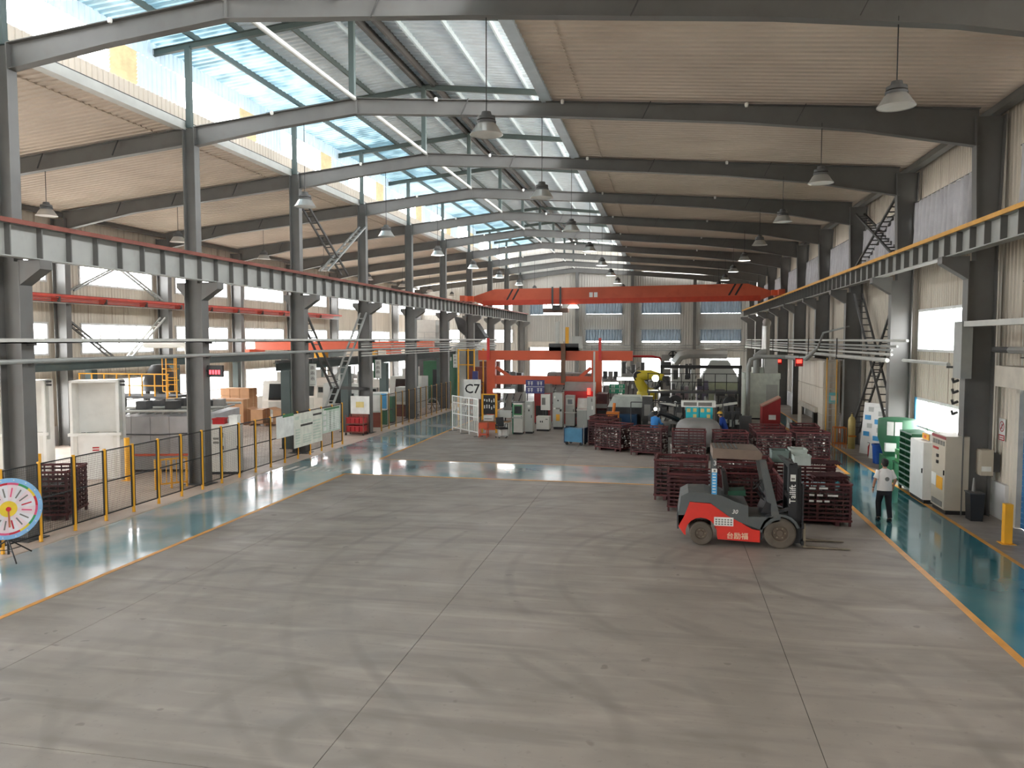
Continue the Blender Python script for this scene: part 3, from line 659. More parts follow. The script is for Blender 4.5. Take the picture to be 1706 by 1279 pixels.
for (x, z, nm, litf) in rows:
    for k in range(1, 10):
        if x < -11 and k < 2: continue
        lit = litf(k); src = lampB if lit else lampA
        if lit not in first: t = src; first[lit] = 1
        else: t = copy_tree(src)
        t.location = (x, FY[k], z); c = [o for o in t.children if o.name.startswith('cord')][0]
        zt = roof_z(x) - (0.47 if x > -16 else 0.6); c.scale.z = 1.0
        L_ = zt - z - 0.42; c.scale = (1, 1, L_ / 1.68); c.location = (0, 0, 0.42 - 0.42 * L_ / 1.68)
        t['label'] = ('lit' if lit else 'unlit') + ' aluminium high bay lamp on the %s portal frame, ' % ords[k - 1] + nm
        t['group'] = ('lit' if lit else 'unlit') + ' high bay lamps below the ' + nm
# small white smoke detectors on the rafters
sd = MB().lathe([(0, 0.0), (0.05, 0.0), (0.06, -0.06), (0.045, -0.12), (0, -0.13)], n=12).build('smoke_detector', M['white'])
tag(sd, 'small white smoke detector on a roof rafter', 'detector', 'smoke detectors on the rafters')
n0 = 0
for k in range(1, 9):
    for x in (-12.8, -7.2, -3.2, 2.2):
        o = sd if n0 == 0 else sd.copy()
        if n0: COL.objects.link(o)
        o['label'] = 'small white smoke detector on the %s portal frame, %s' % (ords[k - 1], {-12.8: 'between inner column and ridge', -7.2: 'just right of the ridge', -3.2: 'at the ridge monitor edge', 2.2: 'under the right roof lining'}[x])
        o.location = (x, FY[k] - 0.16, roof_z(x) + 0.02); n0 += 1

# ------------------------------------------------------------------ curtains
def curtain(o, u, n, w, h, label, m, group, waves=16, amp=0.05, sag=0.0, seed=0):
    rnd = random.Random(seed); u = Vector(u); n = Vector(n); t = thing('curtain', label, 'curtain', o, group=group)
    N_ = waves * 6; R_ = 6; vs = []; ph = [rnd.uniform(0.7, 1.3) for _ in range(waves + 1)]
    for j in range(R_ + 1):
        for i in range(N_ + 1):
            a = i / N_; ww = a * waves; k = int(ww); am = amp * (ph[min(k, waves)]) * (0.5 + 0.5 * j / R_ + 0.3)
            d = am * math.sin(ww * 2 * math.pi + 0.5 * math.sin(j * 0.7 + k))
            zz_ = -h * j / R_ - (sag * math.sin(a * math.pi * 3) * (1 - j / R_))
            vs.append(u * (a * w + 0.03 * math.sin(j + k * 1.7)) + n * d + Vector((0, 0, zz_)))
    fs = [(j * (N_ + 1) + i, j * (N_ + 1) + i + 1, (j + 1) * (N_ + 1) + i + 1, (j + 1) * (N_ + 1) + i) for j in range(R_) for i in range(N_)]
    MB()._add(vs, fs).build('cloth', m, t, ang=180)
    MB().bar(u * -0.1 + Vector((0, 0, 0.04)), u * (w + 0.1) + Vector((0, 0, 0.04)), 0.03).build('curtain_rod', M['steel_dk'], t)
    return t
for k in range(1, 10):
    a = FY[k]; s = 2.0 if k == 1 else 2.1; w = 4.0 if k == 1 else 5.25
    curtain((XR - 0.26, a + s - 0.4, 10.0), (0, 1, 0), (-1, 0, 0), w + 0.5, 1.65, 'grey pleated curtain across the high window right of the %s right wall column' % ords[k - 1] if False else 'grey pleated curtain on the high right wall window beyond the %s portal frame' % ords[k - 1], M['curtain'], 'curtains on the high right wall windows', 13, 0.12, seed=k)
for i in (3, 4, 5):
    h = back_holes[i][0]; w = h[1] - h[0]
    for j, (zt, hh, nm) in enumerate(((6.02, 1.22, 'middle'), (9.2, 1.45, 'high'))):
        sag = 0.0 if not (i == 3 and j == 1) else 0.12
        curtain((BX[i] + h[0], YB - 0.32, zt), (1, 0, 0), (0, -1, 0), w, hh, 'blue grey curtain across the %s end wall window %s' % (nm, {3: 'nearest the roller shutter', 4: 'between the two right wind columns', 5: 'in the corner by the right wall'}[i]), M['curtainb'], 'curtains on the %s end wall windows' % nm, 13, 0.15, sag, seed=10 * i + j)
curtain((BX[2] + 0.95, YB - 0.32, 9.15), (1, 0, 0), (0, -1, 0), 1.5, 1.45, 'blue grey curtain drawn half across the window above the roller door', M['curtainb'], None, 5, 0.14, seed=3)

# ------------------------------------------------------------------ roller doors
M['shutter'] = mat('beige_shutter_slat', (186, 178, 164), 0.55)
M['blue_door'] = mat('blue_shutter_slat', (44, 110, 160), 0.5, 0, 0.06)
d1 = structure('door_1', 'half raised beige roller shutter in the end wall', (-14.85, YB - 0.12, 0))
for k in range(9): MB().box(0, 3.6, -0.03, 0.03, 4.1 - 0.14 * (k + 1), 4.1 - 0.14 * k - 0.02).build('shutter_slat', M['shutter'], d1, smooth=False)
MB().box(-0.15, 3.75, -0.5, 0.1, 4.1, 4.75).build('shutter_box', M['shutter'], d1, smooth=False)
for x in (-0.12, 3.6): MB().box(x, x + 0.12, -0.12, 0.05, 0, 4.1).build('guide_rail', M['steel'], d1, smooth=False)
d2 = structure('door_2', 'closed blue roller shutter in the right wall', (XR, 18.6, 0))
for k in range(26): MB().box(-0.03, 0.03, 0.0, 4.0, 0.02 + 0.142 * k, 0.15 + 0.142 * k).build('shutter_slat', M['blue_door'], d2, smooth=False)
MB().box(-0.62, 0.0, -0.3, 4.35, 3.75, 4.3).build('shutter_box', M['shutter'], d2, smooth=False)
for y in (-0.2, 4.0): MB().box(-0.16, 0.05, y, y + 0.22, 0, 3.78).build('guide_rail', M['shutter'], d2, smooth=False)

# ------------------------------------------------------------------ pipes and trays
def pipes(name, label, runs, m, cat='pipe', hang=None, loc=(0, 0, 0)):
    t = thing(name, label, cat, loc)
    for (pts, r, mm) in runs:
        MB().tube(pts, r, 8).build('pipe', mm or m, t)
    for (a, b, w) in (hang or []): MB().bar(a, b, w).build('bracket', M['steel_dk'], t, smooth=False)
    return t
xl = -15.35
def yrun(x, z, y0, y1): return [(x, y0, z), (x, (y0 + y1) / 2, z), (x, y1, z)]
pl = thing('cable_tray', 'pale grey cable tray running along the inner column row', 'cable tray', (xl, 12, 0))
MB().box(-0.12, 0.12, 0, 58, 4.90, 4.93).build('tray_floor', M['pipel'], pl, smooth=False)
for x in (-0.12, 0.11): MB().box(x, x + 0.01, 0, 58, 4.9, 5.02).build('tray_side', M['pipel'], pl, smooth=False)
for k in range(1, 9): MB().bar((-0.2, FY[k] - 12, 4.88), (0.1, FY[k] - 12, 4.88), 0.08).build('bracket', M['steel_dk'], pl, smooth=False)
pipes('air_pipe', 'grey air pipe running along the inner column row', [(yrun(xl, 4.46, 12, 70), 0.06, None)], M['pipe'], 'pipe', [((XC + 0.2, FY[k], 4.38), (xl + 0.06, FY[k], 4.38), 0.06) for k in range(1, 9)])
pipes('water_pipe', 'thin pale pipe running beside the air pipe on the inner columns', [(yrun(xl - 0.1, 4.28, 38, 70), 0.03, None), (yrun(xl - 0.1, 4.14, 38, 70), 0.03, None), (yrun(xl - 0.1, 4.62, 38, 70), 0.03, None), (yrun(xl - 0.1, 4.75, 38, 70), 0.03, None)], M['pipel'], 'pipe', [((XC + 0.2, FY[k], 4.2), (xl + 0.06, FY[k], 4.2), 0.05) for k in range(5, 9)])
xr = 8.12
pipes('pipe_bundle', 'bundle of grey process pipes running along the right wall columns', [(yrun(xr, 4.95, 29.0, 84), 0.05, M['pipel']), (yrun(xr - 0.05, 4.74, 30, 84), 0.045, None), (yrun(xr - 0.1, 4.60, 30.5, 84), 0.045, None), (yrun(xr - 0.1, 4.44, 30.5, 84), 0.05, M['pipel']), (yrun(xr - 0.12, 4.22, 31, 84), 0.085, M['pipel'])], M['pipe'], 'pipe',
      [((8.3, FY[k], 4.08), (xr - 0.25, FY[k], 4.08), 0.07) for k in range(4, 10)] + [((xr - 0.2, FY[k], 4.05), (xr - 0.2, FY[k], 5.05), 0.05) for k in range(4, 10)])
pipes('return_pipe', 'pale lagged pipe ending in a valve near the right wall window', [(yrun(xr - 0.15, 4.28, 24.5, 28.9), 0.055, None)], M['pipel'], 'pipe', [((8.3, 24.5, 4.2), (xr - 0.2, 24.5, 4.2), 0.06)])
# cable tray and lagged pipe on the near right column
t = thing('wall_cable_tray', 'white cable tray turning down the near right column', 'cable tray', (8.2, 16.5, 0))
MB().box(-0.1, 0.1, 0, 7.6, 5.35, 5.5).build('tray', M['pipel'], t, smooth=False)
MB().box(-0.14, 0.14, 7.3, 7.9, 3.9, 5.5).build('drop_box', M['pipe'], t, smooth=False)
for k in range(4): MB().tube([(-0.16, 7.4, 3.85 - 0.3 * k), (-0.3, 7.35, 3.8 - 0.3 * k), (-0.34, 7.3, 3.9 - 0.3 * k)], 0.04, 6).build('hook', M['steel_dk'], t)
t = pipes('lagged_pipe', 'silver lagged pipe along the right wall above the blue shutter', [([(8.75, 12, 4.72), (8.75, 18, 4.72), (8.75, 22.4, 4.72)], 0.09, M['alum']), ([(8.75, 22.4, 4.72), (8.75, 23.4, 4.72)], 0.08, M['steel_dk'])], M['alum'], 'pipe', [((8.8, 20.5, 4.7), (8.8, 20.5, 5.6), 0.06), ((8.8, 20.9, 4.7), (8.8, 20.9, 5.6), 0.06), ((8.8, 20.7, 5.55), (9.2, 20.7, 5.55), 0.06)])
# conduits on the right wall
t = thing('wall_conduit', 'thin white conduit running up the right wall', 'conduit', (9.16, 22.7, 0))
MB().tube([(0, 0, 1.9), (0, 0, 7.0), (0, -0.05, 7.1), (0, -3, 7.1)], 0.02, 6).build('tube', M['pipel'], t)
for z in (2.5, 4.5, 6.5): MB().box(-0.03, 0.06, -0.04, 0.04, z, z + 0.03).build('clip', M['steel_dk'], t, smooth=False)
# cross pipes on the end wall
pipes('end_wall_pipes', 'group of thin pipes across the end wall', [([(-9, YB - 0.3, z), (0, YB - 0.3, z), (8.6, YB - 0.3, z)], 0.045, None) for z in (4.35, 4.05, 3.8)], M['pipe'], 'pipe', [((x, YB - 0.3, 3.7), (x, YB - 0.02, 4.4), 0.05) for x in (-8, -3.6, 2.9, 8)])
# ------------------------------------------------------------------ shared helpers for objects
def loft(mb_, rings, n=14):
    """rings: (centre, semi-axis a, semi-axis b) as vectors"""
    vs = []
    for (c, a, b) in rings:
        c = Vector(c); a = Vector(a); b = Vector(b)
        for j in range(n):
            t = 2 * math.pi * j / n; vs.append(c + a * math.cos(t) + b * math.sin(t))
    k = len(rings)
    fs = [(i * n + j, i * n + (j + 1) % n, (i + 1) * n + (j + 1) % n, (i + 1) * n + j) for i in range(k - 1) for j in range(n)]
    fs += [tuple(range(n - 1, -1, -1)), tuple(range((k - 1) * n, k * n))]
    mb_._add(vs, fs); return mb_
def text(name, body, size, m, parent, loc, rot, extrude=0.002, align='CENTER', shear=0.0, sx=1.0):
    cu = bpy.data.curves.new(name, 'FONT'); cu.body = body; cu.size = size; cu.extrude = extrude; cu.align_x = align; cu.align_y = 'CENTER'; cu.shear = shear; cu.offset = size * 0.012
    cu.resolution_u = 2; tmp = bpy.data.objects.new(name, cu); COL.objects.link(tmp)
    dg = bpy.context.evaluated_depsgraph_get(); dg.update(); me = bpy.data.meshes.new_from_object(tmp.evaluated_get(dg)); bpy.data.objects.remove(tmp)
    me.materials.clear(); me.materials.append(m); o = bpy.data.objects.new(name, me); COL.objects.link(o); o.parent = parent; o.location = loc; o.rotation_euler = rot; o.scale = (sx, 1, 1); return o
PI = math.pi

# ------------------------------------------------------------------ forklift
M['fk_red'] = mat('forklift_red', (216, 52, 40), 0.38, 0, 0.06, 2.0, dark=((150, 60, 48), 0.3, 2.0))
M['fk_grey'] = mat('forklift_grey', (84, 88, 88), 0.5, 0, 0.1, 3.0, dark=((130, 118, 104), 0.35, 2.5))
M['fk_dk'] = mat('forklift_mast_black', (40, 41, 44), 0.5, 0.1, 0.1)
M['dust'] = mat('dusty_tyre', (92, 84, 74), 0.9, 0, 0.15, 5.0)
M['hub'] = mat('worn_wheel_rim', (104, 92, 80), 0.6, 0.3, 0.15, 6.0)
M['fork'] = mat('worn_fork_steel', (150, 140, 122), 0.4, 0.6, 0.15, 3.0)
M['seatgreen'] = mat('green_seat_cushion', (28, 74, 54), 0.75)
M['sky_sticker'] = mat('blue_sticker', (70, 160, 214), 0.5)
M['paper'] = mat('white_paper', (226, 226, 220), 0.6)
M['ink'] = mat('grey_print', (120, 118, 112), 0.7)
fk = thing('forklift', 'red and grey counterbalance forklift with black mast and lowered forks', 'forklift', (0.87, 19.84, 0))
HW = 0.58
def S(X, Y): return (((1120 + X / 7.105) - 1167.5) / 66.5, (904.5 - (740 + Y / 7.105)) / 66.5)
def arc(cx, cz, r, a0, a1, n=9): return [(cx + r * math.cos(math.radians(a0 + (a1 - a0) * i / (n - 1))), cz + r * math.sin(math.radians(a0 + (a1 - a0) * i / (n - 1)))) for i in range(n)]
RWX, RWR, FWX, FWR = 0.0, 0.285, 1.83, 0.37
# side skins with wheel arches, both sides
red_prof = [S(140, 1045), S(82, 960), S(78, 830), S(150, 825), S(205, 672), S(440, 682), S(640, 822), S(770, 884), S(900, 958), S(985, 970), S(985, 1105), S(522, 1088)] + arc(RWX, RWR + 0.02, 0.375, -8, 192, 11)
for s in (-1, 1):
    MB().prism(red_prof, s * HW, s * (HW - 0.07), 'y').build('side_panel', M['fk_red'], fk, smooth=False)
core = [(-0.36, 0.72), (-0.50, 0.40), (-0.42, 0.25)] ; 
MB().prism([(-0.50, 0.5), (-0.42, 0.30), (-0.36, 0.62), (0.36, 0.62), (0.42, 0.22), (1.44, 0.20), (1.44, 0.44), (1.1, 0.62), (0.9, 0.95), (-0.30, 1.0), (-0.46, 0.9)], -HW + 0.07, HW - 0.07, 'y').build('chassis', M['fk_dk'], fk, smooth=False)
cw = MB().prism([S(78, 965), S(78, 825), S(96, 700), S(106, 610), S(190, 562), S(380, 558), S(440, 572), S(440, 675), S(205, 668), S(150, 826)], -HW, HW, 'y').build('counterweight', M['fk_grey'], fk, smooth=False)
MB().box(-0.57, -0.53, -0.45, 0.45, 0.35, 0.72).build('rear_grille', M['fk_dk'], cw, smooth=False)
for s in (-1, 1): MB().box(-0.545, -0.50, s * 0.5 - 0.05, s * 0.5 + 0.05, 0.66, 0.78).build('tail_lamp', M['rubber'], cw, smooth=False)
MB().prism([S(440, 570), S(560, 585), S(700, 648), S(852, 690), S(857, 915), S(760, 880), S(640, 818), S(440, 678)], -HW, HW, 'y').build('engine_hood', M['fk_grey'], fk, smooth=False)
MB().prism([S(857, 815), S(1110, 812), S(1205, 800), S(1200, 850), S(1080, 890), S(1000, 960), S(857, 915)], -HW, HW, 'y').build('step_deck', M['fk_grey'], fk, smooth=False)
for s in (-1, 1):
    MB().prism([S(60, 0), S(60, 0)][:0] + arc(FWX, FWR, 0.47, 20, 178, 10) + arc(FWX, FWR, 0.41, 178, 20, 10), s * HW, s * (HW - 0.26), 'y').build('fender', M['fk_grey'], fk, smooth=False)
    MB().box(0.2, 0.42, s * HW + s * 0.001 - 0.003, s * HW + 0.003, 0.90, 0.915).build('vent_slot', M['fk_dk'], fk, smooth=False) if False else None
MB().prism([S(1000, 780), S(1110, 780), S(1130, 560), S(1090, 560)], -0.42, 0.42, 'y').build('dash_cowl', M['fk_dk'], fk, smooth=False)
# wheels
def wheel(x, r, y, w):
    t = MB().lathe([(r * 0.55, -w / 2), (r * 0.9, -w / 2), (r, -w * 0.36), (r, w * 0.36), (r * 0.9, w / 2), (r * 0.55, w / 2)], (x, y, r), 28, 'y').build('tyre', M['dust'], fk)
    MB().lathe([(0.0, -w * 0.30), (r * 0.2, -w * 0.30), (r * 0.24, -w * 0.22), (r * 0.44, -w * 0.2), (r * 0.50, -w * 0.46), (r * 0.57, -w * 0.48), (r * 0.57, w * 0.48), (0, w * 0.3)], (x, y, r), 22, 'y').build('rim', M['hub'], t)
    for k in range(6):
        a = k * PI / 3; MB().cyl((x + r * 0.33 * math.cos(a), y - w * 0.26, r + r * 0.33 * math.sin(a)), (x + r * 0.33 * math.cos(a), y - w * 0.18, r + r * 0.33 * math.sin(a)), r * 0.05, 6).build('wheel_nut', M['fork'], t)
for s in (-1, 1): wheel(RWX, RWR, s * (HW - 0.10), 0.2); wheel(FWX, FWR, s * (HW - 0.12), 0.24)
# overhead guard
gz = S(0, 60)[1]
gd = thing('x', '', '') ; bpy.data.objects.remove(gd)
g = MB().prism([S(455, 50), S(950, 58), S(1000, 100), S(985, 165), S(930, 168), S(512, 160), S(455, 165)], -0.56, 0.56, 'y').build('overhead_guard', mat('dusty_guard_top', (120, 104, 92), 0.8, 0, 0.1), fk, smooth=False)
for s in (-1, 1):
    MB().bar((S(478, 160)[0], s * 0.50, S(478, 160)[1]), (S(478, 660)[0], s * 0.50, S(478, 660)[1]), 0.08, 0.11).build('rear_post', M['fk_grey'], fk, smooth=False)
    MB().prism([S(965, 160), S(1035, 160), S(1205, 830), S(1105, 830), S(1105, 660), S(1060, 640)], s * 0.56, s * 0.47, 'y').build('front_post', M['fk_grey'], fk, smooth=False)
for i in range(6): MB().box(0.3 + 0.1 * i, 0.33 + 0.1 * i, -0.45, 0.45, gz + 0.02, gz + 0.035).build('guard_slat', M['fk_grey'], g, smooth=False)
# seat, wheel, levers
st = MB().prism([S(640, 560), S(835, 545), S(840, 610), S(640, 610)], -0.24, 0.24, 'y').build('seat', M['seatgreen'], fk, smooth=False)
MB().prism([S(570, 330), S(610, 330), S(665, 600), S(600, 610)], -0.22, 0.22, 'y').build('backrest', M['rubber'], st, smooth=False)
MB().box(0.55, 0.8, -0.3, 0.3, 0.98, 1.06).build('seat_base', M['fk_dk'], st, smooth=False)
sw = MB(); c0 = Vector((*S(975, 490)[:1], 0.0, S(975, 490)[1]))
pts = []
for i in range(19):
    a = 2 * PI * i / 18; pts.append(c0 + Vector((0.10 * math.cos(a), 0.18 * math.sin(a), 0.11 * math.cos(a))))
sw.tube(pts, 0.014, 6); s_ = sw.build('steering_wheel', M['rubber'], fk)
MB().cyl(c0, (S(1060, 640)[0], 0, S(1060, 640)[1]), 0.03, 8).build('steering_column', M['fk_dk'], s_)
for k in range(3): MB().cyl((S(1020, 600)[0] + 0.02 * k, -0.15 - 0.07 * k, S(1020, 600)[1] - 0.1), (S(960, 560)[0] + 0.02 * k, -0.15 - 0.07 * k, S(960, 560)[1]), 0.01, 6).build('lever', M['black'], fk)
# mast
mx0 = 2.02
ms = MB()
for s in (-1, 1):
    ms.box(mx0, mx0 + 0.20, s * 0.40 - 0.05, s * 0.40 + 0.05, 0.12, 2.02)
ms.build('mast_channel', M['fk_dk'], fk, smooth=False)
im = MB()
for s in (-1, 1): im.box(mx0 + 0.16, mx0 + 0.30, s * 0.30 - 0.045, s * 0.30 + 0.045, 0.10, 1.95)
im.build('inner_mast', M['fk_dk'], fk, smooth=False)
for z in (0.35, 1.2, 1.98): MB().box(mx0 + 0.02, mx0 + 0.14, -0.42, 0.42, z - 0.06, z + 0.06).build('mast_crossbar', M['fk_dk'], fk, smooth=False)
MB().prism([(mx0 - 0.16, 2.12), (mx0 - 0.06, 2.12), (mx0 + 0.22, 1.98), (mx0 + 0.22, 1.92), (mx0, 1.92)], -0.42, -0.34, 'y').build('mast_head', M['fk_grey'], fk, smooth=False)
MB().prism([(mx0 - 0.16, 2.12), (mx0 - 0.06, 2.12), (mx0 + 0.22, 1.98), (mx0 + 0.22, 1.92), (mx0, 1.92)], 0.34, 0.42, 'y').build('mast_head', M['fk_grey'], fk, smooth=False)
for s in (-1, 1):
    MB().cyl((mx0 + 0.1, s * 0.2, 0.2), (mx0 + 0.1, s * 0.2, 1.9), 0.035, 10).build('lift_cylinder', M['fk_grey'], fk)
    MB().bar((1.5, s * 0.46, 0.75), (mx0 + 0.05, s * 0.46, 0.98), 0.07).build('tilt_cylinder', M['fk_dk'], fk)
    MB().tube([(mx0 + 0.18, s * 0.12, 1.9), (mx0 + 0.3, s * 0.14, 1.5), (mx0 + 0.32, s * 0.2, 0.8), (mx0 + 0.3, s * 0.3, 0.5)], 0.015, 6).build('hose', M['rubber'], fk)
cr = MB().box(mx0 + 0.30, mx0 + 0.36, -0.52, 0.52, 0.10, 0.20); cr.box(mx0 + 0.30, mx0 + 0.36, -0.52, 0.52, 0.50, 0.60)
for s in (-1, 1): cr.box(mx0 + 0.29, mx0 + 0.34, s * 0.3 - 0.05, s * 0.3 + 0.05, 0.1, 0.6)
cr = cr.build('fork_carriage', M['fk_dk'], fk, smooth=False)
bk = MB().box(mx0 + 0.31, mx0 + 0.35, -0.5, 0.5, 1.50, 1.56)
for y in (-0.48, -0.24, 0.0, 0.24, 0.48): bk.box(mx0 + 0.315, mx0 + 0.345, y - 0.02, y + 0.02, 0.6, 1.5)
bk.build('load_backrest', M['fk_dk'], cr, smooth=False)
for y in (-0.36, 0.36):
    f = MB().prism([(mx0 + 0.36, 0.02), (mx0 + 1.43, 0.02), (mx0 + 1.43, 0.03), (mx0 + 0.42, 0.065), (mx0 + 0.41, 0.6), (mx0 + 0.36, 0.6)], y - 0.06, y + 0.06, 'y').build('fork', M['fork'], fk, smooth=False)
MB().box(S(500, 0)[0] - 0.0, S(500, 0)[0] + 0.0001, 0, 0.0001, 1, 1.0001).build('x', M['fork']) if False else None
# markings
yf = -HW - 0.004
text('marking', '台励福', 0.17, mat('cream_lettering', (226, 200, 168), 0.5), fk, (S(738, 0)[0], yf, S(0, 1045)[1]), (PI / 2, 0, 0))
text('marking', '30', 0.14, M['white'], fk, (S(705, 0)[0], yf, S(0, 766)[1]), (PI / 2, 0, 0), shear=0.25)
text('marking', '3', 0.16, M['white'], fk, (S(482, 0)[0], -0.5595, S(0, 218)[1]), (PI / 2, 0, 0))
text('marking', 'Tailift', 0.20, M['white'], fk, (mx0 + 0.10, -0.4535, 1.31), (PI / 2, -PI / 2, 0))
pq = MB().box(S(478, 0)[0], S(692, 0)[0], yf - 0.004, yf, S(0, 932)[1], S(0, 832)[1]).build('notice_plate', M['paper'], fk, smooth=False)
for r in range(3):
    for k in range(6): MB().box(S(492 + 33 * k, 0)[0], S(514 + 33 * k, 0)[0], yf - 0.006, yf - 0.003, S(0, 868 + 26 * r)[1], S(0, 852 + 26 * r)[1]).build('print', M['ink'], pq, smooth=False)
pq = MB().box(S(446, 0)[0], S(506, 0)[0], -0.562, -0.555, S(0, 575)[1], S(0, 325)[1]).build('sticker', M['sky_sticker'], fk, smooth=False)
for r in range(7): MB().box(S(456, 0)[0], S(492, 0)[0], -0.564, -0.56, S(0, 350 + 34 * r)[1], S(0, 338 + 34 * r)[1]).build('print', M['paper'], pq, smooth=False)
pq = MB().box(S(446, 0)[0], S(506, 0)[0], -0.562, -0.555, S(0, 322)[1], S(0, 280)[1]).build('sticker', M['paper'], fk, smooth=False)
MB().box(S(466, 0)[0], S(488, 0)[0], -0.564, -0.56, S(0, 314)[1], S(0, 290)[1]).build('print', M['ink'], pq, smooth=False)
pq = MB().box(mx0 + 0.04, mx0 + 0.16, -0.456, -0.45, 1.62, 1.78).build('sticker', M['paper'], fk, smooth=False)
MB().box(mx0 + 0.06, mx0 + 0.14, -0.458, -0.455, 1.66, 1.70).build('print', M['ink'], pq, smooth=False)

# ------------------------------------------------------------------ people
M['skin'] = mat('skin', (176, 128, 104), 0.6, 0, 0.05)
M['hair'] = mat('black_hair', (24, 21, 20), 0.7, 0, 0.2, 20.0)
M['tee'] = mat('white_tee_shirt', (226, 222, 218), 0.85, 0, 0.05, 4.0, bump=0.3)
M['trous'] = mat('dark_trousers', (24, 24, 30), 0.85, 0, 0.12, 4.0, bump=0.3)
M['shoe'] = mat('dark_shoe', (30, 28, 28), 0.6)
M['blue_work'] = mat('blue_work_clothes', (28, 66, 150), 0.8, 0, 0.08, 4.0)
M['sky_work'] = mat('light_blue_work_clothes', (52, 128, 196), 0.8, 0, 0.08, 4.0)
def person(label, loc, rz, sh, tr, armL, armR, legL, legR, lean=0.0, headyaw=0.0, hat=None, sleeve_long=False, H=1.73):
    """armX = (elbow, wrist), legX = (knee, ankle) as points; y+ is forward, x+ is right of the figure"""
    V = Vector; hip = V((0, 0, 0.93)); 
    def ln(p): # lean the upper body forward about the hips
        p = V(p); d = p - hip; return hip + V((d.x, d.y * math.cos(lean) + d.z * math.sin(lean), -d.y * math.sin(lean) + d.z * math.cos(lean)))
    vs, es, rs = [], [], []
    def add(p, r, par=None):
        vs.append(tuple(p)); rs.append(r if isinstance(r, tuple) else (r, r))
        if par is not None: es.append((par, len(vs) - 1))
        return len(vs) - 1
    pel = add(hip, (0.14, 0.11)); ab = add(ln((0, 0.01, 1.10)), (0.13, 0.10), pel); ch = add(ln((0, -0.01, 1.30)), (0.155, 0.11), ab)
    nk = add(ln((0, -0.005, 1.455)), 0.055, ch); hb = add(ln((0, 0.02, 1.53)), 0.062, nk); hm = add(ln((0, 0.02, 1.61)), (0.078, 0.092), hb); ht = add(ln((0, 0.01, 1.70)), 0.055, hm)
    nose = add(ln((0.0, 0.115, 1.58)), 0.014, hm)
    for s, (e, w) in ((-1, armL), (1, armR)):
        s0 = add(ln((s * 0.17, -0.01, 1.40)), 0.06, ch); e = V(e); w = V(w)
        s1 = add(s0 and (V(vs[s0]) * 0.45 + e * 0.55), 0.047, s0); e1 = add(e, 0.041, s1); f1 = add(e * 0.5 + w * 0.5, 0.036, e1); w1 = add(w, 0.027, f1)
        d = (w - e).normalized(); pm = add(w + d * 0.06, (0.036, 0.020), w1); side = V((s, 0, 0)).cross(d).cross(d) if False else d.cross(V((1, 0, 0)))
        if side.length < 0.1: side = V((0, 1, 0))
        side.normalize(); inn = V((-s, 0, 0))
        for k, ll in enumerate((0.055, 0.068, 0.062, 0.048)):
            b0 = w + d * 0.085 + side * (0.026 - 0.0175 * k); k1 = add(b0, 0.0095, pm); k2 = add(b0 + d * ll * 0.6 + inn * 0.008, 0.0088, k1); add(b0 + d * ll + inn * 0.024, 0.0075, k2)
        t1 = add(w + d * 0.035 + side * 0.035 + inn * 0.012, 0.011, w1); add(w + d * 0.075 + side * 0.05 + inn * 0.022, 0.009, t1)
    for s, (k_, a) in ((-1, legL), (1, legR)):
        k_ = V(k_); a = V(a); h0 = add((s * 0.095, 0, 0.86), 0.085, pel); t = add(V(vs[h0]) * 0.5 + k_ * 0.5, 0.075, h0); k1 = add(k_, 0.055, t); c = add(k_ * 0.65 + a * 0.35 + V((0, -0.02, 0)), 0.056, k1); a1 = add(a, 0.038, c); add(a + V((0, 0.11, -0.045)), (0.038, 0.026), a1)
    me = bpy.data.meshes.new('person'); me.from_pydata(vs, es, []); o = bpy.data.objects.new('person', me); COL.objects.link(o)
    me.materials.append(M['skin'])
    md = o.modifiers.new('skin', 'SKIN'); md.use_smooth_shade = True; md.branch_smoothing = 0.4
    sv = me.skin_vertices[0].data
    for i, r in enumerate(rs): sv[i].radius = r; sv[i].use_root = (i == 0)
    o.modifiers.new('sub', 'SUBSURF').levels = 2; o.modifiers['sub'].render_levels = 2
    o.location = loc; o.rotation_euler = (0, 0, rz); o.scale = (H / 1.76,) * 3; tag(o, label, 'person')
    # shirt: torso + sleeves in one mesh
    q = MB(); X = V((1, 0, 0)); up = (ln((0, 0, 1.3)) - hip).normalized(); F = X.cross(up) * -1
    def ring(z, ax, ay, y=0.0): return (ln((0, y, z)), X * ax, F * ay)
    loft(q, [ring(0.86, 0.205, 0.145), ring(0.95, 0.20, 0.145), ring(1.08, 0.19, 0.138), ring(1.22, 0.205, 0.142), ring(1.34, 0.215, 0.135, -0.01), ring(1.41, 0.19, 0.11, -0.015), ring(1.455, 0.11, 0.085, -0.012), ring(1.475, 0.072, 0.07, -0.005)], 18)
    for s, (e, w) in ((-1, armL), (1, armR)):
        a = ln((s * 0.15, -0.01, 1.405)); e = V(e); w = V(w); pts = [a, a * 0.6 + e * 0.4, a * 0.2 + e * 0.8]; rr = [0.085, 0.075, 0.078]
        if sleeve_long: pts = [a, a * 0.5 + e * 0.5, e, e * 0.5 + w * 0.5, w]; rr = [0.085, 0.07, 0.062, 0.055, 0.048]
        q.tube(pts, rr, 12)
    q.build('shirt', sh, o)
    q = MB(); loft(q, [((0, 0, 0.74), X * 0.17, V((0, 0.13, 0))), ((0, 0, 0.84), X * 0.185, V((0, 0.138, 0))), ((0, 0, 0.98), X * 0.175, V((0, 0.128, 0)))], 16)
    for s, (k_, a) in ((-1, legL), (1, legR)):
        k_ = V(k_); a = V(a); h0 = V((s * 0.09, 0, 0.86)); q.tube([h0, h0 * 0.5 + k_ * 0.5, k_, k_ * 0.5 + a * 0.5, a + V((0, 0, 0.02))], [0.105, 0.095, 0.08, 0.072, 0.066], 12)
    q.build('trousers', tr, o)
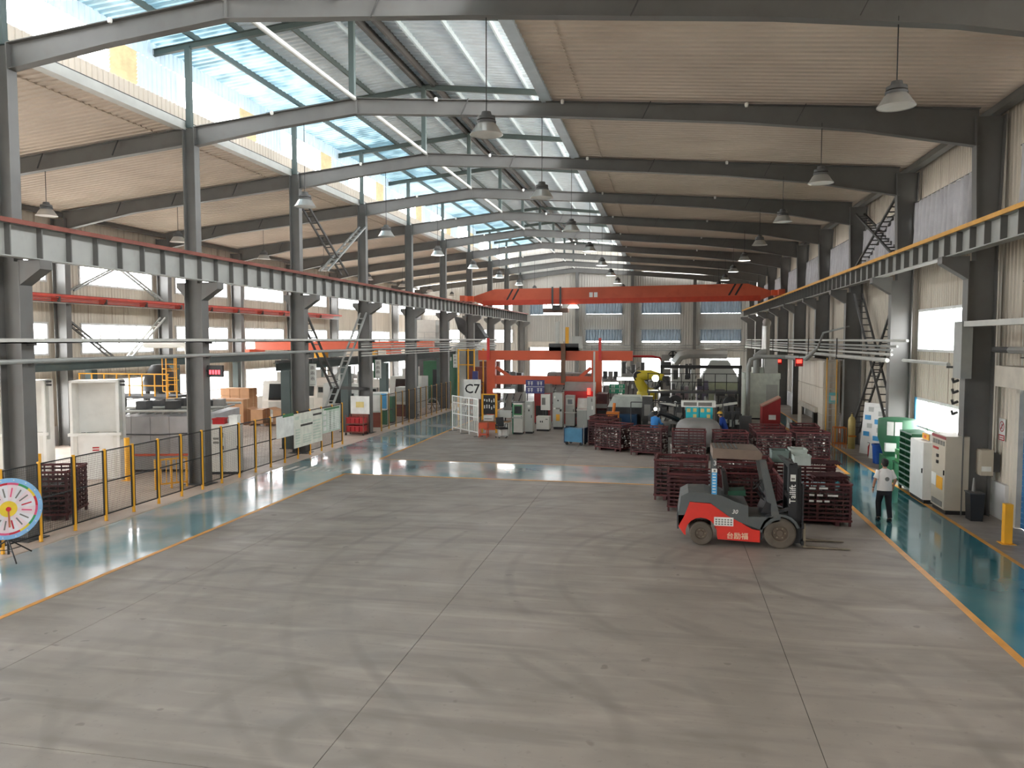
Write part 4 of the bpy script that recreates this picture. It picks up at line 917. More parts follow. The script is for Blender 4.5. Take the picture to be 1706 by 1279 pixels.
    for s, (k_, a) in ((-1, legL), (1, legR)):
        a = V(a); q = MB(); loft(q, [(a + V((0, -0.085, -0.035)), X * 0.03, V((0, 0, 0.03))), (a + V((0, -0.05, -0.03)), X * 0.045, V((0, 0, 0.05))), (a + V((0, 0.05, -0.035)), X * 0.045, V((0, 0, 0.045))), (a + V((0, 0.13, -0.05)), X * 0.05, V((0, 0, 0.03))), (a + V((0, 0.185, -0.055)), X * 0.028, V((0, 0, 0.022)))], 10); q.build('shoe', M['shoe'], o)
    hc = ln((0, 0.0, 1.655)); q = MB()
    if hat:
        loft(q, [(hc + V((0, 0.01, 0.0)), X * 0.125, V((0, 0.15, 0))), (hc + V((0, 0.005, 0.015)), X * 0.108, V((0, 0.122, 0))), (hc + V((0, 0, 0.07)), X * 0.095, V((0, 0.11, 0))), (hc + V((0, 0, 0.11)), X * 0.055, V((0, 0.065, 0)))], 18); q.build('helmet', hat, o)
        q = MB(); loft(q, [(hc + V((0, -0.03, -0.09)), X * 0.07, V((0, 0.06, 0))), (hc + V((0, -0.02, -0.03)), X * 0.088, V((0, 0.085, 0))), (hc + V((0, -0.01, 0.02)), X * 0.088, V((0, 0.09, 0)))], 14); q.build('hair', M['hair'], o)
    else:
        loft(q, [(hc + V((0, -0.045, -0.12)), X * 0.055, V((0, 0.035, 0))), (hc + V((0, -0.028, -0.07)), X * 0.082, V((0, 0.075, 0))), (hc + V((0, -0.012, 0.0)), X * 0.094, V((0, 0.10, 0))), (hc + V((0, 0.0, 0.05)), X * 0.088, V((0, 0.105, 0))), (hc + V((0, 0.005, 0.09)), X * 0.055, V((0, 0.07, 0))), (hc + V((0, 0.005, 0.10)), X * 0.02, V((0, 0.03, 0)))], 16); q.build('hair', M['hair'], o)
    for s in (-1, 1): MB().cb(hc.x + s * 0.085, hc.y + 0.01, hc.z - 0.06, 0.02, 0.03, 0.055).build('ear', M['skin'], o)
    for s in (-1, 1):
        e = ln((s * 0.032, 0.098, 1.612)); MB().lathe([(0, -0.012), (0.012, -0.008), (0.014, 0), (0.012, 0.008), (0, 0.012)], tuple(e), 8, 'y').build('eye', M['black'], o)
    return o
man = person('man in a white tee shirt and dark trousers walking along the teal walkway', (5.93, 22.9, 0.0), 0.06, M['tee'], M['trous'],
       ((-0.27, -0.04, 1.15), (-0.29, 0.04, 0.91)), ((0.28, 0.0, 1.15), (0.27, 0.12, 0.93)), ((-0.12, 0.10, 0.50), (-0.13, 0.02, 0.085)), ((0.11, -0.02, 0.49), (0.12, -0.14, 0.085)), 0.03)
q = MB().lathe([(0.0, 0), (0.055, 0.002), (0.06, 0.004), (0.0, 0.005)], (0.02, -0.150, 1.20), 14, 'y'); q.build('shirt_print', M['ink'], man)
MB().lathe([(0.032, -0.012), (0.034, 0), (0.032, 0.012)], (-0.288, 0.03, 0.94), 12).build('wrist_strap', M['black'], man)

# ------------------------------------------------------------------ crates of castings
M['maroon'] = mat('maroon_crate_paint', (70, 30, 32), 0.6, 0.1, 0.2, 3.0, dark=((104, 66, 52), 0.4, 3.0))
M['maroon2'] = mat('bright_maroon_paint', (92, 38, 38), 0.6, 0.1, 0.15, 3.0)
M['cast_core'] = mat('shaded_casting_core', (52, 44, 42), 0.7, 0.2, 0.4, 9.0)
M['cast'] = mat('raw_aluminium_casting', (172, 168, 162), 0.35, 0.6, 0.45, 6.0)
M['cast_dk'] = mat('dark_iron_casting', (70, 62, 58), 0.55, 0.4, 0.3, 8.0)
def make_crate(W=1.6, D=1.2, Hh=1.15, m=None, name='crate'):
    m = m or M['maroon']; t = thing(name, '', 'crate'); p = 0.06; z0 = 0.12
    for x in (-1, 1):
        for y in (-1, 1): MB().box(x * (W / 2 - p / 2) - p / 2, x * (W / 2 - p / 2) + p / 2, y * (D / 2 - p / 2) - p / 2, y * (D / 2 - p / 2) + p / 2, 0, Hh).build('post', m, t, smooth=False)
    for z in (z0, Hh - 0.05):
        r = MB()
        for y in (-1, 1): r.box(-W / 2, W / 2, y * (D / 2) - 0.025, y * (D / 2) + 0.025, z, z + 0.05)
        for x in (-1, 1): r.box(x * W / 2 - 0.025, x * W / 2 + 0.025, -D / 2, D / 2, z, z + 0.05)
        r.build('top_rail' if z > 0.5 else 'base_rail', M['maroon2'] if m is M['maroon'] else m, t, smooth=False)
    MB().box(-W / 2, W / 2, -D / 2, D / 2, z0 - 0.01, z0 + 0.03).build('deck', m, t, smooth=False)
    nz = 9
    def side(u, c, ln_):
        q = MB()
        for i in range(1, nz):
            z = z0 + (Hh - z0) * i / nz
            if u == 'x': q.box(-ln_ / 2, ln_ / 2, c - 0.01, c + 0.01, z - 0.022, z + 0.022)
            else: q.box(c - 0.01, c + 0.01, -ln_ / 2, ln_ / 2, z - 0.022, z + 0.022)
        for i in range(1, 8):
            a = -ln_ / 2 + ln_ * i / 8; w = 0.03 if i == 4 else 0.008
            if u == 'x': q.box(a - w, a + w, c - 0.018, c + 0.018, z0, Hh - 0.02)
            else: q.box(c - 0.018, c + 0.018, a - w, a + w, z0, Hh - 0.02)
        q.build('slatted_side', m, t, smooth=False)
    side('x', -D / 2, W); side('x', D / 2, W); side('y', -W / 2, D); side('y', W / 2, D)
    for x in (-0.3, 0.3): MB().box(W * x - 0.05, W * x + 0.05, -D / 2, D / 2, 0.0, z0).build('skid', m, t, smooth=False)
    return t
def pile(W, D, z0, z1, n, seed, m, big=1.0):
    rnd = random.Random(seed); q = MB()
    for i in range(n):
        x = rnd.uniform(-W / 2 + 0.1, W / 2 - 0.1); y = rnd.uniform(-D / 2 + 0.1, D / 2 - 0.1)
        if rnd.random() < 0.6: # most visible ones lie against the sides
            if rnd.random() < 0.6: y = -D / 2 + rnd.uniform(0.09, 0.16)
            else: x = rnd.choice((-1, 1)) * (W / 2 - rnd.uniform(0.09, 0.16))
        z = rnd.uniform(z0 + 0.05, z1); a = Vector((rnd.uniform(-1, 1), rnd.uniform(-1, 1), rnd.uniform(-0.6, 0.6))).normalized() * rnd.uniform(0.04, 0.085) * big
        c = Vector((x, y, z))
        if i % 3 == 0: q.cyl(c - a * 0.5, c + a * 0.5, 0.05 * big, 8, 0.03 * big)
        else: q.bar(c - a, c + a, 0.06 * big, 0.035 * big)
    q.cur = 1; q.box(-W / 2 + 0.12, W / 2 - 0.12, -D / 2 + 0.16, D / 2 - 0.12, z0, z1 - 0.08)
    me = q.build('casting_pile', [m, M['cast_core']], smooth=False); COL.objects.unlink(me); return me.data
pA = pile(1.6, 1.2, 0.155, 1.02, 250, 1, M['cast']); pB = pile(1.6, 1.2, 0.155, 0.60, 180, 2, M['cast']); pC = pile(1.6, 1.2, 0.155, 0.85, 260, 3, M['cast_dk'])
crate0 = make_crate(); n_cr = [0]
def crate(x, y, rz, z=0.0, fill='A', label='', sc=None, group=None):
    t = crate0 if n_cr[0] == 0 else copy_tree(crate0); n_cr[0] += 1
    t.location = (x, y, z); t.rotation_euler = (0, 0, rz); t['label'] = label
    if sc: t.scale = sc
    t['group'] = group or 'maroon crates of castings'
    if fill:
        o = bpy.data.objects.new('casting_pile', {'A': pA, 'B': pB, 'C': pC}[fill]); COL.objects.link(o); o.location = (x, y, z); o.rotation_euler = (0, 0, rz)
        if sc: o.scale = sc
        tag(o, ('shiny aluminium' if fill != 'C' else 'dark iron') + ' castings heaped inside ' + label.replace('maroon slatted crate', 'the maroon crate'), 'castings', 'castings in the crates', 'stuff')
    return t
# arc of crates in front of the casting machine
crate(-3.05, 38.95, 1.4, fill='A', label='maroon slatted crate at the end of the arc beside the blue trolley', sc=(0.85, 0.9, 1.05))
crate(-2.9, 37.2, 1.35, fill='C', label='maroon slatted crate with dark castings, second from the blue trolley', sc=(0.9, 0.9, 1.05))
crate(-2.3, 35.45, -0.5, fill='A', label='maroon slatted crate with white parts on top, third from the blue trolley')
crate(-0.7, 34.35, -0.25, fill='A', label='maroon slatted crate half hidden by its neighbour, fourth from the blue trolley')
crate(0.95, 33.45, -0.02, fill='B', label='maroon slatted crate filled only to the middle, fifth from the blue trolley')
crate(2.62, 33.4, 0.02, fill='C', label='maroon slatted crate with dark castings behind the forklift mast roof')
crate(4.3, 33.6, 0.04, fill='A', label='maroon slatted crate brimming with bright castings behind the grey bins')
crate(5.85, 33.95, 0.08, fill='A', label='maroon slatted crate near the corner of the walkway')
crate(5.95, 35.85, 1.5, fill='C', label='maroon slatted crate standing along the walkway line behind the arc', sc=(1.0, 0.9, 1.1))
crate(4.4, 36.0, 0.05, fill='C', label='maroon slatted crate in the second rank behind the arc')
# near group by the forklift
crate(0.5, 25.05, -0.06, fill='C', label='maroon slatted crate with rusty rim behind the forklift counterweight', sc=(1.0, 1.0, 1.12))
crate(0.85, 23.45, -0.03, fill=None, label='maroon slatted crate close behind the forklift seat', sc=(0.95, 0.85, 0.98))
crate(2.35, 25.1, -0.03, fill='A', label='maroon slatted crate behind the forklift cab, castings at the top', sc=(1.05, 1.0, 1.12))
crate(4.2, 25.6, 0.0, fill=None, label='maroon slatted crate carrying the grey bins and a grid lid', sc=(1.1, 1.0, 1.0))
marked = crate(4.02, 22.55, 0.0, fill='C', label='maroon slatted crate with white marks and loose grid lids beside the walkway', sc=(1.08, 1.0, 1.0))
crate(2.45, 23.82, 0.0, fill='C', label='maroon slatted crate directly behind the forklift mast', sc=(0.9, 0.9, 1.0))
# crate behind the left fence
crate(-17.3, 18.9, 0.35, fill='C', label='maroon slatted crate with a wooden rim behind the mesh fence', sc=(1.15, 1.2, 1.2))
crate(-18.6, 16.6, 0.30, fill='C', label='maroon slatted crate behind the fence beside the first column', sc=(1.1, 1.1, 1.15))
# white marks on the walkway crate
for i, (px, w, pz) in enumerate(((3.95, .16, .98), (4.2, .22, .99), (3.95, .13, .80), (4.15, .15, .80), (4.42, .26, .80), (3.95, .12, .64), (4.14, .14, .64), (4.34, .13, .64))):
    MB().box(0, w / 1.08, -0.006, 0.0, 0, 0.05).build('painted_mark', M['paper'], marked, smooth=False, loc=((px - 0.15 - 4.02) / 1.08, -0.625, pz))
# lids and bins on the crates
lid0 = None
def grid_lid(x, y, z, rz, label, w=0.9, d=0.7):
    global lid0
    if lid0 is None:
        t = thing('grid_lid', label, 'grid lid', (x, y, z), rz, 'loose grid lids on the crates')
        q = MB()
        for i in range(13): a = -w / 2 + w * i / 12; q.box(a - 0.012, a + 0.012, -d / 2, d / 2, 0, 0.03)
        q.build('lid_bars', M['maroon'], t, smooth=False); q = MB()
        for i in range(9): a = -d / 2 + d * i / 8; q.box(-w / 2, w / 2, a - 0.012, a + 0.012, 0.03, 0.05)
        q.build('cross_bars', M['maroon'], t, smooth=False); lid0 = t
    else:
        t = copy_tree(lid0); t.location = (x, y, z); t.rotation_euler = (0, 0, rz); t['label'] = label
    return t
grid_lid(4.35, 22.5, 1.155, 0.1, 'lower grid lid lying on the walkway crate')
grid_lid(4.42, 22.55, 1.21, -0.05, 'middle grid lid stacked on the walkway crate')
grid_lid(4.38, 22.5, 1.265, 0.15, 'top grid lid stacked on the walkway crate')
grid_lid(4.84, 25.5, 1.155, 0.0, 'grid lid beside the grey bins')
M['bin'] = mat('grey_green_bin', (112, 128, 122), 0.5); M['binw'] = mat('pale_bin', (188, 196, 188), 0.5)
def bin_box(x, y, z, w, d, h, m, label, rz=0.0, group=None, name='parts_bin'):
    t = thing(name, label, 'bin', (x, y, z), rz, group); e = 0.025
    q = MB().box(-w / 2, w / 2, -d / 2, d / 2, 0, e); q.box(-w / 2, w / 2, -d / 2, -d / 2 + e, e, h); q.box(-w / 2, w / 2, d / 2 - e, d / 2, e, h); q.box(-w / 2, -w / 2 + e, -d / 2 + e, d / 2 - e, e, h); q.box(w / 2 - e, w / 2, -d / 2 + e, d / 2 - e, e, h)
    q.build('tub', m, t, smooth=False)
    q = MB(); 
    for s in (-1, 1): q.box(-w / 2 - 0.02, w / 2 + 0.02, s * d / 2 - 0.02, s * d / 2 + 0.02, h - 0.05, h); q.box(s * w / 2 - 0.02, s * w / 2 + 0.02, -d / 2, d / 2, h - 0.05, h)
    q.build('rim', m, t, smooth=False); return t
bin_box(3.53, 25.75, 1.155, 0.5, 0.6, 0.36, M['bin'], 'grey green bin on the crate behind the mast')
bin_box(4.1, 25.85, 1.155, 0.48, 0.6, 0.40, M['binw'], 'pale bin between two others on the crate')
bin_box(4.1, 25.1, 1.155, 0.48, 0.42, 0.30, M['binw'], 'pale low bin at the front of the crate with grid lid')

# ------------------------------------------------------------------ safety fence
M['mesh'] = mat('black_wire_mesh', (28, 27, 27), 0.6)
PW, PH, PZ = 1.14, 1.78, 0.18
def fence(x, ys, label, post_m, skip=(), panel_m=None, zigzag=0.0):
    t = thing('safety_fence', label, 'fence', (x, ys[0], 0)); src = {}
    for i, y in enumerate(ys):
        dy = y - ys[0]
        if 'p' not in src:
            p = MB().box(-0.03, 0.03, -0.03, 0.03, 0, 2.0).build('post', post_m, t, smooth=False); MB().box(-0.08, 0.08, -0.05, 0.05, 0.0, 0.012).build('foot_plate', post_m, p, smooth=False); src['p'] = p
        else:
            p = inst(src['p'], 'post', t, (0, dy, 0)); inst(src['p'].children[0], 'foot_plate', p)
        if i + 1 < len(ys) and i not in skip:
            w = ys[i + 1] - y - 0.09; key = round(w, 2)
            if key not in src:
                f = MB(); f.box(-0.015, 0.015, 0.045, 0.045 + 0.03, PZ, PZ + PH); f.box(-0.015, 0.015, 0.045 + w - 0.03, 0.045 + w, PZ, PZ + PH)
                for z in (PZ, PZ + PH * 0.5, PZ + PH - 0.03): f.box(-0.015, 0.015, 0.075, 0.015 + w, z, z + 0.03)
                fo = f.build('panel_frame', panel_m or M['mesh'], t, smooth=False)
                g = MB(); n1 = int(w / 0.055); n2 = int(PH / 0.055)
                for k in range(1, n1): a = 0.045 + w * k / n1; g.box(-0.0022, 0.0022, a - 0.0022, a + 0.0022, PZ, PZ + PH)
                for k in range(1, n2): z = PZ + PH * k / n2; g.box(-0.0022, 0.0022, 0.045, 0.045 + w, z - 0.0022, z + 0.0022)
                go = g.build('wire_mesh', panel_m or M['mesh'], fo, smooth=False); src[key] = (fo, go)
            else:
                fo = inst(src[key][0], 'panel_frame', t, (0, dy, 0)); inst(src[key][1], 'wire_mesh', fo); continue
            fo.location = (0, dy, 0)
    return t
YP = [13.0, 14.13, 15.26] + [16.39 + 1.142 * i for i in range(17)]
fence(-15.1, YP, 'yellow post and black mesh safety fence along the teal walkway', M['yellow'])
fence(-15.15, [40.0 + 1.15 * i for i in range(13)], 'further yellow post mesh fence beyond the red tote cart', mat('dull_yellow_paint', (184, 140, 66), 0.55))
# ------------------------------------------------------------------ generic cabinets and boxes
def cabinet(name, label, cat, x, y, rz, w, d, h, m, doors=1, plinth=0.1, bits=(), z=0.0, group=None, handle=True, pm=None, gap=0.008, top=None):
    """front face looks along local -y; bits = (part name, u0, u1, v0, v1, material[, proud]) as fractions of the front"""
    t = thing(name, label, cat, (x, y, z), rz, group)
    MB().box(-w / 2, w / 2, -d / 2 + 0.02, d / 2, plinth, h).build('body', m, t, smooth=False)
    if plinth: MB().box(-w / 2 + 0.02, w / 2 - 0.02, -d / 2 + 0.05, d / 2 - 0.02, 0, plinth).build('plinth', pm or M['black'], t, smooth=False)
    for i in range(doors):
        a0, a1 = -w / 2 + w * i / doors + gap, -w / 2 + w * (i + 1) / doors - gap
        dr = MB().box(a0, a1, -d / 2, -d / 2 + 0.02, plinth + gap, h - gap).build('door', m, t, smooth=False)
        if handle: MB().box(a1 - 0.07, a1 - 0.04, -d / 2 - 0.03, -d / 2, h * 0.5, h * 0.5 + 0.14).build('handle', M['black'], dr, smooth=False)
    for b in bits:
        pr = b[6] if len(b) > 6 else 0.012
        MB().box(-w / 2 + w * b[1], -w / 2 + w * b[2], -d / 2 - pr, -d / 2 + 0.001, h * b[3], h * b[4]).build(b[0], b[5], t, smooth=False)
    if top: MB().box(-w / 2 - 0.02, w / 2 + 0.02, -d / 2 - 0.02, d / 2 + 0.02, h, h + 0.03).build('top_plate', top, t, smooth=False)
    return t
def front(pl, pr, ytop, z=0.0):
    """floor pixels of the front edge -> centre, angle, width, height (top pixel row ytop)"""
    a = onz(*pl, z); b = onz(*pr, z); c = (a + b) / 2; r = math.atan2(b.y - a.y, b.x - a.x)
    return c, r, (b - a).length, ony((pl[0] + pr[0]) / 2, ytop, c.y).z - z
def cab_px(name, label, cat, pl, pr, ytop, d, m, **k):
    c, r, w, h = front(pl, pr, ytop); r = 0.0; w = (onz(*pr) - onz(*pl)).x - 0.03; n = Vector((-math.sin(r), math.cos(r), 0)) * (d / 2)
    return cabinet(name, label, cat, c.x + n.x, c.y + n.y, r, w, d, h, m, **k)
M['offwhite'] = mat('off_white_enamel', (214, 212, 204), 0.45, 0, 0.05)
M['cabgrey'] = mat('light_grey_enamel', (178, 180, 174), 0.45, 0, 0.05)
M['cabtan'] = mat('beige_enamel', (186, 176, 158), 0.45, 0, 0.05)
M['screen'] = mat('dark_screen', (20, 26, 28), 0.2)
M['mach'] = mat('worn_machine_grey', (136, 134, 130), 0.5, 0.1, 0.15, 2.0, dark=((100, 90, 84), 0.4, 2.0))
M['machd'] = mat('dark_machine_grey', (70, 70, 70), 0.55, 0.1, 0.2, 2.0)
M['carton'] = mat('brown_cardboard', (178, 136, 100), 0.8, 0, 0.08, 3.0)
M['wood'] = mat('pallet_wood', (150, 112, 78), 0.8, 0, 0.15, 4.0)
M['redp'] = mat('red_plastic', (172, 30, 34), 0.4)
M['reds'] = mat('red_machine_paint', (150, 34, 36), 0.5, 0, 0.1)
M['green'] = mat('dark_green_paint', (34, 92, 60), 0.5, 0, 0.1)
M['green2'] = mat('bright_green_paint', (46, 124, 66), 0.5, 0, 0.1)
M['signg'] = mat('sign_green', (24, 130, 96), 0.5); M['signb'] = mat('sign_navy', (58, 60, 112), 0.5)
M['bluep'] = mat('blue_plastic', (30, 80, 160), 0.45)
M['turq'] = mat('turquoise_fabric', (34, 178, 190), 0.6, 0, 0.08)
M['tube_lit'] = mat('lit_tube_lamp', (255, 255, 250), 0.4, emit=((255, 255, 250), 3.0))
M['red_lit'] = mat('lit_red_signal', (255, 60, 50), 0.4, emit=((255, 40, 30), 3.0))
M['led'] = mat('lit_red_digits', (255, 60, 70), 0.4, emit=((255, 50, 60), 2.0))

# ------------------------------------------------------------------ left side: lift door cabinets
def lift_cab(label, x, y, rz, w=1.72, h=3.55, d=0.9):
    t = thing('lift_door_cabinet', label, 'cabinet', (x, y, 0), rz, 'white lift door cabinets'); m = M['white']; e = 0.09; hm = h * 0.46
    for s in (-1, 1): MB().box(s * w / 2 - (e if s > 0 else 0), s * w / 2 + (e if s < 0 else 0), -d / 2, d / 2, 0, h).build('side_wall', m, t, smooth=False)
    MB().box(-w / 2, w / 2, -d / 2, d / 2, h - 0.08, h).build('header', m, t, smooth=False)
    MB().box(-w / 2 + e, w / 2 - e, 0.30, 0.35, hm, h - 0.08).build('raised_door', m, t, smooth=False)
    MB().box(-w / 2 - 0.06, w / 2 + 0.06, -d / 2 - 0.06, -d / 2 + 0.12, hm - 0.05, hm + 0.05).build('ledge', m, t, smooth=False)
    MB().box(-w / 2 + e + 0.12, w / 2 - e - 0.12, -d / 2 + 0.03, -d / 2 + 0.06, 0.03, hm - 0.05).build('lower_door', m, t, smooth=False)
    for s in (-1, 1): MB().box(s * (w / 2 - e - 0.06) - 0.06, s * (w / 2 - e - 0.06) + 0.06, -d / 2, -d / 2 + 0.08, 0, hm - 0.05).build('door_jamb', M['offwhite'], t, smooth=False)
    pq = MB().box(-0.12, 0.14, -d / 2 + 0.022, -d / 2 + 0.03, hm * 0.62, hm * 0.62 + 0.2).build('notice', M['paper'], t, smooth=False)
    for k in range(2): MB().box(-0.10, 0.12, -d / 2 + 0.018, -d / 2 + 0.022, hm * 0.62 + 0.03 + 0.09 * k, hm * 0.62 + 0.08 + 0.09 * k).build('print', M['redp'], pq, smooth=False)
    MB().box(w / 2, w / 2 + 0.08, -d / 2 + 0.1, -d / 2 + 0.2, hm - 0.2, h).build('lift_rail', M['cabgrey'], t, smooth=False)
    for k in (0, 1): MB().cyl((w / 2 + 0.04, -d / 2 + 0.1, h - 0.05 - 0.12 * k), (w / 2 + 0.2, -d / 2 + 0.1, h - 0.05 - 0.12 * k), 0.04, 8).build('pulley', M['machd'], t)
    return t
c = onz(150, 800); lift_cab('white lift door cabinet standing free behind the mesh fence', c.x, c.y + 0.5, 0.42, w=1.6)
lift_cab('white lift door cabinet half hidden behind the first inner column', c.x - 2.5, c.y - 0.1, 0.42, w=1.6)
# long washing line machine
M['wash'] = mat('brushed_grey_panel', (170, 168, 168), 0.45, 0.2, 0.1, 1.5, dark=((140, 134, 132), 0.4, 1.2))
wm = thing('washing_line', 'long grey panelled washing line with conveyor on top', 'machine', (-18.65, 26.05, 0), 0.25)
src = None
for k in range(5):
    MB().box(-1.75 + 0.7 * k + 0.01, -1.75 + 0.7 * (k + 1) - 0.01, 0.0, 0.03, 0.25, 2.1).build('side_panel', M['wash'], wm, smooth=False)
MB().box(-1.74, 1.74, 0.03, 4.2, 0.1, 2.08).build('tank', M['wash'], wm, smooth=False)
for s in (0.1, 1.6, 3.9): MB().cyl((-1.9, s, 2.3), (1.9, s, 2.3), 0.05, 8).build('roller_rail', M['pipel'], wm)
for k in range(12): MB().cyl((-1.7 + 0.3 * k, 0.1, 2.22), (-1.7 + 0.3 * k, 3.9, 2.22), 0.045, 8).build('roller', M['pipe'], wm)
for k in range(3): MB().box(-1.2 + k * 1.1, -0.8 + k * 1.1, 0.8, 1.4, 2.3, 2.62).build('drive_motor', M['machd'], wm, smooth=False)
MB().box(-1.75, 1.75, -0.04, 0.0, 0.62, 0.70).build('guard_strip', M['orange2'], wm, smooth=False)
MB().tube([(-1.7, -0.03, 1.45), (0, -0.04, 1.42), (1.7, -0.03, 1.5)], 0.025, 6).build('hose', M['machd'], wm)
for x in (-1.6, 1.6):
    for y in (0.2, 3.9): MB().box(x - 0.06, x + 0.06, y - 0.06, y + 0.06, 0, 0.1).build('foot', M['machd'], wm, smooth=False)
for k in range(7): MB().box(-1.6 + k * 0.5, -1.25 + k * 0.5, 1.8 + 0.2 * (k % 3), 2.3 + 0.2 * (k % 3), 2.3, 2.5 + 0.05 * (k % 4)).build('workpiece_tray', M['machd'] if k % 2 else M['mach'], wm, smooth=False)
cabinet('junction_box', 'pale wall box hanging on a post beside the washing line', 'box', -20.15, 25.05, 0.25, 0.42, 0.2, 1.85, M['offwhite'], bits=(), plinth=0.0)
# bollards
def bollard(label, x, y, h, square=False, w=0.07, group='yellow bollards'):
    t = thing('bollard', label, 'bollard', (x, y, 0), group=group)
    (MB().box(-w, w, -w, w, 0.012, h) if square else MB().cyl((0, 0, 0.012), (0, 0, h), w, 14)).build('shaft', M['yellow'], t)
    MB().box(-w * 1.8, w * 1.8, -w * 1.8, w * 1.8, 0, 0.012).build('foot_plate', M['yellow'], t, smooth=False)
    return t
p = onz(213, 800); bollard('tall yellow bollard in front of the washing line', p.x, p.y, 1.52, w=0.09)
p = onz(96, 810); bollard('yellow bollard between the two white lift door cabinets', p.x + 0.1, p.y - 0.9, 1.25, w=0.09)
yr = thing('guard_rail', 'low yellow guard rail near the second inner column behind the fence', 'guard rail', (-16.6, 22.9, 0), 0.9)
for x in (0, 0.5, 1.0): MB().box(x - 0.03, x + 0.03, -0.03, 0.03, 0, 1.0).build('post', M['yellow'], yr, smooth=False)
for z in (0.15, 0.97): MB().box(-0.03, 1.03, -0.03, 0.03, z, z + 0.05).build('rail', M['yellow'], yr, smooth=False)
for x in (0.17, 0.34, 0.67, 0.84): MB().box(x - 0.012, x + 0.012, -0.012, 0.012, 0.2, 0.97).build('baluster', M['yellow'], yr, smooth=False)
# platform with yellow railing behind the washing line
pf = thing('work_platform', 'steel work platform with yellow railings behind the washing line', 'platform', (-26.3, 31.0, 0))
MB().box(0, 4.6, 0, 1.6, 2.35, 2.45).build('deck', M['machd'], pf, smooth=False)
for x in (0.1, 2.3, 4.5):
    for y in (0.1, 1.5): MB().box(x - 0.06, x + 0.06, y - 0.06, y + 0.06, 0, 2.35).build('leg', M['steel_dk'], pf, smooth=False)
for k in range(8): MB().box(0.05 + 0.64 * k - 0.025, 0.05 + 0.64 * k + 0.025, 0.0, 0.05, 2.45, 3.45).build('railing_post', M['yellow'], pf, smooth=False)
for z in (2.9, 3.42): MB().box(0, 4.6, 0, 0.05, z, z + 0.05).build('railing_bar', M['yellow'], pf, smooth=False)
cg = thing('ladder_cage', 'yellow safety cage of a ladder behind the second inner column', 'ladder', (ony(277, 620, 30.9).x, 30.9, 0))
for x in (0, 0.5): MB().cyl((x, 0, 0), (x, 0, 4.2), 0.03, 8).build('stile', M['yellow'], cg)
for k in range(13): MB().cyl((0, 0, 0.3 + 0.3 * k), (0.5, 0, 0.3 + 0.3 * k), 0.018, 6).build('rung', M['yellow'], cg)
for z in (2.7, 3.2, 3.7, 4.2): MB().tube([(0.25 + 0.36 * math.cos(a), -0.36 - 0.36 * math.sin(a) + 0.36, z) for a in [PI * i / 10 for i in range(11)]], 0.02, 6).build('hoop', M['yellow'], cg)
for a in (0.6, 1.57, 2.54): x_, y_ = 0.25 + 0.36 * math.cos(a), -0.36 * math.sin(a); MB().bar((x_, y_, 2.7), (x_, y_, 4.2), 0.03).build('cage_bar', M['yellow'], cg)
# extractor duct and hood behind
pipes('extract_duct', 'pale extract duct with an elbow above the washing line', [([(-24.3, 33, 4.75), (-22.5, 33, 4.75), (-22.15, 33, 4.68), (-22.0, 33, 4.4), (-22.0, 33, 2.3), (-22.0, 33, 0.0)], 0.17, M['offwhite'])], M['offwhite'], 'duct')
bh = thing('furnace_bell', 'dark bell shaped furnace hood on a stand beyond the platform', 'furnace', (ony(215, 640, 35.4).x + 1.8, 35.4, 0))
MB().lathe([(0.85, 2.4), (0.8, 2.9), (0.6, 3.4), (0.4, 3.7), (0.0, 3.75)], n=20).build('bell', M['machd'], bh)
for a in range(4): MB().box(0.6 * math.cos(a * PI / 2 + 0.8) - 0.08, 0.6 * math.cos(a * PI / 2 + 0.8) + 0.08, 0.6 * math.sin(a * PI / 2 + 0.8) - 0.08, 0.6 * math.sin(a * PI / 2 + 0.8) + 0.08, 0, 2.42).build('leg', M['machd'], bh, smooth=False)
# led display on a bracket
ld = thing('led_display', 'black display with red lit digits on the second inner column', 'display', (XC + 0.6, 24.2, 3.95))
MB().box(-0.22, 0.35, -0.05, 0.05, -0.24, 0.16).build('case', M['black'], ld, smooth=False)
for k in range(4): MB().box(-0.14 + 0.11 * k, -0.07 + 0.11 * k, -0.056, -0.05, -0.14, 0.0).build('digit', M['led'], ld, smooth=False)
MB().box(-0.285, -0.2, -0.02, 0.02, -0.06, 0.0).build('bracket', M['machd'], ld, smooth=False)
# white control cabinet beside column two, with boxes on top
cabinet('control_cabinet', 'white control cabinet behind the fence beside the second inner column', 'cabinet', -16.05, 26.3, 0.25, 1.05, 0.5, 1.86, M['offwhite'], doors=2, bits=(('vent', .1, .3, .62, .66, M['ink']), ('vent', .1, .3, .7, .74, M['ink']), ('sign', .35, .45, .74, .84, M['ink'])))
bin_box(-16.3, 26.28, 1.86, 0.42, 0.4, 0.22, M['redp'], 'small red tray on the white control cabinet', 0.25)
bin_box(-15.78, 26.42, 1.86, 0.3, 0.4, 0.32, M['paper'], 'small white tray on the white control cabinet', 0.25)
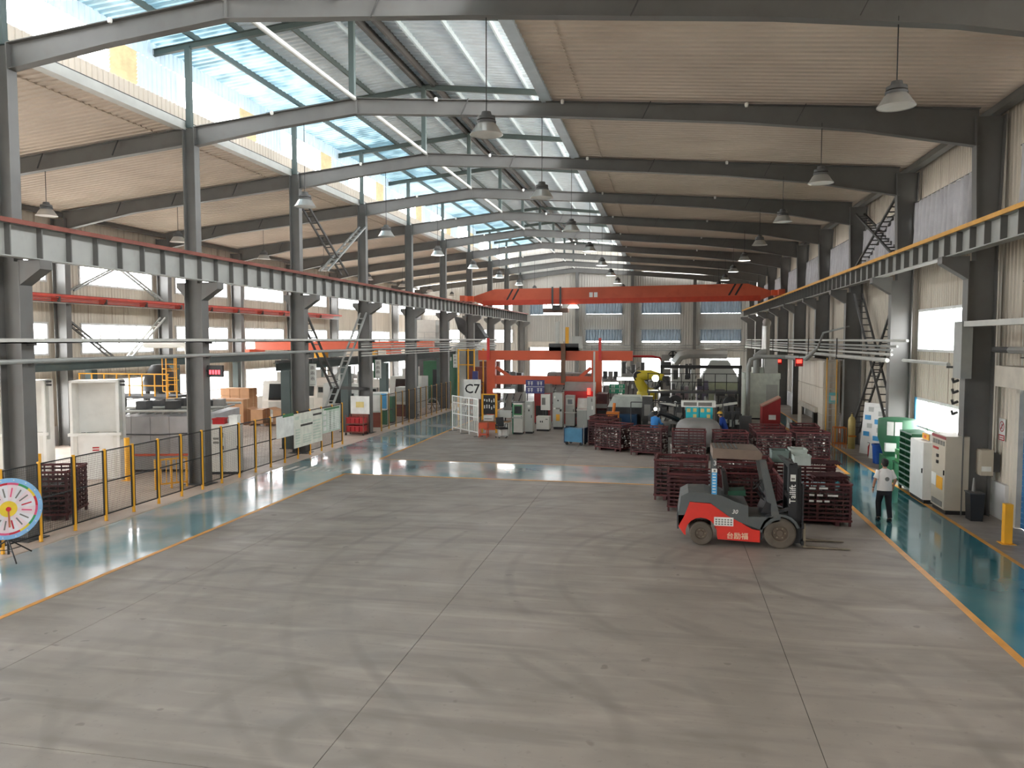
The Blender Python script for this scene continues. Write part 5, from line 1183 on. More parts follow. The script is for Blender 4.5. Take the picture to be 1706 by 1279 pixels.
# cartons on pallets
def pallet(x, y, z, rz, label, w=1.2, d=1.0):
    t = thing('pallet', label, 'pallet', (x, y, z), rz, 'wooden pallets in the left aisle')
    for k in range(5): MB().box(-w / 2, w / 2, -d / 2 + 0.22 * k, -d / 2 + 0.22 * k + 0.12, 0.11, 0.13).build('deck_board', M['wood'], t, smooth=False)
    for a in (-1, 0, 1): MB().box(a * (w / 2 - 0.05) - 0.05, a * (w / 2 - 0.05) + 0.05, -d / 2, d / 2, 0.0, 0.11).build('bearer', M['wood'], t, smooth=False)
    return t
def carton(x, y, z, rz, w, d, h, label, open_=False):
    t = thing('carton', label, 'carton', (x, y, z), rz, 'brown cartons in the left aisle')
    MB().box(-w / 2, w / 2, -d / 2, d / 2, 0, h).build('box', M['carton'], t, smooth=False)
    MB().box(-w / 2 - 0.003, w / 2 + 0.003, -0.03, 0.03, h * 0.0 + 0.001, h + 0.003).build('tape', mat('packing_tape', (196, 166, 128), 0.3), t, smooth=False)
    if open_:
        for s in (-1, 1): MB().bar((s * w / 2, 0, h), (s * (w / 2 + 0.28), 0, h + 0.1), d, 0.008, up=(0, 0, 1)).build('flap', M['carton'], t, smooth=False)
    else:
        for s in (-1, 1): MB().box(-w / 2, w / 2, s * d / 4 - d / 4 + 0.004, s * d / 4 + d / 4 - 0.004, h, h + 0.008).build('flap', M['carton'], t, smooth=False)
    return t
bx = -25.0; by = 42.0; rz = -0.0
ordw = ['first', 'second', 'third', 'fourth', 'fifth']
pallet(bx - 0.3, by, 0, rz, 'wooden pallet under the lower row of brown cartons', 2.4, 1.1)
pallet(bx + 2.3, by - 0.25, 0, rz, 'wooden pallet under the cartons with open flaps', 2.0, 1.1)
for k in range(4): carton(bx - 1.15 + 0.56 * k, by + 0.1 - 0.06 * k, 0.13, rz, 0.53, 0.9, 0.92, 'brown carton in the lower row, %s from the tall stack end' % ordw[k], False)
for k in range(4): carton(bx - 1.15 + 0.56 * k, by + 0.1 - 0.06 * k, 1.06, rz, 0.53, 0.9, 0.42, 'flat brown carton lying on the lower row, %s from the tall stack end' % ordw[k])
for k in range(2): carton(bx + 1.75 + 1.4 * k, by - 0.28, 0.13, rz, 0.75, 0.9, 0.8, 'brown carton with open flaps, %s beyond the lower row' % ordw[k], True)
pallet(bx - 0.9, by + 1.9, 0, rz, 'wooden pallet under the tall carton stack', 2.0, 1.1)
for k in range(3):
    for j in range(4): carton(bx - 1.55 + 0.65 * k, by + 1.9, 0.13 + 0.47 * j, rz, 0.62, 0.95, 0.45, 'brown carton of the tall stack, %s layer up, %s column from the left wall' % (ordw[j], ordw[k]))
bin_box(-18.6, 37.4, 0, 1.1, 0.9, 0.8, M['mach'], 'grey tub of scrap castings near the cartons', -0.1)
o = bpy.data.objects.new('casting_pile', pB); COL.objects.link(o); o.location = (-18.6, 37.4, -0.06); o.scale = (0.6, 0.68, 1.4); o.rotation_euler = (0, 0, -0.1); tag(o, 'pale scrap castings heaped in the grey tub', 'castings', None, 'stuff')
# white machine tools standing along the left wall
def machine_tool(x, y, rz, label, m, w=2.4, d=1.8, h=2.3, group='machine tools in the left aisle', head=True):
    t = thing('machine_tool', label, 'machine', (x, y, 0), rz, group)
    MB().prism([(-d / 2, 0), (d / 2, 0), (d / 2, h), (-d / 2 + 0.3, h), (-d / 2, h * 0.45)], -w / 2, w / 2, 'x').build('enclosure', m, t, smooth=False)
    MB().box(-w * 0.32, w * 0.12, -d / 2 - 0.02, -d / 2 + 0.01, h * 0.08, h * 0.42).build('door', M['cabgrey'], t, smooth=False)
    MB().prism([(-d / 2 - 0.015, h * 0.47), (-d / 2 + 0.235, h * 0.92), (-d / 2 + 0.27, h * 0.92), (-d / 2 + 0.02, h * 0.47)], -w * 0.32, w * 0.12, 'x').build('viewing_window', M['screen'], t, smooth=False)
    pn = MB().box(w * 0.26, w * 0.46, -d / 2 - 0.18, -d / 2, h * 0.42, h * 0.78).build('control_panel', M['cabgrey'], t, smooth=False)
    MB().box(w * 0.29, w * 0.43, -d / 2 - 0.19, -d / 2 - 0.18, h * 0.58, h * 0.74).build('screen', M['screen'], pn, smooth=False)
    if head: MB().box(-w * 0.2, w * 0.1, -0.1, d / 2, h, h + 0.55).build('spindle_head', m, t, smooth=False); MB().cyl((w * 0.3, 0.2, h), (w * 0.3, 0.2, h + 0.7), 0.05, 8).build('signal_pole', M['pipel'], t)
    return t
mt = [(-24.6, 47.3, 0.15, 'white machine tool beyond the cartons', M['offwhite']), (-19.6, 45.6, 0.1, 'pale grey machine tool behind the notice boards', M['cabgrey']), (-24.4, 51.2, 0.1, 'white machine tool below the low orange crane', M['offwhite']),
      (-20.0, 50.0, 0.05, 'white machine tool behind the far mesh fence', M['offwhite']), (-18.6, 54.8, 0.0, 'pale machine tool near the end of the far mesh fence', M['cabgrey']), (-24.0, 55.6, 0.1, 'grey machine tool by the left wall far along', M['mach'])]
for a in mt: machine_tool(a[0], a[1], a[2], a[3], a[4])
# cabinets, boards and doors behind the far fence
cabinet('tool_cupboard', 'dark green cupboard behind the far mesh fence', 'cupboard', -16.4, 44.2, 0, 0.9, 0.5, 1.6, M['green'], doors=2)
cabinet('display_board', 'board of green and white notices behind the far mesh fence', 'board', -16.5, 41.4, 0.3, 1.5, 0.08, 1.95, M['binw'], doors=0, plinth=0, bits=(('poster', .05, .3, .5, .95, M['paper']), ('poster', .36, .62, .5, .95, mat('pale_green_poster', (150, 200, 170), 0.6)), ('poster', .68, .95, .5, .95, M['paper']), ('lower_panel', .02, .98, .02, .45, M['rust'])))
cabinet('display_board', 'blue and white poster board beside the green cupboard', 'board', -16.3, 42.9, 0.2, 0.9, 0.08, 1.95, M['paper'], doors=0, plinth=0, bits=(('poster', .1, .9, .5, .95, M['sky_sticker']), ('lower_panel', .05, .95, .02, .45, M['green'])))
cabinet('press_cabinet', 'pale pedestal machine with brown base behind the far fence', 'machine', -16.6, 48.6, 0, 1.3, 0.9, 1.9, M['cabgrey'], doors=1, bits=(('base_skirt', 0, 1, 0.0, .42, M['rust'], .03), ('tray', .1, .9, .42, .5, M['offwhite'], .25)))
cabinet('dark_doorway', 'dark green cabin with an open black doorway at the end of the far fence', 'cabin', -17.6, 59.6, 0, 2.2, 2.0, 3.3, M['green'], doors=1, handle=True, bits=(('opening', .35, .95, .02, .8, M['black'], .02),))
cabinet('control_cabinet', 'brown cabinet beside the end of the far fence', 'cabinet', -14.2, 62.4, 0, 1.6, 0.8, 3.2, M['rust'], doors=2)
t = thing('wheel_stand', 'grey hand wheel standing beside the far fence', 'wheel', (-16.0, 52.2, 0))
MB().tube([(0.42 * math.cos(2 * PI * i / 20), 0, 0.45 + 0.42 * math.sin(2 * PI * i / 20)) for i in range(21)], 0.05, 8).build('rim', M['pipel'], t)
for k in range(3): a = k * PI / 3; MB().bar((0.4 * math.cos(a), 0, 0.45 + 0.4 * math.sin(a)), (-0.4 * math.cos(a), 0, 0.45 - 0.4 * math.sin(a)), 0.04).build('spoke', M['machd'], t)
# hanging vertical signs with three characters each
def vsign(px0, py0, px1, py1, Y, label):
    Y = onx((px0 + px1) / 2, py1, -15.35).y; a = ony(px0, py1, Y); b = ony(px1, py0, Y); w = b.x - a.x; h = b.z - a.z; t = thing('hanging_sign', label, 'sign', (a.x, Y, a.z))
    MB().box(0, w, -0.03, 0.03, 0, h).build('panel', M['paper'], t, smooth=False)
    MB().box(-0.1, 0.0, -0.015, 0.015, 0, h).build('edge_strip', M['green'], t, smooth=False)
    for k in range(3):
        z = h * (0.82 - 0.24 * k); s = w * 0.26
        for (u0, u1, v0, v1) in ((-1, 1, .7, .95), (-1, 1, -.1, .12), (-.15, .15, -1, 1), (-1, -.65, -.9, .5), (.65, 1, -.9, .5)): MB().box(w / 2 + s * u0, w / 2 + s * u1, -0.034, -0.03, z + s * v0, z + s * v1).build('stroke', M['ink'], t, smooth=False)
    MB().box(w * 0.1, w * 0.9, -0.034, -0.03, h * 0.06, h * 0.075).build('rule', M['ink'], t, smooth=False)
    MB().cyl((w / 2, 0, h), (w / 2, 0, 4.398 - a.z), 0.012, 6).build('hanger', M['machd'], t)
vsign(516, 606, 526.5, 643, 33.5, 'tall white hanging sign between the third and fourth inner columns')
vsign(625.5, 599, 634.5, 630, 42.5, 'tall white hanging sign over the far mesh fence')
vsign(755, 590, 761.5, 612, 54.0, 'small white hanging sign at the end of the far fence')
# tilted dark chute and dust hopper high up at the back left
ch = thing('dust_chute', 'dark tilted chute high beside the far inner columns', 'chute', (-17.6, 66.5, 0))
MB().prism([(-0.6, 7.0), (1.4, 6.4), (2.2, 5.2), (1.2, 4.6), (-0.2, 5.8)], -0.7, 0.7, 'y').build('chute', M['machd'], ch, smooth=False)
MB().prism([(-1.6, 0.0), (1.6, 0.0), (2.6, 3.4), (0.6, 5.2), (-1.4, 3.6)], -1.0, 1.0, 'y').build('hopper', M['cabgrey'], ch, smooth=False)
sp = thing('sand_plant', 'grey sand plant tower with a walkway behind the inner columns', 'machine', (-19.6, 63.0, 0))
MB().box(-1.0, 1.0, -0.9, 0.9, 0, 4.6).build('tower', M['machd'], sp, smooth=False); MB().box(-0.8, 0.8, -0.7, 0.7, 4.6, 6.6).build('silo', M['offwhite'], sp, smooth=False)
MB().box(-1.4, 1.4, -1.2, 1.2, 4.55, 4.65).build('walkway', M['machd'], sp, smooth=False)
for x in (-1.35, 0, 1.35): MB().box(x - 0.03, x + 0.03, -1.2, -1.14, 4.65, 5.6).build('railing_post', M['pipel'], sp, smooth=False)
for z in (5.1, 5.55): MB().box(-1.38, 1.38, -1.2, -1.15, z, z + 0.05).build('railing_bar', M['pipel'], sp, smooth=False)

# ------------------------------------------------------------------ notice boards tied to the fence
def fboard(px0, px1, pyt, pyb, label, bits, m=None):
    X = -15.03; a = onx(px0, pyb[0], X); b = onx(px1, pyb[1], X); at = onx(px0, pyt[0], X)
    L_ = b.y - a.y; z0 = (a.z + b.z) / 2; z1 = at.z
    t = thing('notice_board', label, 'notice board', (X + 0.005, a.y, z0)); h = z1 - z0
    MB().box(-0.01, 0.012, 0, L_, 0, h).build('panel', m or M['paper'], t, smooth=False)
    for (nm, u0, u1, v0, v1, mm) in bits: MB().box(0.012, 0.016, L_ * u0, L_ * u1, h * v0, h * v1).build(nm, mm, t, smooth=False)
    return t
pg = mat('pale_green_print', (196, 208, 192), 0.6); pb_ = mat('board_green_header', (70, 120, 80), 0.6); dk = mat('dark_print', (60, 62, 56), 0.6)
fboard(460.5, 489, (695, 690), (731, 725), 'small blank white board with green header tied to the fence', [('header', .35, 1.0, .92, 1.06, pb_)])
fboard(489.8, 536.5, (690, 680), (748, 733), 'large cream notice board with black heading bars tied to the fence',
       [('heading_bar', .66, .98, .84, .90, dk), ('heading_bar', .22, .64, .60, .66, dk), ('logo', .04, .16, .82, .92, pg)] + [('print', .22 + .14 * (k % 3), .32 + .14 * (k % 3), .70 + .05 * (k // 3), .73 + .05 * (k // 3), pg) for k in range(6)] + [('print', .05, .2, .1 + .08 * k, .14 + .08 * k, pg) for k in range(6)] + [('print', .3, .6, .1 + .07 * k, .13 + .07 * k, pg) for k in range(4)] + [('print', .66, .94, .12 + .09 * k, .17 + .09 * k, pg) for k in range(7)], mat('cream_board', (222, 222, 208), 0.55))
fboard(537, 566.5, (681, 676), (722, 715), 'pale green notice board with tables tied to the end of the fence', [('header', .1, .95, .91, .99, pb_)] + [('photo', .04, .2, .1 + .22 * k, .26 + .22 * k, M['paper']) for k in range(4)] + [('row', .26, .92, .08 + .075 * k, .12 + .075 * k, M['paper']) for k in range(10)] + [('column', .40, .43, .06, .84, pb_), ('column', .62, .64, .06, .84, pb_)], pg)
# red tote cart with a sign
c = onz(596, 724); tc = thing('tote_cart', 'cart of red totes under a white sign beside the fourth inner column', 'cart', (c.x - 0.05, c.y, 0), 0.0)
for x in (-0.48, 0.48):
    for y in (-0.3, 0.3):
        MB().box(x - 0.02, x + 0.02, y - 0.02, y + 0.02, 0.12, 1.05).build('upright', M['rust'], tc, smooth=False); MB().lathe([(0, -0.025), (0.06, -0.025), (0.06, 0.025), (0, 0.025)], (x, y, 0.06), 12, 'x').build('castor', M['rubber'], tc)
for z in (0.15, 0.58): MB().box(-0.5, 0.5, -0.32, 0.32, z, z + 0.04).build('shelf', M['rust'], tc, smooth=False)
for j, z in enumerate((0.195, 0.625)):
    for k in range(4): 
        o = bin_box(c.x - 0.05 - 0.36 + 0.24 * k, c.y, z, 0.2, 0.5, 0.3, M['redp'], 'red tote on the %s shelf of the cart, %s from the fence end' % (('lower', 'upper')[j], ordw[k]), group='red totes on the cart', name='tote')
sg = thing('cart_sign', 'white square sign with a yellow note standing on the red tote cart', 'sign', (c.x, c.y + 0.40, 0)) 
MB().box(-0.55, 0.5, 0, 0.03, 1.06, 2.0).build('panel', M['paper'], sg, smooth=False); MB().box(-0.25, 0.2, -0.006, 0.0, 1.4, 1.7).build('note', mat('yellow_note', (220, 200, 130), 0.6), sg, smooth=False)
MB().box(-0.5, 0.45, 0.0, 0.02, 0.0, 1.06).build('stand', M['rust'], sg, smooth=False)

# ------------------------------------------------------------------ prize wheel on a tripod
c = onz(20, 932); pw = thing('prize_wheel', 'colourful prize wheel with blue rim on a black tripod', 'prize wheel', (c.x - 0.05, c.y, 0), math.atan2(-c.y, -c.x) + PI / 2 + 0.25)
R_ = 0.70; zc = 1.16
for k in range(3):
    a = 2 * PI * k / 3 + 0.5; MB().cyl((0, 0.1, 0.45), (0.62 * math.cos(a), 0.1 + 0.62 * math.sin(a), 0.012), 0.016, 8).build('leg', M['black'], pw); MB().cyl((0, 0.1, 0.2), (0.36 * math.cos(a), 0.1 + 0.36 * math.sin(a), 0.2), 0.01, 6).build('brace', M['black'], pw)
MB().cyl((0, 0.1, 0.1), (0, 0.1, zc), 0.025, 10).build('pole', M['black'], pw)
MB().cyl((0, 0.1, zc), (0, -0.02, zc), 0.04, 10).build('axle', M['black'], pw)
def seg(r0, r1, a0, a1, y0, y1, m, name, n=4):
    A = [a0 + (a1 - a0) * i / n for i in range(n + 1)]
    MB().prism([(r1 * math.cos(a), zc + r1 * math.sin(a)) for a in A] + [(r0 * math.cos(a), zc + r0 * math.sin(a)) for a in reversed(A)], y0, y1, 'y').build(name, m, pw, smooth=False)
rimb = mat('light_blue_rim', (140, 186, 226), 0.5); segc = [mat('wheel_pale', (226, 220, 224), 0.5), mat('wheel_blush', (230, 208, 212), 0.5)]
colr = [mat('wheel_red', (206, 44, 60), 0.5), mat('wheel_yellow', (232, 200, 60), 0.5), mat('wheel_green', (60, 150, 90), 0.5), mat('wheel_pink', (226, 90, 130), 0.5)]
NS = 16
for k in range(NS):
    a0, a1 = 2 * PI * k / NS, 2 * PI * (k + 1) / NS
    seg(0.60, R_, a0, a1, 0.0, 0.03, rimb, 'rim_segment', 3); seg(0.17, 0.55, a0, a1, 0.0, 0.025, segc[k % 2], 'prize_segment', 3); seg(0.55, 0.60, a0, a1, 0.0, 0.027, colr[k % 4], 'colour_band', 3)
    am = (a0 + a1) / 2; d = Vector((math.cos(am), 0, math.sin(am))); MB().bar(Vector((0, -0.002, zc)) + d * 0.27, Vector((0, -0.002, zc)) + d * 0.48, 0.03, 0.004, up=(0, 1, 0)).build('lettering', colr[k % 4] if k % 3 == 0 else M['ink'], pw)
    MB().cyl((0.655 * math.cos(am), 0, zc + 0.655 * math.sin(am)), (0.655 * math.cos(am), -0.012, zc + 0.655 * math.sin(am)), 0.014, 6).build('stud', M['paper'], pw)
MB().cyl((0, 0.02, zc), (0, -0.012, zc), 0.18, 24).build('hub_disc', colr[1], pw); MB().cyl((0, 0.0, zc), (0, -0.04, zc), 0.05, 14).build('hub_knob', colr[0], pw)
MB().prism([(-0.015, zc), (0.015, zc), (0.03, zc - 0.42), (-0.01, zc - 0.42)], -0.03, -0.022, 'y').build('pointer', mat('copper_pointer', (190, 110, 80), 0.4), pw, smooth=False)
# ------------------------------------------------------------------ centre: white picket screen, desk, cabinets
a = onz(754, 717); b = onz(797, 727); d = b - a; L_ = d.length
pk = thing('picket_screen', 'white tubular picket screen at the corner of the teal walkway', 'screen', (a.x, a.y, 0), math.atan2(d.y, d.x)); Hp = 1.95
for x in (0.02, L_ * 0.33, L_ * 0.66, L_ - 0.02): MB().box(x - 0.03, x + 0.03, -0.03, 0.03, 0.0, Hp).build('post', M['white'], pk, smooth=False)
for z in (0.18, 0.95, 1.55, Hp - 0.05): MB().box(0, L_, -0.02, 0.02, z, z + 0.045).build('rail', M['white'], pk, smooth=False)
for k in range(17): x = 0.06 + (L_ - 0.12) * k / 16; MB().box(x - 0.017, x + 0.017, -0.012, 0.012, 0.2, Hp - 0.05).build('picket', M['white'], pk, smooth=False)
for k in range(10): x = 0.1 + (L_ - 0.2) * k / 9; MB().tube([(x - 0.06, -0.02, 1.15), (x, -0.02, 1.35 + 0.1 * (k % 2)), (x + 0.06, -0.02, 1.15)], 0.012, 6).build('scroll', M['white'], pk)
for x in (0.02, L_ * 0.5, L_ - 0.02): MB().box(x - 0.06, x + 0.06, -0.25, 0.25, 0, 0.02).build('foot', M['machd'], pk, smooth=False)
# sign C7 on a stand behind the screen
t = thing('machine_sign', 'white C7 sign board standing behind the picket screen', 'sign', (-11.6, 43.6, 0))
e0 = ony(773, 664, 43.6); e1 = ony(801, 632, 43.6)
MB().box(e0.x + 11.6, e1.x + 11.6, -0.04, 0.04, e0.z, e1.z).build('panel', M['paper'], t, smooth=False)
MB().box(e0.x + 11.6 - 0.14, e0.x + 11.6 - 0.02, -0.04, 0.1, e0.z, e1.z + 0.02).build('edge_panel', M['cabgrey'], t, smooth=False)
text('lettering', 'C7', 0.75, M['black'], t, ((e0.x + e1.x) / 2 + 11.6, -0.045, (e0.z + e1.z) / 2), (PI / 2, 0, 0))
for x in (e0.x + 11.65, e1.x + 11.55): MB().box(x - 0.03, x + 0.03, 0.04, 0.1, 0, e0.z + 0.2).build('leg', M['machd'], t, smooth=False)
# yellow framed tool board
c, r, w, h = front((801, 722), (823, 723), 657)
tb = thing('tool_board', 'black shadow board in a yellow frame hung with pale tools', 'tool board', (c.x, c.y + 0.5, 0), 0.0)
for x in (-w / 2, w / 2): MB().box(x - 0.05, x + 0.05, -0.05, 0.05, 0, h).build('frame_post', M['yellow'], tb, smooth=False)
MB().box(-w / 2, w / 2, -0.04, 0.04, h - 0.06, h).build('frame_bar', M['yellow'], tb, smooth=False)
MB().box(-w / 2 + 0.05, w / 2 - 0.05, -0.02, 0.02, h * 0.48, h - 0.06).build('board', M['black'], tb, smooth=False)
rr = random.Random(5)
for k in range(10): x = -w / 2 + 0.12 + (w - 0.24) * (k % 5) / 4; z = h * (0.62 + 0.18 * (k // 5)) + rr.uniform(-.04, .04); MB().box(x - 0.025, x + 0.025, -0.05, -0.02, z, z + rr.uniform(.1, .2)).build('tool', M['paper'], tb, smooth=False)
MB().box(-w / 2 + 0.05, w / 2 - 0.05, -0.02, 0.02, 0.15, h * 0.36).build('lower_panel', M['orange2'], tb, smooth=False)
# desk with things on it
c, r, w, h = front((803, 727), (853, 725), 701)
dk_ = thing('work_desk', 'steel work desk with a wooden top beside the control cabinets', 'desk', (c.x - 0.1, c.y + 0.1, 0), 0.0); dh = h; w -= 0.12
MB().box(-w / 2, w / 2, -0.33, 0.33, dh - 0.05, dh).build('top', M['wood'], dk_, smooth=False)
for x in (-w / 2 + 0.04, w / 2 - 0.04):
    for y in (-0.29, 0.29): MB().box(x - 0.025, x + 0.025, y - 0.025, y + 0.025, 0, dh - 0.05).build('leg', M['pipel'], dk_, smooth=False)
MB().box(w / 2 - 0.55, w / 2 - 0.08, -0.27, 0.27, 0.05, dh - 0.05).build('pedestal', M['paper'], dk_, smooth=False)
mo = thing('monitor', 'pale monitor on the work desk', 'monitor', (c.x + 0.4, c.y + 0.2, dh)); MB().box(-0.12, 0.12, -0.1, 0.1, 0, 0.02).build('foot', M['black'], mo, smooth=False); MB().box(-0.03, 0.03, -0.02, 0.02, 0.02, 0.2).build('stem', M['black'], mo, smooth=False); MB().box(-0.3, 0.3, -0.03, 0.02, 0.16, 0.55).build('screen', M['cabgrey'], mo, smooth=False)
cabinet('printer', 'white printer on the work desk', 'printer', c.x - 0.45, c.y + 0.1, 0.0, 0.5, 0.4, 0.28, M['paper'], doors=0, plinth=0, z=dh, bits=(('slot', .1, .9, .35, .45, M['black']),))
# office chair
c = onz(839, 727); oc = thing('office_chair', 'black office chair with armrests on chrome star base', 'chair', (c.x, c.y - 0.45, 0), 0.7)
for k in range(5):
    a_ = 2 * PI * k / 5; MB().bar((0, 0, 0.1), (0.3 * math.cos(a_), 0.3 * math.sin(a_), 0.07), 0.04, 0.03).build('base_arm', M['alum'], oc); MB().lathe([(0, -0.02), (0.03, -0.02), (0.03, 0.02), (0, 0.02)], (0.3 * math.cos(a_), 0.3 * math.sin(a_), 0.03), 10, 'x').build('castor', M['rubber'], oc)
MB().cyl((0, 0, 0.1), (0, 0, 0.44), 0.03, 10).build('gas_lift', M['alum'], oc)
MB().box(-0.24, 0.24, -0.24, 0.24, 0.44, 0.52).build('seat', M['black'], oc, smooth=False)
MB().prism([(0.20, 0.55), (0.28, 1.0), (0.24, 1.02), (0.17, 0.58)], -0.22, 0.22, 'x').build('backrest', M['black'], oc, smooth=False)
for s in (-1, 1): MB().tube([(s * 0.26, 0.15, 0.5), (s * 0.28, 0.15, 0.68), (s * 0.28, -0.1, 0.7), (s * 0.26, -0.12, 0.5)], 0.02, 6).build('armrest', M['black'], oc)
orc = thing('small_trolley', 'small orange trolley under the tool board', 'trolley', (onz(806, 728).x, onz(806, 728).y, 0)); MB().box(-0.22, 0.22, -0.2, 0.2, 0.12, 0.17).build('tray', M['orange2'], orc, smooth=False); MB().box(-0.22, 0.22, -0.2, 0.2, 0.45, 0.75).build('box', M['orange2'], orc, smooth=False)
for x in (-0.2, 0.2):
    for y in (-0.18, 0.18): MB().box(x - 0.02, x + 0.02, y - 0.02, y + 0.02, 0.0, 0.5).build('upright', M['orange2'], orc, smooth=False)
# row of electrical cabinets
cab_px('control_cabinet', 'white and green control cabinet with a screen beside the desk', 'cabinet', (852, 724), (872, 723), 671, 0.6, M['offwhite'], doors=1, bits=(('green_edge', 0, .1, .02, .98, M['signg']), ('screen_bezel', .14, .95, .62, .94, M['green2']), ('screen', .22, .88, .66, .90, M['screen'], .02), ('keyboard_tray', .05, 1, .52, .56, M['cabgrey'], .2)), top=M['machd'])
cab_px('control_cabinet', 'plain grey control cabinet next to the screen cabinet', 'cabinet', (872.5, 723), (889, 721.5), 669, 0.6, M['cabgrey'], doors=1, bits=(('meter', .35, .7, .82, .9, M['paper']), ('switch', .45, .6, .7, .76, M['black'])))
cab_px('power_unit', 'low cream power unit between the grey cabinets', 'machine', (890.5, 719.5), (917, 717), 694, 0.7, M['offwhite'], doors=1, handle=False, bits=(('vent', .3, .38, .6, .72, M['black']), ('vent', .44, .52, .6, .72, M['black']), ('badge', .72, .9, .8, .86, M['ink'])))
cab_px('control_cabinet', 'tall grey control cabinet with a yellow warning triangle', 'cabinet', (919, 716.5), (939, 714), 655, 0.8, M['cabgrey'], doors=1, plinth=0.14, bits=(('meter', .1, .25, .86, .92, M['paper']), ('switch', .45, .6, .78, .82, M['black']), ('switch', .72, .86, .5, .56, M['black'], .05), ('label', .05, .25, .56, .6, M['paper']), ('nameplate', .3, .75, .56, .6, M['ink']), ('warning_sign', .32, .72, .24, .42, M['yellow'])))
c, r, w, h = front((942, 713), (956, 712), 659)
cabinet('control_cabinet', 'grey operator cabinet with a small dark screen behind the blue trolley', 'cabinet', c.x, c.y + 0.4, 0.0, w - 0.05, 0.6, h, M['cabgrey'], bits=(('screen_bezel', .1, .9, .7, .92, M['offwhite']), ('screen', .25, .75, .74, .88, M['screen'], .02), ('shelf', 0, 1.2, .47, .49, M['offwhite'], .3)))
cs = thing('operator_console', 'sloping grey operator console beside the small screen cabinet', 'console', (c.x + 0.68, c.y + 0.35, 0)); MB().box(-0.28, 0.28, -0.3, 0.3, 0, 1.0).build('pedestal', M['cabgrey'], cs, smooth=False); MB().prism([(-0.42, 1.0), (0.3, 1.0), (0.3, 1.65), (0.18, 1.65), (-0.1, 1.1), (-0.42, 1.06)], -0.29, 0.29, 'x').build('desk_panel', M['offwhite'], cs, smooth=False); MB().prism([(-0.075, 1.17), (0.155, 1.62), (0.165, 1.61), (-0.06, 1.16)], -0.18, 0.12, 'x').build('screen', M['paper'], cs, smooth=False)
pv = thing('pendant_panel', 'white pendant control panel on an arm before the red machine', 'control panel', (ony(909, 690, 43.6).x, 43.6, 0)); MB().box(-0.26, 0.26, -0.12, 0.12, 1.0, 1.9).build('box', M['offwhite'], pv, smooth=False); MB().box(-0.2, 0.0, -0.13, -0.12, 1.3, 1.7).build('dark_window', M['ink'], pv, smooth=False); MB().cyl((0, 0.05, 0), (0, 0.05, 1.0), 0.05, 8).build('post', M['machd'], pv); MB().box(-0.2, 0.2, -0.15, 0.25, 0, 0.02).build('foot', M['machd'], pv, smooth=False)
cab_px('junction_box', 'pale grey terminal box on legs right of the operator console', 'box', (977, 714), (992, 714), 661, 0.4, M['cabgrey'], doors=1, plinth=0.0, bits=(('leg_gap', .06, .94, .01, .28, M['machd']), ('label', .55, .8, .6, .72, M['paper']), ('switch', .5, .65, .85, .95, M['ink'])))
# blue trolley
c = onz(958, 742); bt = thing('blue_trolley', 'blue sheet metal trolley on castors in front of the grey cabinets', 'trolley', (c.x, c.y + 0.35, 0), -0.28)
MB().box(-0.45, 0.45, -0.32, 0.32, 0.16, 0.78).build('body', mat('trolley_blue', (62, 120, 150), 0.5), bt, smooth=False); MB().box(0.45, 0.46, -0.31, 0.31, 0.18, 0.76).build('dark_end_panel', M['screen'], bt, smooth=False)
for x in (-0.46, 0.46): MB().box(x - 0.015, x + 0.015, -0.34, 0.34, 0.1, 0.82).build('end_frame', mat('trolley_navy', (40, 70, 100), 0.5), bt, smooth=False)
for x in (-0.36, 0.36):
    for y in (-0.24, 0.24): MB().box(x - 0.03, x + 0.03, y - 0.02, y + 0.02, 0.1, 0.17).build('castor_fork', M['machd'], bt, smooth=False); MB().lathe([(0, -0.02), (0.075, -0.02), (0.075, 0.02), (0, 0.02)], (x, y, 0.075), 14, 'y').build('castor', M['rubber'], bt)
MB().cyl((0.52, -0.3, 0.02), (0.52, -0.3, 1.0), 0.02, 8).build('push_bar', M['alum'], bt)
# red machine bodies behind the cabinets
for (x0, x1, yt, yb, Y, nm) in ((890, 916, 655, 700, 45.2, 'red machine housing behind the pendant panel'), (940, 990, 652, 700, 44.75, 'long red machine housing behind the operator console')):
    e0 = ony(x0, 700, Y); e1 = ony(x1, yt, Y); t = thing('press_machine', nm, 'machine', ((e0.x + e1.x) / 2, Y, 0)); w = e1.x - e0.x
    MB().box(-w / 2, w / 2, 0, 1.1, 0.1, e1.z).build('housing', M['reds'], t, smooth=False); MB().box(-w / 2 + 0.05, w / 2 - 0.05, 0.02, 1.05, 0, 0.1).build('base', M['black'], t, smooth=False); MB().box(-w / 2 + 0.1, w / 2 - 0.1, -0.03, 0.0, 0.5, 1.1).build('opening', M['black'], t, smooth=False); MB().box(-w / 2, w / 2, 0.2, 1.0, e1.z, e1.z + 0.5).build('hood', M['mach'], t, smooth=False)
t = thing('signal_lamp', 'glowing red signal lamp above the terminal box', 'lamp', (ony(981, 660, 44.4).x, 44.4, 0)); MB().cyl((0, 0, 0), (0, 0, 1.85), 0.03, 8).build('pole', M['machd'], t); MB().cyl((0, 0, 1.85), (0, 0, 2.2), 0.09, 12).build('lens', M['red_lit'], t)
# grey conveyor hood
e0 = ony(907, 655, 47.8); t = thing('grey_hood', 'grey ribbed hood above the red machines', 'hood', (e0.x, 47.8, 0)); MB().prism([(0, 2.05), (3.6, 2.05), (3.4, 2.85), (0.2, 2.95)], 0, 1.6, 'y').build('hood', M['mach'], t, smooth=False)
for k in range(7): MB().box(0.2 + 0.5 * k, 0.24 + 0.5 * k, -0.02, 0.0, 2.1, 2.8).build('rib', M['machd'], t, smooth=False)
for x in (0.2, 3.3): MB().box(x, x + 0.12, 0.1, 0.22, 0, 2.1).build('leg', M['machd'], t, smooth=False)

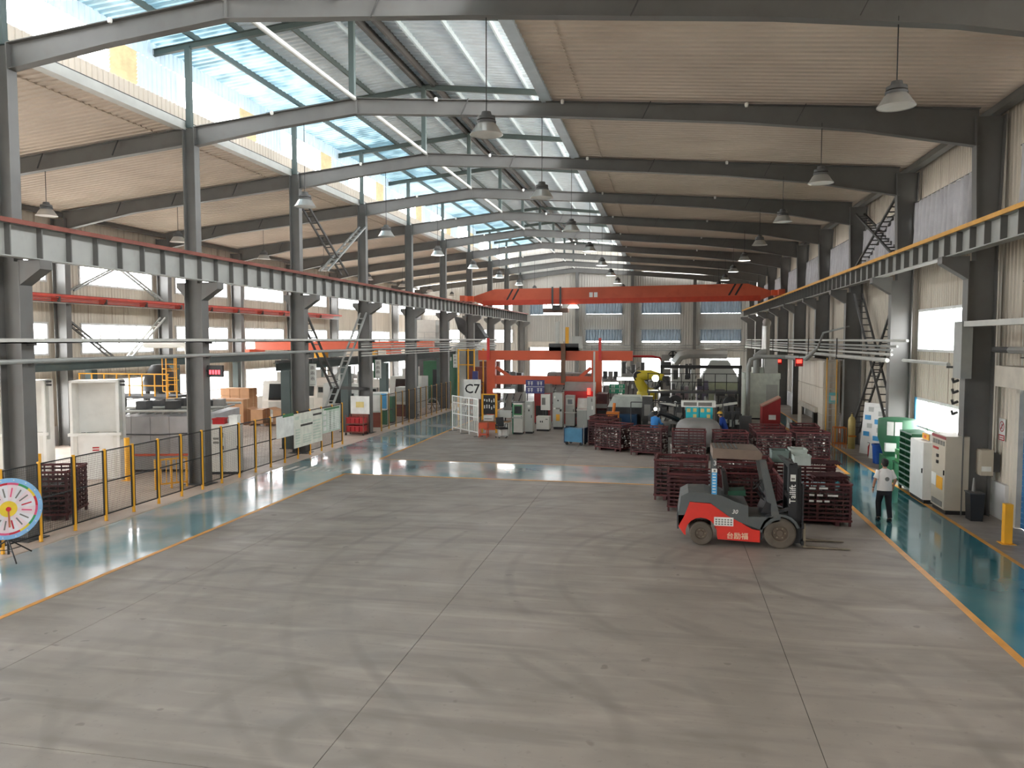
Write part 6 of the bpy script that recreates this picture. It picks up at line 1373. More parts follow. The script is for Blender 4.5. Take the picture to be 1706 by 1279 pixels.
# ------------------------------------------------------------------ orange robot gantry
Yg = 47.0
def gx(px): return ony(px, 600, Yg).x
def gzz(py, px=900): return ony(px, py, Yg).z
gt = thing('robot_gantry', 'orange two beam robot gantry over the press cell', 'gantry', (0, Yg, 0))
MB().box(gx(812), gx(826), -0.22, 0.22, 0.03, gzz(597)).build('column', M['orange2'], gt, smooth=False); MB().box(gx(986), gx(1003), -0.22, 0.22, 0.03, gzz(600)).build('column', M['orange2'], gt, smooth=False)
for px in (819, 994): MB().box(gx(px) - 0.4, gx(px) + 0.4, -0.4, 0.4, 0, 0.03).build('foot_plate', M['machd'], gt, smooth=False)
MB().box(gx(798), gx(1054), -0.2, 0.2, gzz(600), gzz(584)).build('upper_beam', M['orange2'], gt, smooth=False); MB().box(gx(826), gx(986), -0.16, 0.16, gzz(640), gzz(626)).build('lower_beam', M['orange2'], gt, smooth=False)
MB().bar((gx(827), 0, gzz(612)), (gx(850), 0, gzz(628)), 0.18, 0.2).build('knee_brace', M['orange2'], gt, smooth=False); MB().bar((gx(985), 0, gzz(612)), (gx(966), 0, gzz(628)), 0.18, 0.2).build('knee_brace', M['orange2'], gt, smooth=False)
for px in (815, 1000): MB().box(gx(px) - 0.08, gx(px) + 0.08, -0.28, -0.2, gzz(600), gzz(563)).build('stop_post', mat('signal_red_paint', (214, 60, 54), 0.5), gt, smooth=False)
rb = thing('gantry_carriage', 'grey and yellow carriage with a cable loop riding on the gantry', 'carriage', (gx(940), Yg, 0))
MB().box(-0.9, 0.9, -0.32, -0.21, gzz(584), gzz(572)).build('carriage_plate', M['machd'], rb, smooth=False); MB().box(-0.9, 0.9, -0.32, 0.3, gzz(584), gzz(578)).build('top_plate', M['machd'], rb, smooth=False)
MB().box(-0.13, 0.13, -0.52, -0.33, gzz(637), gzz(572)).build('lift_ram', mat('bronze_ram', (96, 70, 52), 0.4, 0.4), rb, smooth=False)
MB().box(0.5, 1.1, -0.3, 0.2, gzz(580), gzz(560)).build('drive_box', M['cabgrey'], rb, smooth=False); MB().box(0.1, 0.3, -0.3, -0.1, gzz(575), gzz(545)).build('cable_riser', M['yellow'], rb, smooth=False)
MB().box(-0.5, -0.28, -0.3, -0.1, gzz(578), gzz(536)).build('guide_column', M['pipel'], rb, smooth=False)
zt = gzz(545); MB().tube([(-0.35, -0.2, zt)] + [(0.0 + 0.35 * math.cos(a), -0.2, zt + 0.42 * math.sin(a)) for a in [PI - PI * i / 8 for i in range(9)]] + [(0.35, -0.2, zt - 0.6)], 0.09, 8).build('cable_loop', M['pipe'], rb)
# overhead blue sign
def panel_sign(name, label, px0, py0, px1, py1, Y, m, pole=True, cols=2, rows=2, zt=None):
    e0 = ony(px0, py1, Y); e1 = ony(px1, py0, Y); w = e1.x - e0.x; h = e1.z - e0.z; t = thing(name, label, 'sign', (e0.x, Y, 0))
    MB().box(0, w, -0.03, 0.03, e0.z, e1.z).build('panel', m, t, smooth=False)
    for i in range(cols):
        for j in range(rows):
            cx = w * (i + 0.5) / cols; cz = e0.z + h * (j + 0.5) / rows; s = min(w / cols, h / rows) * 0.3
            for dx in (-0.75, 0.75):
                for (u0, u1, v0, v1) in ((-.6, .6, .6, .9), (-.15, .15, -1, .9), (-.6, .6, -.2, .05)): MB().box(cx + s * (dx + u0 * .9), cx + s * (dx + u1 * .9), -0.036, -0.03, cz + s * v0, cz + s * v1).build('stroke', M['paper'], t, smooth=False)
    for j in range(1, rows): MB().box(0, w, -0.036, -0.03, e0.z + h * j / rows - 0.01, e0.z + h * j / rows + 0.01).build('rule', M['paper'], t, smooth=False)
    for x in (0.08, w - 0.08): MB().box(x - 0.025, x + 0.025, 0.03, 0.08, 0, e1.z - 0.05).build('leg', M['machd'], t, smooth=False)
    return t
panel_sign('safety_sign', 'navy blue safety sign with four white words by the gantry', 876, 633, 907, 655, 44.6, M['signb'])
panel_sign('safety_sign', 'green safety sign with four white words above the pale press hood', 1015, 640, 1041, 655, 46.0, M['signg'])
# tall thin pole beside the gantry
t = thing('cable_pole', 'thin grey pole standing beside the right gantry column', 'pole', (ony(990, 600, 41.5).x, 41.5, 0)); MB().box(-0.045, 0.045, -0.045, 0.045, 0.02, 4.35).build('shaft', M['pipel'], t, smooth=False); MB().box(-0.12, 0.12, -0.12, 0.12, 0, 0.02).build('foot_plate', M['machd'], t, smooth=False)
# yellow stairs posts left of the gantry
t = thing('stair_tower', 'yellow railed stair tower left of the orange gantry', 'stairs', (-12.6, 46.6, 0))
for x in (0, 1.0):
    for y in (0, 2.4): MB().box(x - 0.04, x + 0.04, y - 0.04, y + 0.04, 0, 4.4).build('post', M['yellow'], t, smooth=False)
for k in range(9): MB().box(0, 1.0, 0.2 + 0.26 * k, 0.46 + 0.26 * k, 0.3 + 0.24 * k, 0.34 + 0.24 * k).build('tread', M['machd'], t, smooth=False)
for z in (3.4, 4.3): MB().box(0, 1.0, -0.03, 0.03, z, z + 0.06).build('rail', M['yellow'], t, smooth=False)
cabinet('control_cabinet', 'brown tall cabinet under the stair tower', 'cabinet', -12.1, 49.7, 0, 1.2, 0.6, 3.2, M['rust'], doors=2)
cabinet('notice_stand', 'white and violet notice panel on the stair tower', 'board', -11.5, 46.45, 0, 0.35, 0.06, 3.05, M['paper'], doors=0, plinth=0, bits=(('header', 0, 1, .8, 1, M['signb']),))
# fluorescent lamps: glowing tubes over the work places
def tube_lamp(px0, px1, py, Y, label, r=0.09):
    a = ony(px0, py, Y); b = ony(px1, py, Y); t = thing('tube_lamp', label, 'lamp', (a.x, Y, 0)); w = b.x - a.x
    MB().cyl((0, 0, a.z), (w, 0, a.z), r, 10).build('tube', M['tube_lit'], t); MB().box(0, w, -0.1, 0.1, a.z + r, a.z + r + 0.05).build('housing', M['paper'], t, smooth=False)
    for x in (0.06, w - 0.06): MB().box(x - 0.02, x + 0.02, 0.1, 0.14, 0, a.z + r + 0.05).build('stand', M['machd'], t, smooth=False)
tube_lamp(822, 857, 651, 42.6, 'glowing tube lamp over the work desk'); tube_lamp(1028, 1063, 631, 49.0, 'glowing tube lamp before the end wall windows'); tube_lamp(1006, 1030, 639, 48.2, 'short glowing tube lamp beside the green sign'); tube_lamp(1001, 1034, 599, 55.0, 'high glowing tube lamp right of the gantry column')
tube_lamp(1200, 1235, 613, 58, 'glowing tube lamp near the right end of the casting hall', 0.08)

# ------------------------------------------------------------------ casting cell behind the crate arc
# dark maroon booth
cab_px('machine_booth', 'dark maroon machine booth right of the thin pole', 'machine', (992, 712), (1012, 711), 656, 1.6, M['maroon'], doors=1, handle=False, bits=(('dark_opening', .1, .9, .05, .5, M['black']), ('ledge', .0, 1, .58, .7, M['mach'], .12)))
# pale hooded press
e0 = ony(1013, 690, 43.0); e1 = ony(1070, 661, 43.0); t = thing('hooded_press', 'dark press with a pale sloping hood under the green sign', 'press', (e0.x, 43.0, 0)); w = e1.x - e0.x
MB().prism([(0, e0.z + 0.45), (w, e0.z + 0.45), (w, e0.z + 0.85), (w - 0.1, e1.z + 0.05), (0.3, e1.z + 0.05)], -0.5, 1.0, 'y').build('hood', M['binw'], t, smooth=False)
MB().box(0.05, w - 0.05, -0.2, 1.0, 0.08, e0.z + 0.45).build('bed', M['machd'], t, smooth=False); MB().box(0.1, w - 0.1, -0.1, 0.9, 0, 0.08).build('base', M['black'], t, smooth=False); MB().box(0.25, 1.6, -0.9, -0.22, 0.25, 0.95).build('blue_tank', mat('navy_tank', (38, 74, 110), 0.5), t, smooth=False)
t = thing('hydraulic_unit', 'orange hydraulic power unit behind the crate arc', 'machine', (ony(1022, 706, 40.6).x, 40.6, 0)); MB().box(-0.4, 0.4, -0.3, 0.3, 0, 0.9).build('tank', M['machd'], t, smooth=False); MB().box(-0.35, 0.3, -0.3, 0.2, 0.9, 1.25).build('motor', mat('motor_orange', (206, 120, 40), 0.5), t, smooth=False); MB().cyl((0.0, 0, 1.25), (0.05, 0, 1.7), 0.08, 10).build('filter', mat('motor_orange', (206, 120, 40), 0.5), t)
# dark pillar press
cab_px('pillar_press', 'tall dark grey pillar press behind the crates', 'machine', (1069, 724), (1087, 724), 661, 0.7, M['machd'], doors=1, handle=False, bits=(('panel', .2, .8, .5, .8, M['mach']),), top=M['mach'])
# second row machines: assorted
def block_machine(label, px0, px1, pyt, Y, m, d=1.2, parts=3, seed=0, name='casting_machine'):
    e0 = ony(px0, 700, Y); e1 = ony(px1, pyt, Y); w = e1.x - e0.x; h = e1.z; rn = random.Random(seed); t = thing(name, label, 'machine', (e0.x, Y, 0))
    MB().box(0.04, w - 0.04, 0, d, 0.08, h * 0.72).build('body', m, t, smooth=False); MB().box(0, w, 0.05, d - 0.05, 0, 0.08).build('base', M['black'], t, smooth=False)
    for k in range(parts):
        x0 = w * (k + 0.1) / parts; x1 = w * (k + 0.85) / parts; hh = h * rn.uniform(0.82, 1.0)
        MB().box(x0, x1, 0.1, d * rn.uniform(0.5, 0.9), h * 0.72, hh).build('upper_unit', m if k % 2 else M['machd'], t, smooth=False)
        MB().cyl(((x0 + x1) / 2, -0.06, h * rn.uniform(0.3, 0.6)), ((x0 + x1) / 2, 0.0, h * 0.5), 0.12, 12).build('gauge', M['cabgrey'], t)
        MB().tube([(x0 + 0.1, -0.05, h * 0.2), (x0 + 0.15, -0.12, h * 0.45), (x0 + 0.3, -0.05, h * 0.66)], 0.03, 6).build('hose', M['black'], t)
    return t
block_machine('grey casting machine with hoses left of the turquoise cooler', 1100, 1138, 672, 40.5, M['mach'], seed=1)
block_machine('mauve grey casting machine on the raised deck', 1118, 1148, 640, 47.0, mat('mauve_machine', (146, 130, 134), 0.55), seed=2, parts=4)
block_machine('dark casting machine right of the worker in the yellow helmet', 1205, 1234, 668, 40.5, M['machd'], seed=3)
block_machine('grey melting furnace with a round lid beside the big pipe', 1190, 1232, 640, 46.0, M['mach'], seed=4, parts=2)
block_machine('pale ladle machine in front of the end wall windows', 1120, 1160, 612, 56.0, M['cabgrey'], seed=5, parts=4)
block_machine('dark pipework rack behind the glowing tube lamp', 1035, 1075, 600, 57.0, M['mach'], seed=6, parts=5)
block_machine('violet grey drum rack in the casting hall', 1160, 1182, 622, 50.0, mat('violet_drums', (104, 98, 116), 0.5), seed=7, parts=2)
block_machine('grey tooling bench left of the gantry leg', 838, 872, 640, 52.0, M['cabgrey'], seed=8, parts=3)
block_machine('grey finishing bench behind the gantry', 905, 960, 628, 60.0, M['mach'], seed=9, parts=4)
# raised deck with dark railings
a = ony(1000, 655, 44.2); b = ony(1232, 655, 44.2)
t = thing('raised_deck', 'dark raised deck with thin railings across the casting hall', 'platform', (a.x, 44.6, 0)); w = b.x - a.x
MB().box(2.6, w, 0, 1.2, 1.98, 2.1).build('deck', M['machd'], t, smooth=False)
for k in range(6): x = 2.7 + (w - 2.8) * k / 5; MB().box(x - 0.05, x + 0.05, 0.5, 0.6, 0, 1.98).build('leg', M['machd'], t, smooth=False)
for k in range(9): x = 2.65 + (w - 2.7) * k / 8; MB().box(x - 0.02, x + 0.02, 0.0, 0.04, 2.1, 3.1).build('railing_post', M['black'], t, smooth=False)
for z in (2.6, 3.06): MB().box(2.6, w, 0, 0.04, z, z + 0.04).build('railing_bar', M['black'], t, smooth=False)
t = thing('crane_track', 'long dark overhead track across the casting hall', 'beam', (ony(1100, 611, 49.6).x, 49.6, 0)); w = ony(1236, 611, 49.6).x - ony(1100, 611, 49.6).x; z = ony(1170, 611, 49.6).z
MB().box(0, w, -0.08, 0.08, z - 0.1, z + 0.1).build('track', M['black'], t, smooth=False)
for x in (0.1, w - 0.1): MB().box(x - 0.08, x + 0.08, -0.08, 0.08, 0, z - 0.1).build('post', M['machd'], t, smooth=False)
# yellow robot with a work lamp
c = ony(1078, 668, 48.5); t = thing('industrial_robot', 'yellow jointed robot in the casting hall', 'robot', (c.x, 48.5, 0))
yl = mat('robot_yellow', (206, 188, 46), 0.45)
MB().cyl((0, 0, 0), (0, 0, 1.35), 0.42, 16).build('pedestal', M['machd'], t); MB().lathe([(0.62, 1.35), (0.62, 1.75), (0.45, 2.0), (0, 2.0)], n=18).build('turret', yl, t)
MB().tube([(-0.1, -0.2, 1.8), (-0.4, -0.2, 2.25), (-0.55, -0.2, 2.7)], [0.36, 0.30, 0.30], 12).build('lower_arm', yl, t); MB().tube([(-0.55, -0.15, 2.75), (0.2, -0.3, 2.85), (0.95, -0.5, 2.7)], [0.34, 0.28, 0.2], 12).build('upper_arm', yl, t); MB().tube([(0.95, -0.5, 2.7), (1.2, -0.6, 2.45), (1.25, -0.62, 2.2)], [0.16, 0.12, 0.1], 10).build('wrist', M['machd'], t); MB().lathe([(0, -0.3), (0.3, -0.3), (0.32, 0), (0.3, 0.3), (0, 0.3)], (-0.55, -0.15, 2.75), 14, 'y').build('elbow_drive', M['black'], t)
MB().tube([(0.3, 0, 1.9), (0.8, -0.1, 2.2), (0.6, -0.3, 2.7)], 0.1, 8).build('cable_loom', M['black'], t)
c = ony(1092, 630, 46.0); t = thing('work_floodlight', 'dazzling work floodlight in front of the yellow robot', 'lamp', (c.x, 46.0, 0)); MB().cyl((0, 0.1, 0), (0, 0.1, c.z), 0.03, 8).build('stand', M['machd'], t); MB().lathe([(0.0, 0.0), (0.2, 0.0), (0.22, 0.06), (0.1, 0.2), (0, 0.2)], (0, -0.05, c.z), 16, 'y').build('housing', M['machd'], t)
MB().lathe([(0, -0.02), (0.12, -0.02), (0.19, 0.0)], (0, -0.06, c.z), 16, 'y').build('lens', mat('floodlight_lens', (255, 250, 225), 0.3, emit=((255, 248, 215), 40.0)), t); MB().box(-0.2, 0.2, -0.1, 0.3, 0, 0.02).build('foot', M['machd'], t, smooth=False)
# turquoise coolers
e0 = ony(1142, 700, 37.6); e1 = ony(1188, 680, 37.6); t = thing('spot_cooler', 'pair of turquoise spot coolers with a white louvred head', 'cooler', (e0.x, 37.6, 0)); w = e1.x - e0.x
for k in (0, 1): 
    b_ = MB().box(w * 0.5 * k + 0.02, w * 0.5 * (k + 1) - 0.02, 0, 0.7, 1.2, e1.z + 0.05).build('cooler_body', M['turq'], t, smooth=False)
    for j, (u, v) in enumerate(((.1, .6), (.55, .62), (.55, .1))): MB().box(w * 0.5 * k + w * 0.5 * u, w * 0.5 * k + w * 0.5 * u + 0.16, -0.006, 0.0, 1.25 + 0.6 * v * 0.9, 1.42 + 0.6 * v * 0.9).build('note', mat('yellow_note', (220, 200, 130), 0.6), b_, smooth=False)
zl_ = ony(1165, 678, 37.6).z; zh_ = ony(1165, 670, 37.6).z
MB().box(-0.2, w + 0.12, -0.05, 0.6, zl_, zh_ + 0.05).build('louvre_head', M['paper'], t, smooth=False)
for k in (0, 1): MB().box(-0.1 + (w + 0.1) * 0.5 * k, -0.18 + (w + 0.12) * 0.5 * (k + 1), -0.06, -0.05, zl_ + 0.06, zh_).build('louvre', M['ink'], t, smooth=False)
for x in (0.08, w - 0.08):
    for y in (0.1, 0.6): MB().box(x - 0.04, x + 0.04, y - 0.04, y + 0.04, 0, 1.2).build('leg', M['machd'], t, smooth=False)
# worn grey turntable and shield
c = onz(1165, 760); t = thing('turntable_shield', 'worn pale grey curved shield in front of the coolers', 'shield', (ony(1163, 720, 35.9).x, 36.0, 0))
MB().lathe([(1.05, 0.36), (1.02, 0.8), (0.95, 1.15), (0.82, 1.33), (0.6, 1.42), (0, 1.44)], n=28).build('shield', M['mach'], t)
MB().lathe([(0, 0.3), (1.2, 0.3), (1.2, 0.36), (0, 0.36)], n=32).build('table', M['mach'], t); MB().cyl((0, 0, 0), (0, 0, 0.3), 0.6, 20).build('pedestal', M['machd'], t)
t = thing('side_table', 'grey sheet metal apron left of the curved shield', 'table', (ony(1106, 720, 38.3).x, 38.3, 0), 0.0); MB().box(-0.75, 0.75, -0.45, 0.45, 0.95, 1.02).build('top', M['mach'], t, smooth=False)
for x in (-0.7, 0.7):
    for y in (-0.4, 0.4): MB().box(x - 0.04, x + 0.04, y - 0.04, y + 0.04, 0, 0.95).build('leg', M['machd'], t, smooth=False)
MB().tube([(-0.6, 0, 1.02), (-0.2, -0.2, 1.45), (0.3, -0.1, 1.3), (0.7, 0.1, 1.1)], 0.12, 8).build('flexible_hose', M['black'], t); MB().lathe([(0, 1.02), (0.25, 1.02), (0.28, 1.3), (0.1, 1.5), (0, 1.5)], (-0.5, 0.2, 0), 14).build('fan_head', M['machd'], t)
for (x0, y0, x1, y1, nm) in ((1099, 670, 1130, 676, 'left'), (1193, 676, 1228, 671, 'right')):
    a = ony(x0, y0, 39.3); b = ony(x1, y1, 39.3); t = thing('shelf_lamp', 'long pale lamp panel on a stand, %s of the coolers' % ('gantry side' if nm == 'left' else 'big pipe side'), 'lamp', (a.x, 39.3, 0)); MB().bar((0, 0, a.z), (b.x - a.x, 0, b.z), 0.3, 0.09).build('panel', M['offwhite'], t, smooth=False); x = (b.x - a.x) * 0.8; MB().box(x - 0.04, x + 0.04, -0.04, 0.04, 0, min(a.z, b.z)).build('stand', M['machd'], t, smooth=False)
# workers
person('worker in blue clothes and a yellow helmet bending beside the turquoise coolers', (ony(1208, 700, 37.2).x, 37.2, 0), 1.3, M['blue_work'], M['trous'], ((-0.25, 0.15, 1.1), (-0.2, 0.42, 1.02)), ((0.25, 0.15, 1.1), (0.2, 0.42, 1.02)), ((-0.12, 0.05, 0.5), (-0.12, 0.0, 0.085)), ((0.12, -0.02, 0.5), (0.12, -0.1, 0.085)), 0.35, hat=mat('helmet_yellow', (226, 176, 60), 0.4), sleeve_long=True, H=1.7)
person('worker in light blue clothes leaning over the apron table', (ony(1090, 700, 37.0).x, 36.95, 0), -0.5, M['sky_work'], M['trous'], ((-0.25, 0.2, 1.12), (-0.2, 0.46, 1.08)), ((0.25, 0.2, 1.12), (0.2, 0.46, 1.08)), ((-0.12, 0.05, 0.5), (-0.12, 0.0, 0.085)), ((0.12, -0.02, 0.5), (0.12, -0.1, 0.085)), 0.22, sleeve_long=True, H=1.68)
# furnace extraction hood with silver ducts
t = thing('extraction_hood', 'grey pyramid extraction hood in the casting hall', 'hood', (ony(1198, 636, 54.0).x, 54.0, 0))
vs = [(-1.3, -1, 2.2), (1.3, -1, 2.2), (1.3, 1, 2.2), (-1.3, 1, 2.2), (-0.55, -0.4, 3.6), (0.55, -0.4, 3.6), (0.55, 0.4, 3.6), (-0.55, 0.4, 3.6)]
MB()._add(vs, [(0, 1, 5, 4), (1, 2, 6, 5), (2, 3, 7, 6), (3, 0, 4, 7), (4, 5, 6, 7)]).build('hood', M['cabgrey'], t, smooth=False); MB().box(-1.3, 1.3, -1, 1, 0.0, 2.2).build('base_cabin', mat('cream_green_panel', (168, 172, 146), 0.6), t, smooth=False)
pipes('silver_duct', 'silver duct elbow lying along the end wall windows', [([(0.6, 60, 3.2), (1.0, 60, 3.75), (1.6, 60, 3.9), (4.4, 60, 3.9)], 0.35, M['alum']), ([(0.6, 60, 0.0), (0.6, 60, 3.2)], 0.3, M['alum'])], M['alum'], 'duct')
# wall fan and small box on the end wall
t = thing('wall_fan', 'round black fan high on the end wall', 'fan', (ony(1121, 608, YB).x, YB - 0.12, 3.25)); MB().lathe([(0.42, -0.1), (0.5, -0.1), (0.5, 0.1), (0.42, 0.1)], n=20, axis='y').build('ring', M['black'], t)
for k in range(4): a = k * PI / 2; MB().bar((0, 0, 0), (0.42 * math.cos(a), 0, 0.42 * math.sin(a)), 0.16, 0.02, up=(0, 1, 0)).build('blade', M['black'], t)
t = tag(MB().box(-0.3, 0.3, -0.1, 0.0, -0.2, 0.2).build('exit_light', M['tube_lit'], smooth=False, loc=(ony(1178, 590, YB).x, YB - 0.03, 3.6)), 'small bright exit light high on the end wall', 'light')

# ------------------------------------------------------------------ right rear: dust collector, big pipe, red bin, panel room
e0 = ony(1241, 640, 50.5); e1 = ony(1299, 622, 50.5)
t = thing('dust_collector', 'pale green dust collector box with silver ducts', 'dust collector', (e0.x, 50.5, 0)); w = e1.x - e0.x; h = e1.z
pgm = mat('pale_green_enamel', (206, 212, 200), 0.5)
MB().box(0, w, 0, 2.2, 0.1, h - 0.35).build('body', pgm, t, smooth=False); MB().box(-0.05, w + 0.05, -0.05, 2.25, h - 0.35, h).build('roof', pgm, t, smooth=False); MB().box(0.1, w - 0.1, 0.1, 2.1, 0, 0.1).build('base', M['black'], t, smooth=False); MB().box(w * 0.62, w * 0.95, -0.03, 0, 0.6, h - 0.7).build('door', M['cabgrey'], t, smooth=False)
sx = w * 0.62
MB().tube([(sx, 0.6, h), (sx, 0.6, h + 2.9), (sx + 0.1, 0.9, h + 3.15), (sx + 0.1, 1.3, h + 3.2)], 0.24, 14).build('stack', M['alum'], t); MB().box(sx - 0.1, sx + 0.7, 0.2, 0.9, h, h + 0.9).build('fan_housing', M['cabgrey'], t, smooth=False); MB().box(0.5, w * 0.55, 0.3, 1.2, h, h + 0.35).build('duct_box', pgm, t, smooth=False)
MB().tube([(0.7, 0.3, h), (0.7, 0.3, h + 1.1), (1.0, 0.3, h + 1.3), (sx, 0.3, h + 1.3)], 0.2, 12).build('inlet_duct', M['pipe'], t)
# big grey pipe arch
yb_ = 46.5; a = ony(1246, 668, yb_); b = ony(1252, 594, yb_); c = ony(1360, 592, yb_)
pipes('big_pipe', 'big grey process pipe rising and turning along the right side', [([(a.x, yb_, 0.0), (a.x, yb_, b.z - 0.6), (a.x + 0.12, yb_, b.z - 0.18), (a.x + 0.5, yb_, b.z), (a.x + 2.0, yb_ - 0.5, b.z), (7.1, 42.5, b.z), (7.4, 41.2, b.z + 0.6), (7.45, 40.2, b.z + 1.3), (8.4, 39.2, b.z + 1.6)], [.12, .12, .12, .12, .12, .12, .06, .05, .04], M['pipe'])], M['pipe'], 'pipe')
# red sloping bin
c, r, w, h = front((1268, 728), (1299, 728), 668); yy = 42.0; x0 = ony(1270, 700, yy).x; x1 = ony(1300, 700, yy).x
t = thing('red_hopper_bin', 'red sloping topped bin with a white label behind the crates', 'bin', (x0, yy, 0)); w = x1 - x0; zt0 = ony(1270, 678, yy).z; zt1 = ony(1300, 663, yy).z
MB().prism([(0, 0.05), (w, 0.05), (w, zt1), (0, zt0)], 0, 1.0, 'y').build('body', M['reds'], t, smooth=False); MB().prism([(-0.03, zt0), (w, zt1), (w, zt1 + 0.06), (-0.03, zt0 + 0.06)], -0.05, 1.05, 'y').build('lid', mat('rusty_lid', (170, 128, 110), 0.6), t, smooth=False); MB().box(w * 0.35, w * 0.75, -0.01, 0.0, zt0 - 0.65, zt0 - 0.4).build('label_plate', M['paper'], t, smooth=False); MB().box(0.05, w - 0.05, 0.05, 0.95, 0, 0.05).build('base', M['black'], t, smooth=False)
cab_px('control_cabinet', 'dark grey free standing panel beside the red bin', 'cabinet', (1232, 738), (1252, 738), 693, 0.3, M['machd'], doors=1, bits=())
# cream panel room on the right
Ya, Yb2 = 40.2, 47.5; Xa = 6.95 + 0.55
t = thing('panel_room', 'cream panelled room against the right wall with a shutter opening', 'room', (7.55, Ya, 0)); z1 = 4.05
for j in range(4):
    MB().box(0.0 + 0.42 * j * 0 , 0.0, 0, 0, 0, 0) if False else None
for i in range(6):
    y0 = 1.22 * i; 
    for j in range(3):
        if j == 0 and 1 <= i <= 4: continue
        MB().box(-0.05, 0.0, y0 + 0.012, y0 + 1.208, 1.35 * j + 0.012, 1.35 * (j + 1) - 0.012).build('wall_panel', M['wall'], t, smooth=False)
for j in range(3):
    for k in range(2): MB().box(0.0 + 0.36 * k + 0.01, 0.36 * (k + 1) - 0.01, -0.05, 0.0, 1.35 * j + 0.012, 1.35 * (j + 1) - 0.012).build('wall_panel', M['wall'], t, smooth=False)
t.scale = (1, 1, 0.965); MB().box(0.0, 0.74, 0.0, 7.3, 4.03, 4.08).build('roof', M['shutter'], t, smooth=False); MB().box(-0.2, 0.0, 1.2, 6.1, 1.36, 1.62).build('shutter_box', M['shutter'], t, smooth=False); MB().box(0.0, 0.72, 0.01, 0.03, 0.02, 4.03).build('inner_wall', M['shutter'], t, smooth=False); MB().box(0.02, 0.04, 0.02, 7.3, 1.36, 4.03).build('inner_wall', M['shutter'], t, smooth=False)
ps = MB().box(0.22, 0.62, -0.06, -0.05, 1.95, 2.5).build('poster', mat('aqua_poster', (110, 190, 196), 0.5), t, smooth=False); MB().box(0.30, 0.52, -0.07, -0.06, 2.1, 2.35).build('emblem', M['paper'], ps, smooth=False)
t = thing('access_ladder', 'yellow railed ladder on the front of the panel room', 'ladder', (7.72, Ya - 0.2, 0))
for x in (-0.1, 0.35): MB().cyl((x, 0, 0), (x, 0, 4.1), 0.025, 8).build('stile', M['yellow'], t)
for k in range(12): MB().cyl((-0.1, 0, 0.35 + 0.32 * k), (0.35, 0, 0.35 + 0.32 * k), 0.016, 6).build('rung', M['pipel'], t)
# gas cylinder in an orange rack, with valves
c = onz(1418, 747); t = thing('gas_cylinder', 'yellow gas cylinder with a valve by the right wall', 'gas cylinder', (c.x, c.y, 0)); MB().lathe([(0, 0.0), (0.15, 0.0), (0.16, 0.03), (0.16, 1.3), (0.12, 1.42), (0.05, 1.48), (0.05, 1.55), (0.03, 1.56), (0.03, 1.64), (0, 1.64)], n=18).build('bottle', mat('cylinder_yellow', (178, 158, 96), 0.5), t); MB().lathe([(0.0, 1.6), (0.07, 1.6), (0.07, 1.63), (0, 1.63)], n=12).build('valve_wheel', M['black'], t); MB().box(-0.17, 0.17, -0.165, -0.155, 0.55, 0.62).build('band', mat('motor_orange', (206, 120, 40), 0.5), t, smooth=False)
rk = thing('cylinder_rack', 'orange tubular rack beside the gas cylinder', 'rack', (c.x - 0.75, c.y + 0.1, 0))
for x in (0, 0.25, 0.5):
    for y in (-0.2, 0.2): MB().cyl((x, y, 0), (x, y, 0.95), 0.02, 6).build('upright', mat('rack_orange', (196, 112, 52), 0.5), rk)
for z in (0.2, 0.93): MB().box(-0.02, 0.52, -0.22, -0.18, z, z + 0.04).build('rail', mat('rack_orange', (196, 112, 52), 0.5), rk, smooth=False); MB().box(-0.02, 0.52, 0.18, 0.22, z, z + 0.04).build('rail', mat('rack_orange', (196, 112, 52), 0.5), rk, smooth=False)
# red signal boxes under the pipes
for i, (px, py, Y, nm) in enumerate(((1298, 602, 55, 'dust collector'), (1331, 603, 39.4, 'panel room'))):
    c = ony(px, py, Y); t = thing('signal_box', 'small red signal box hanging under the pipes by the ' + nm, 'signal box', (c.x, Y, c.z)); MB().box(-0.18, 0.18, -0.06, 0.06, -0.2, 0.2).build('case', M['redp'], t, smooth=False); MB().box(-0.12, 0.12, -0.065, -0.06, -0.05, 0.12).build('face', M['red_lit'], t, smooth=False); MB().cyl((0, 0, 0.2), (0, 0, 4.25 - c.z), 0.012, 6).build('hanger', M['machd'], t)

# more plant standing between the casting cell and the end wall
t = thing('jib_arm', 'red curved jib arm over the yellow robot', 'jib', (ony(1104, 620, 52.5).x, 52.5, 0)); z = ony(1100, 596, 52.5).z
MB().cyl((0, 0, 0), (0, 0, z), 0.12, 10).build('post', M['machd'], t); MB().tube([(0.0, 0, z - 0.3), (-0.2, 0, z), (-0.7, 0, z + 0.1), (-2.4, 0, z + 0.1)], 0.07, 8).build('arm', M['redp'], t); MB().tube([(-2.3, 0, z), (-2.5, 0, z - 0.6), (-2.0, 0, z - 1.0), (-1.5, 0, z - 0.6)], 0.02, 6).build('cable', M['black'], t)
t = thing('valve_column', 'dark valve column with stacked blocks beside the jib', 'machine', (ony(1110, 620, 50.8).x, 50.8, 0))
for k in range(9): MB().box(-0.2 - 0.05 * (k % 3), 0.2 + 0.05 * ((k + 1) % 3), -0.2, 0.2, 0.45 * k, 0.45 * k + 0.42).build('block', M['machd'] if k % 2 else M['mach'], t, smooth=False)
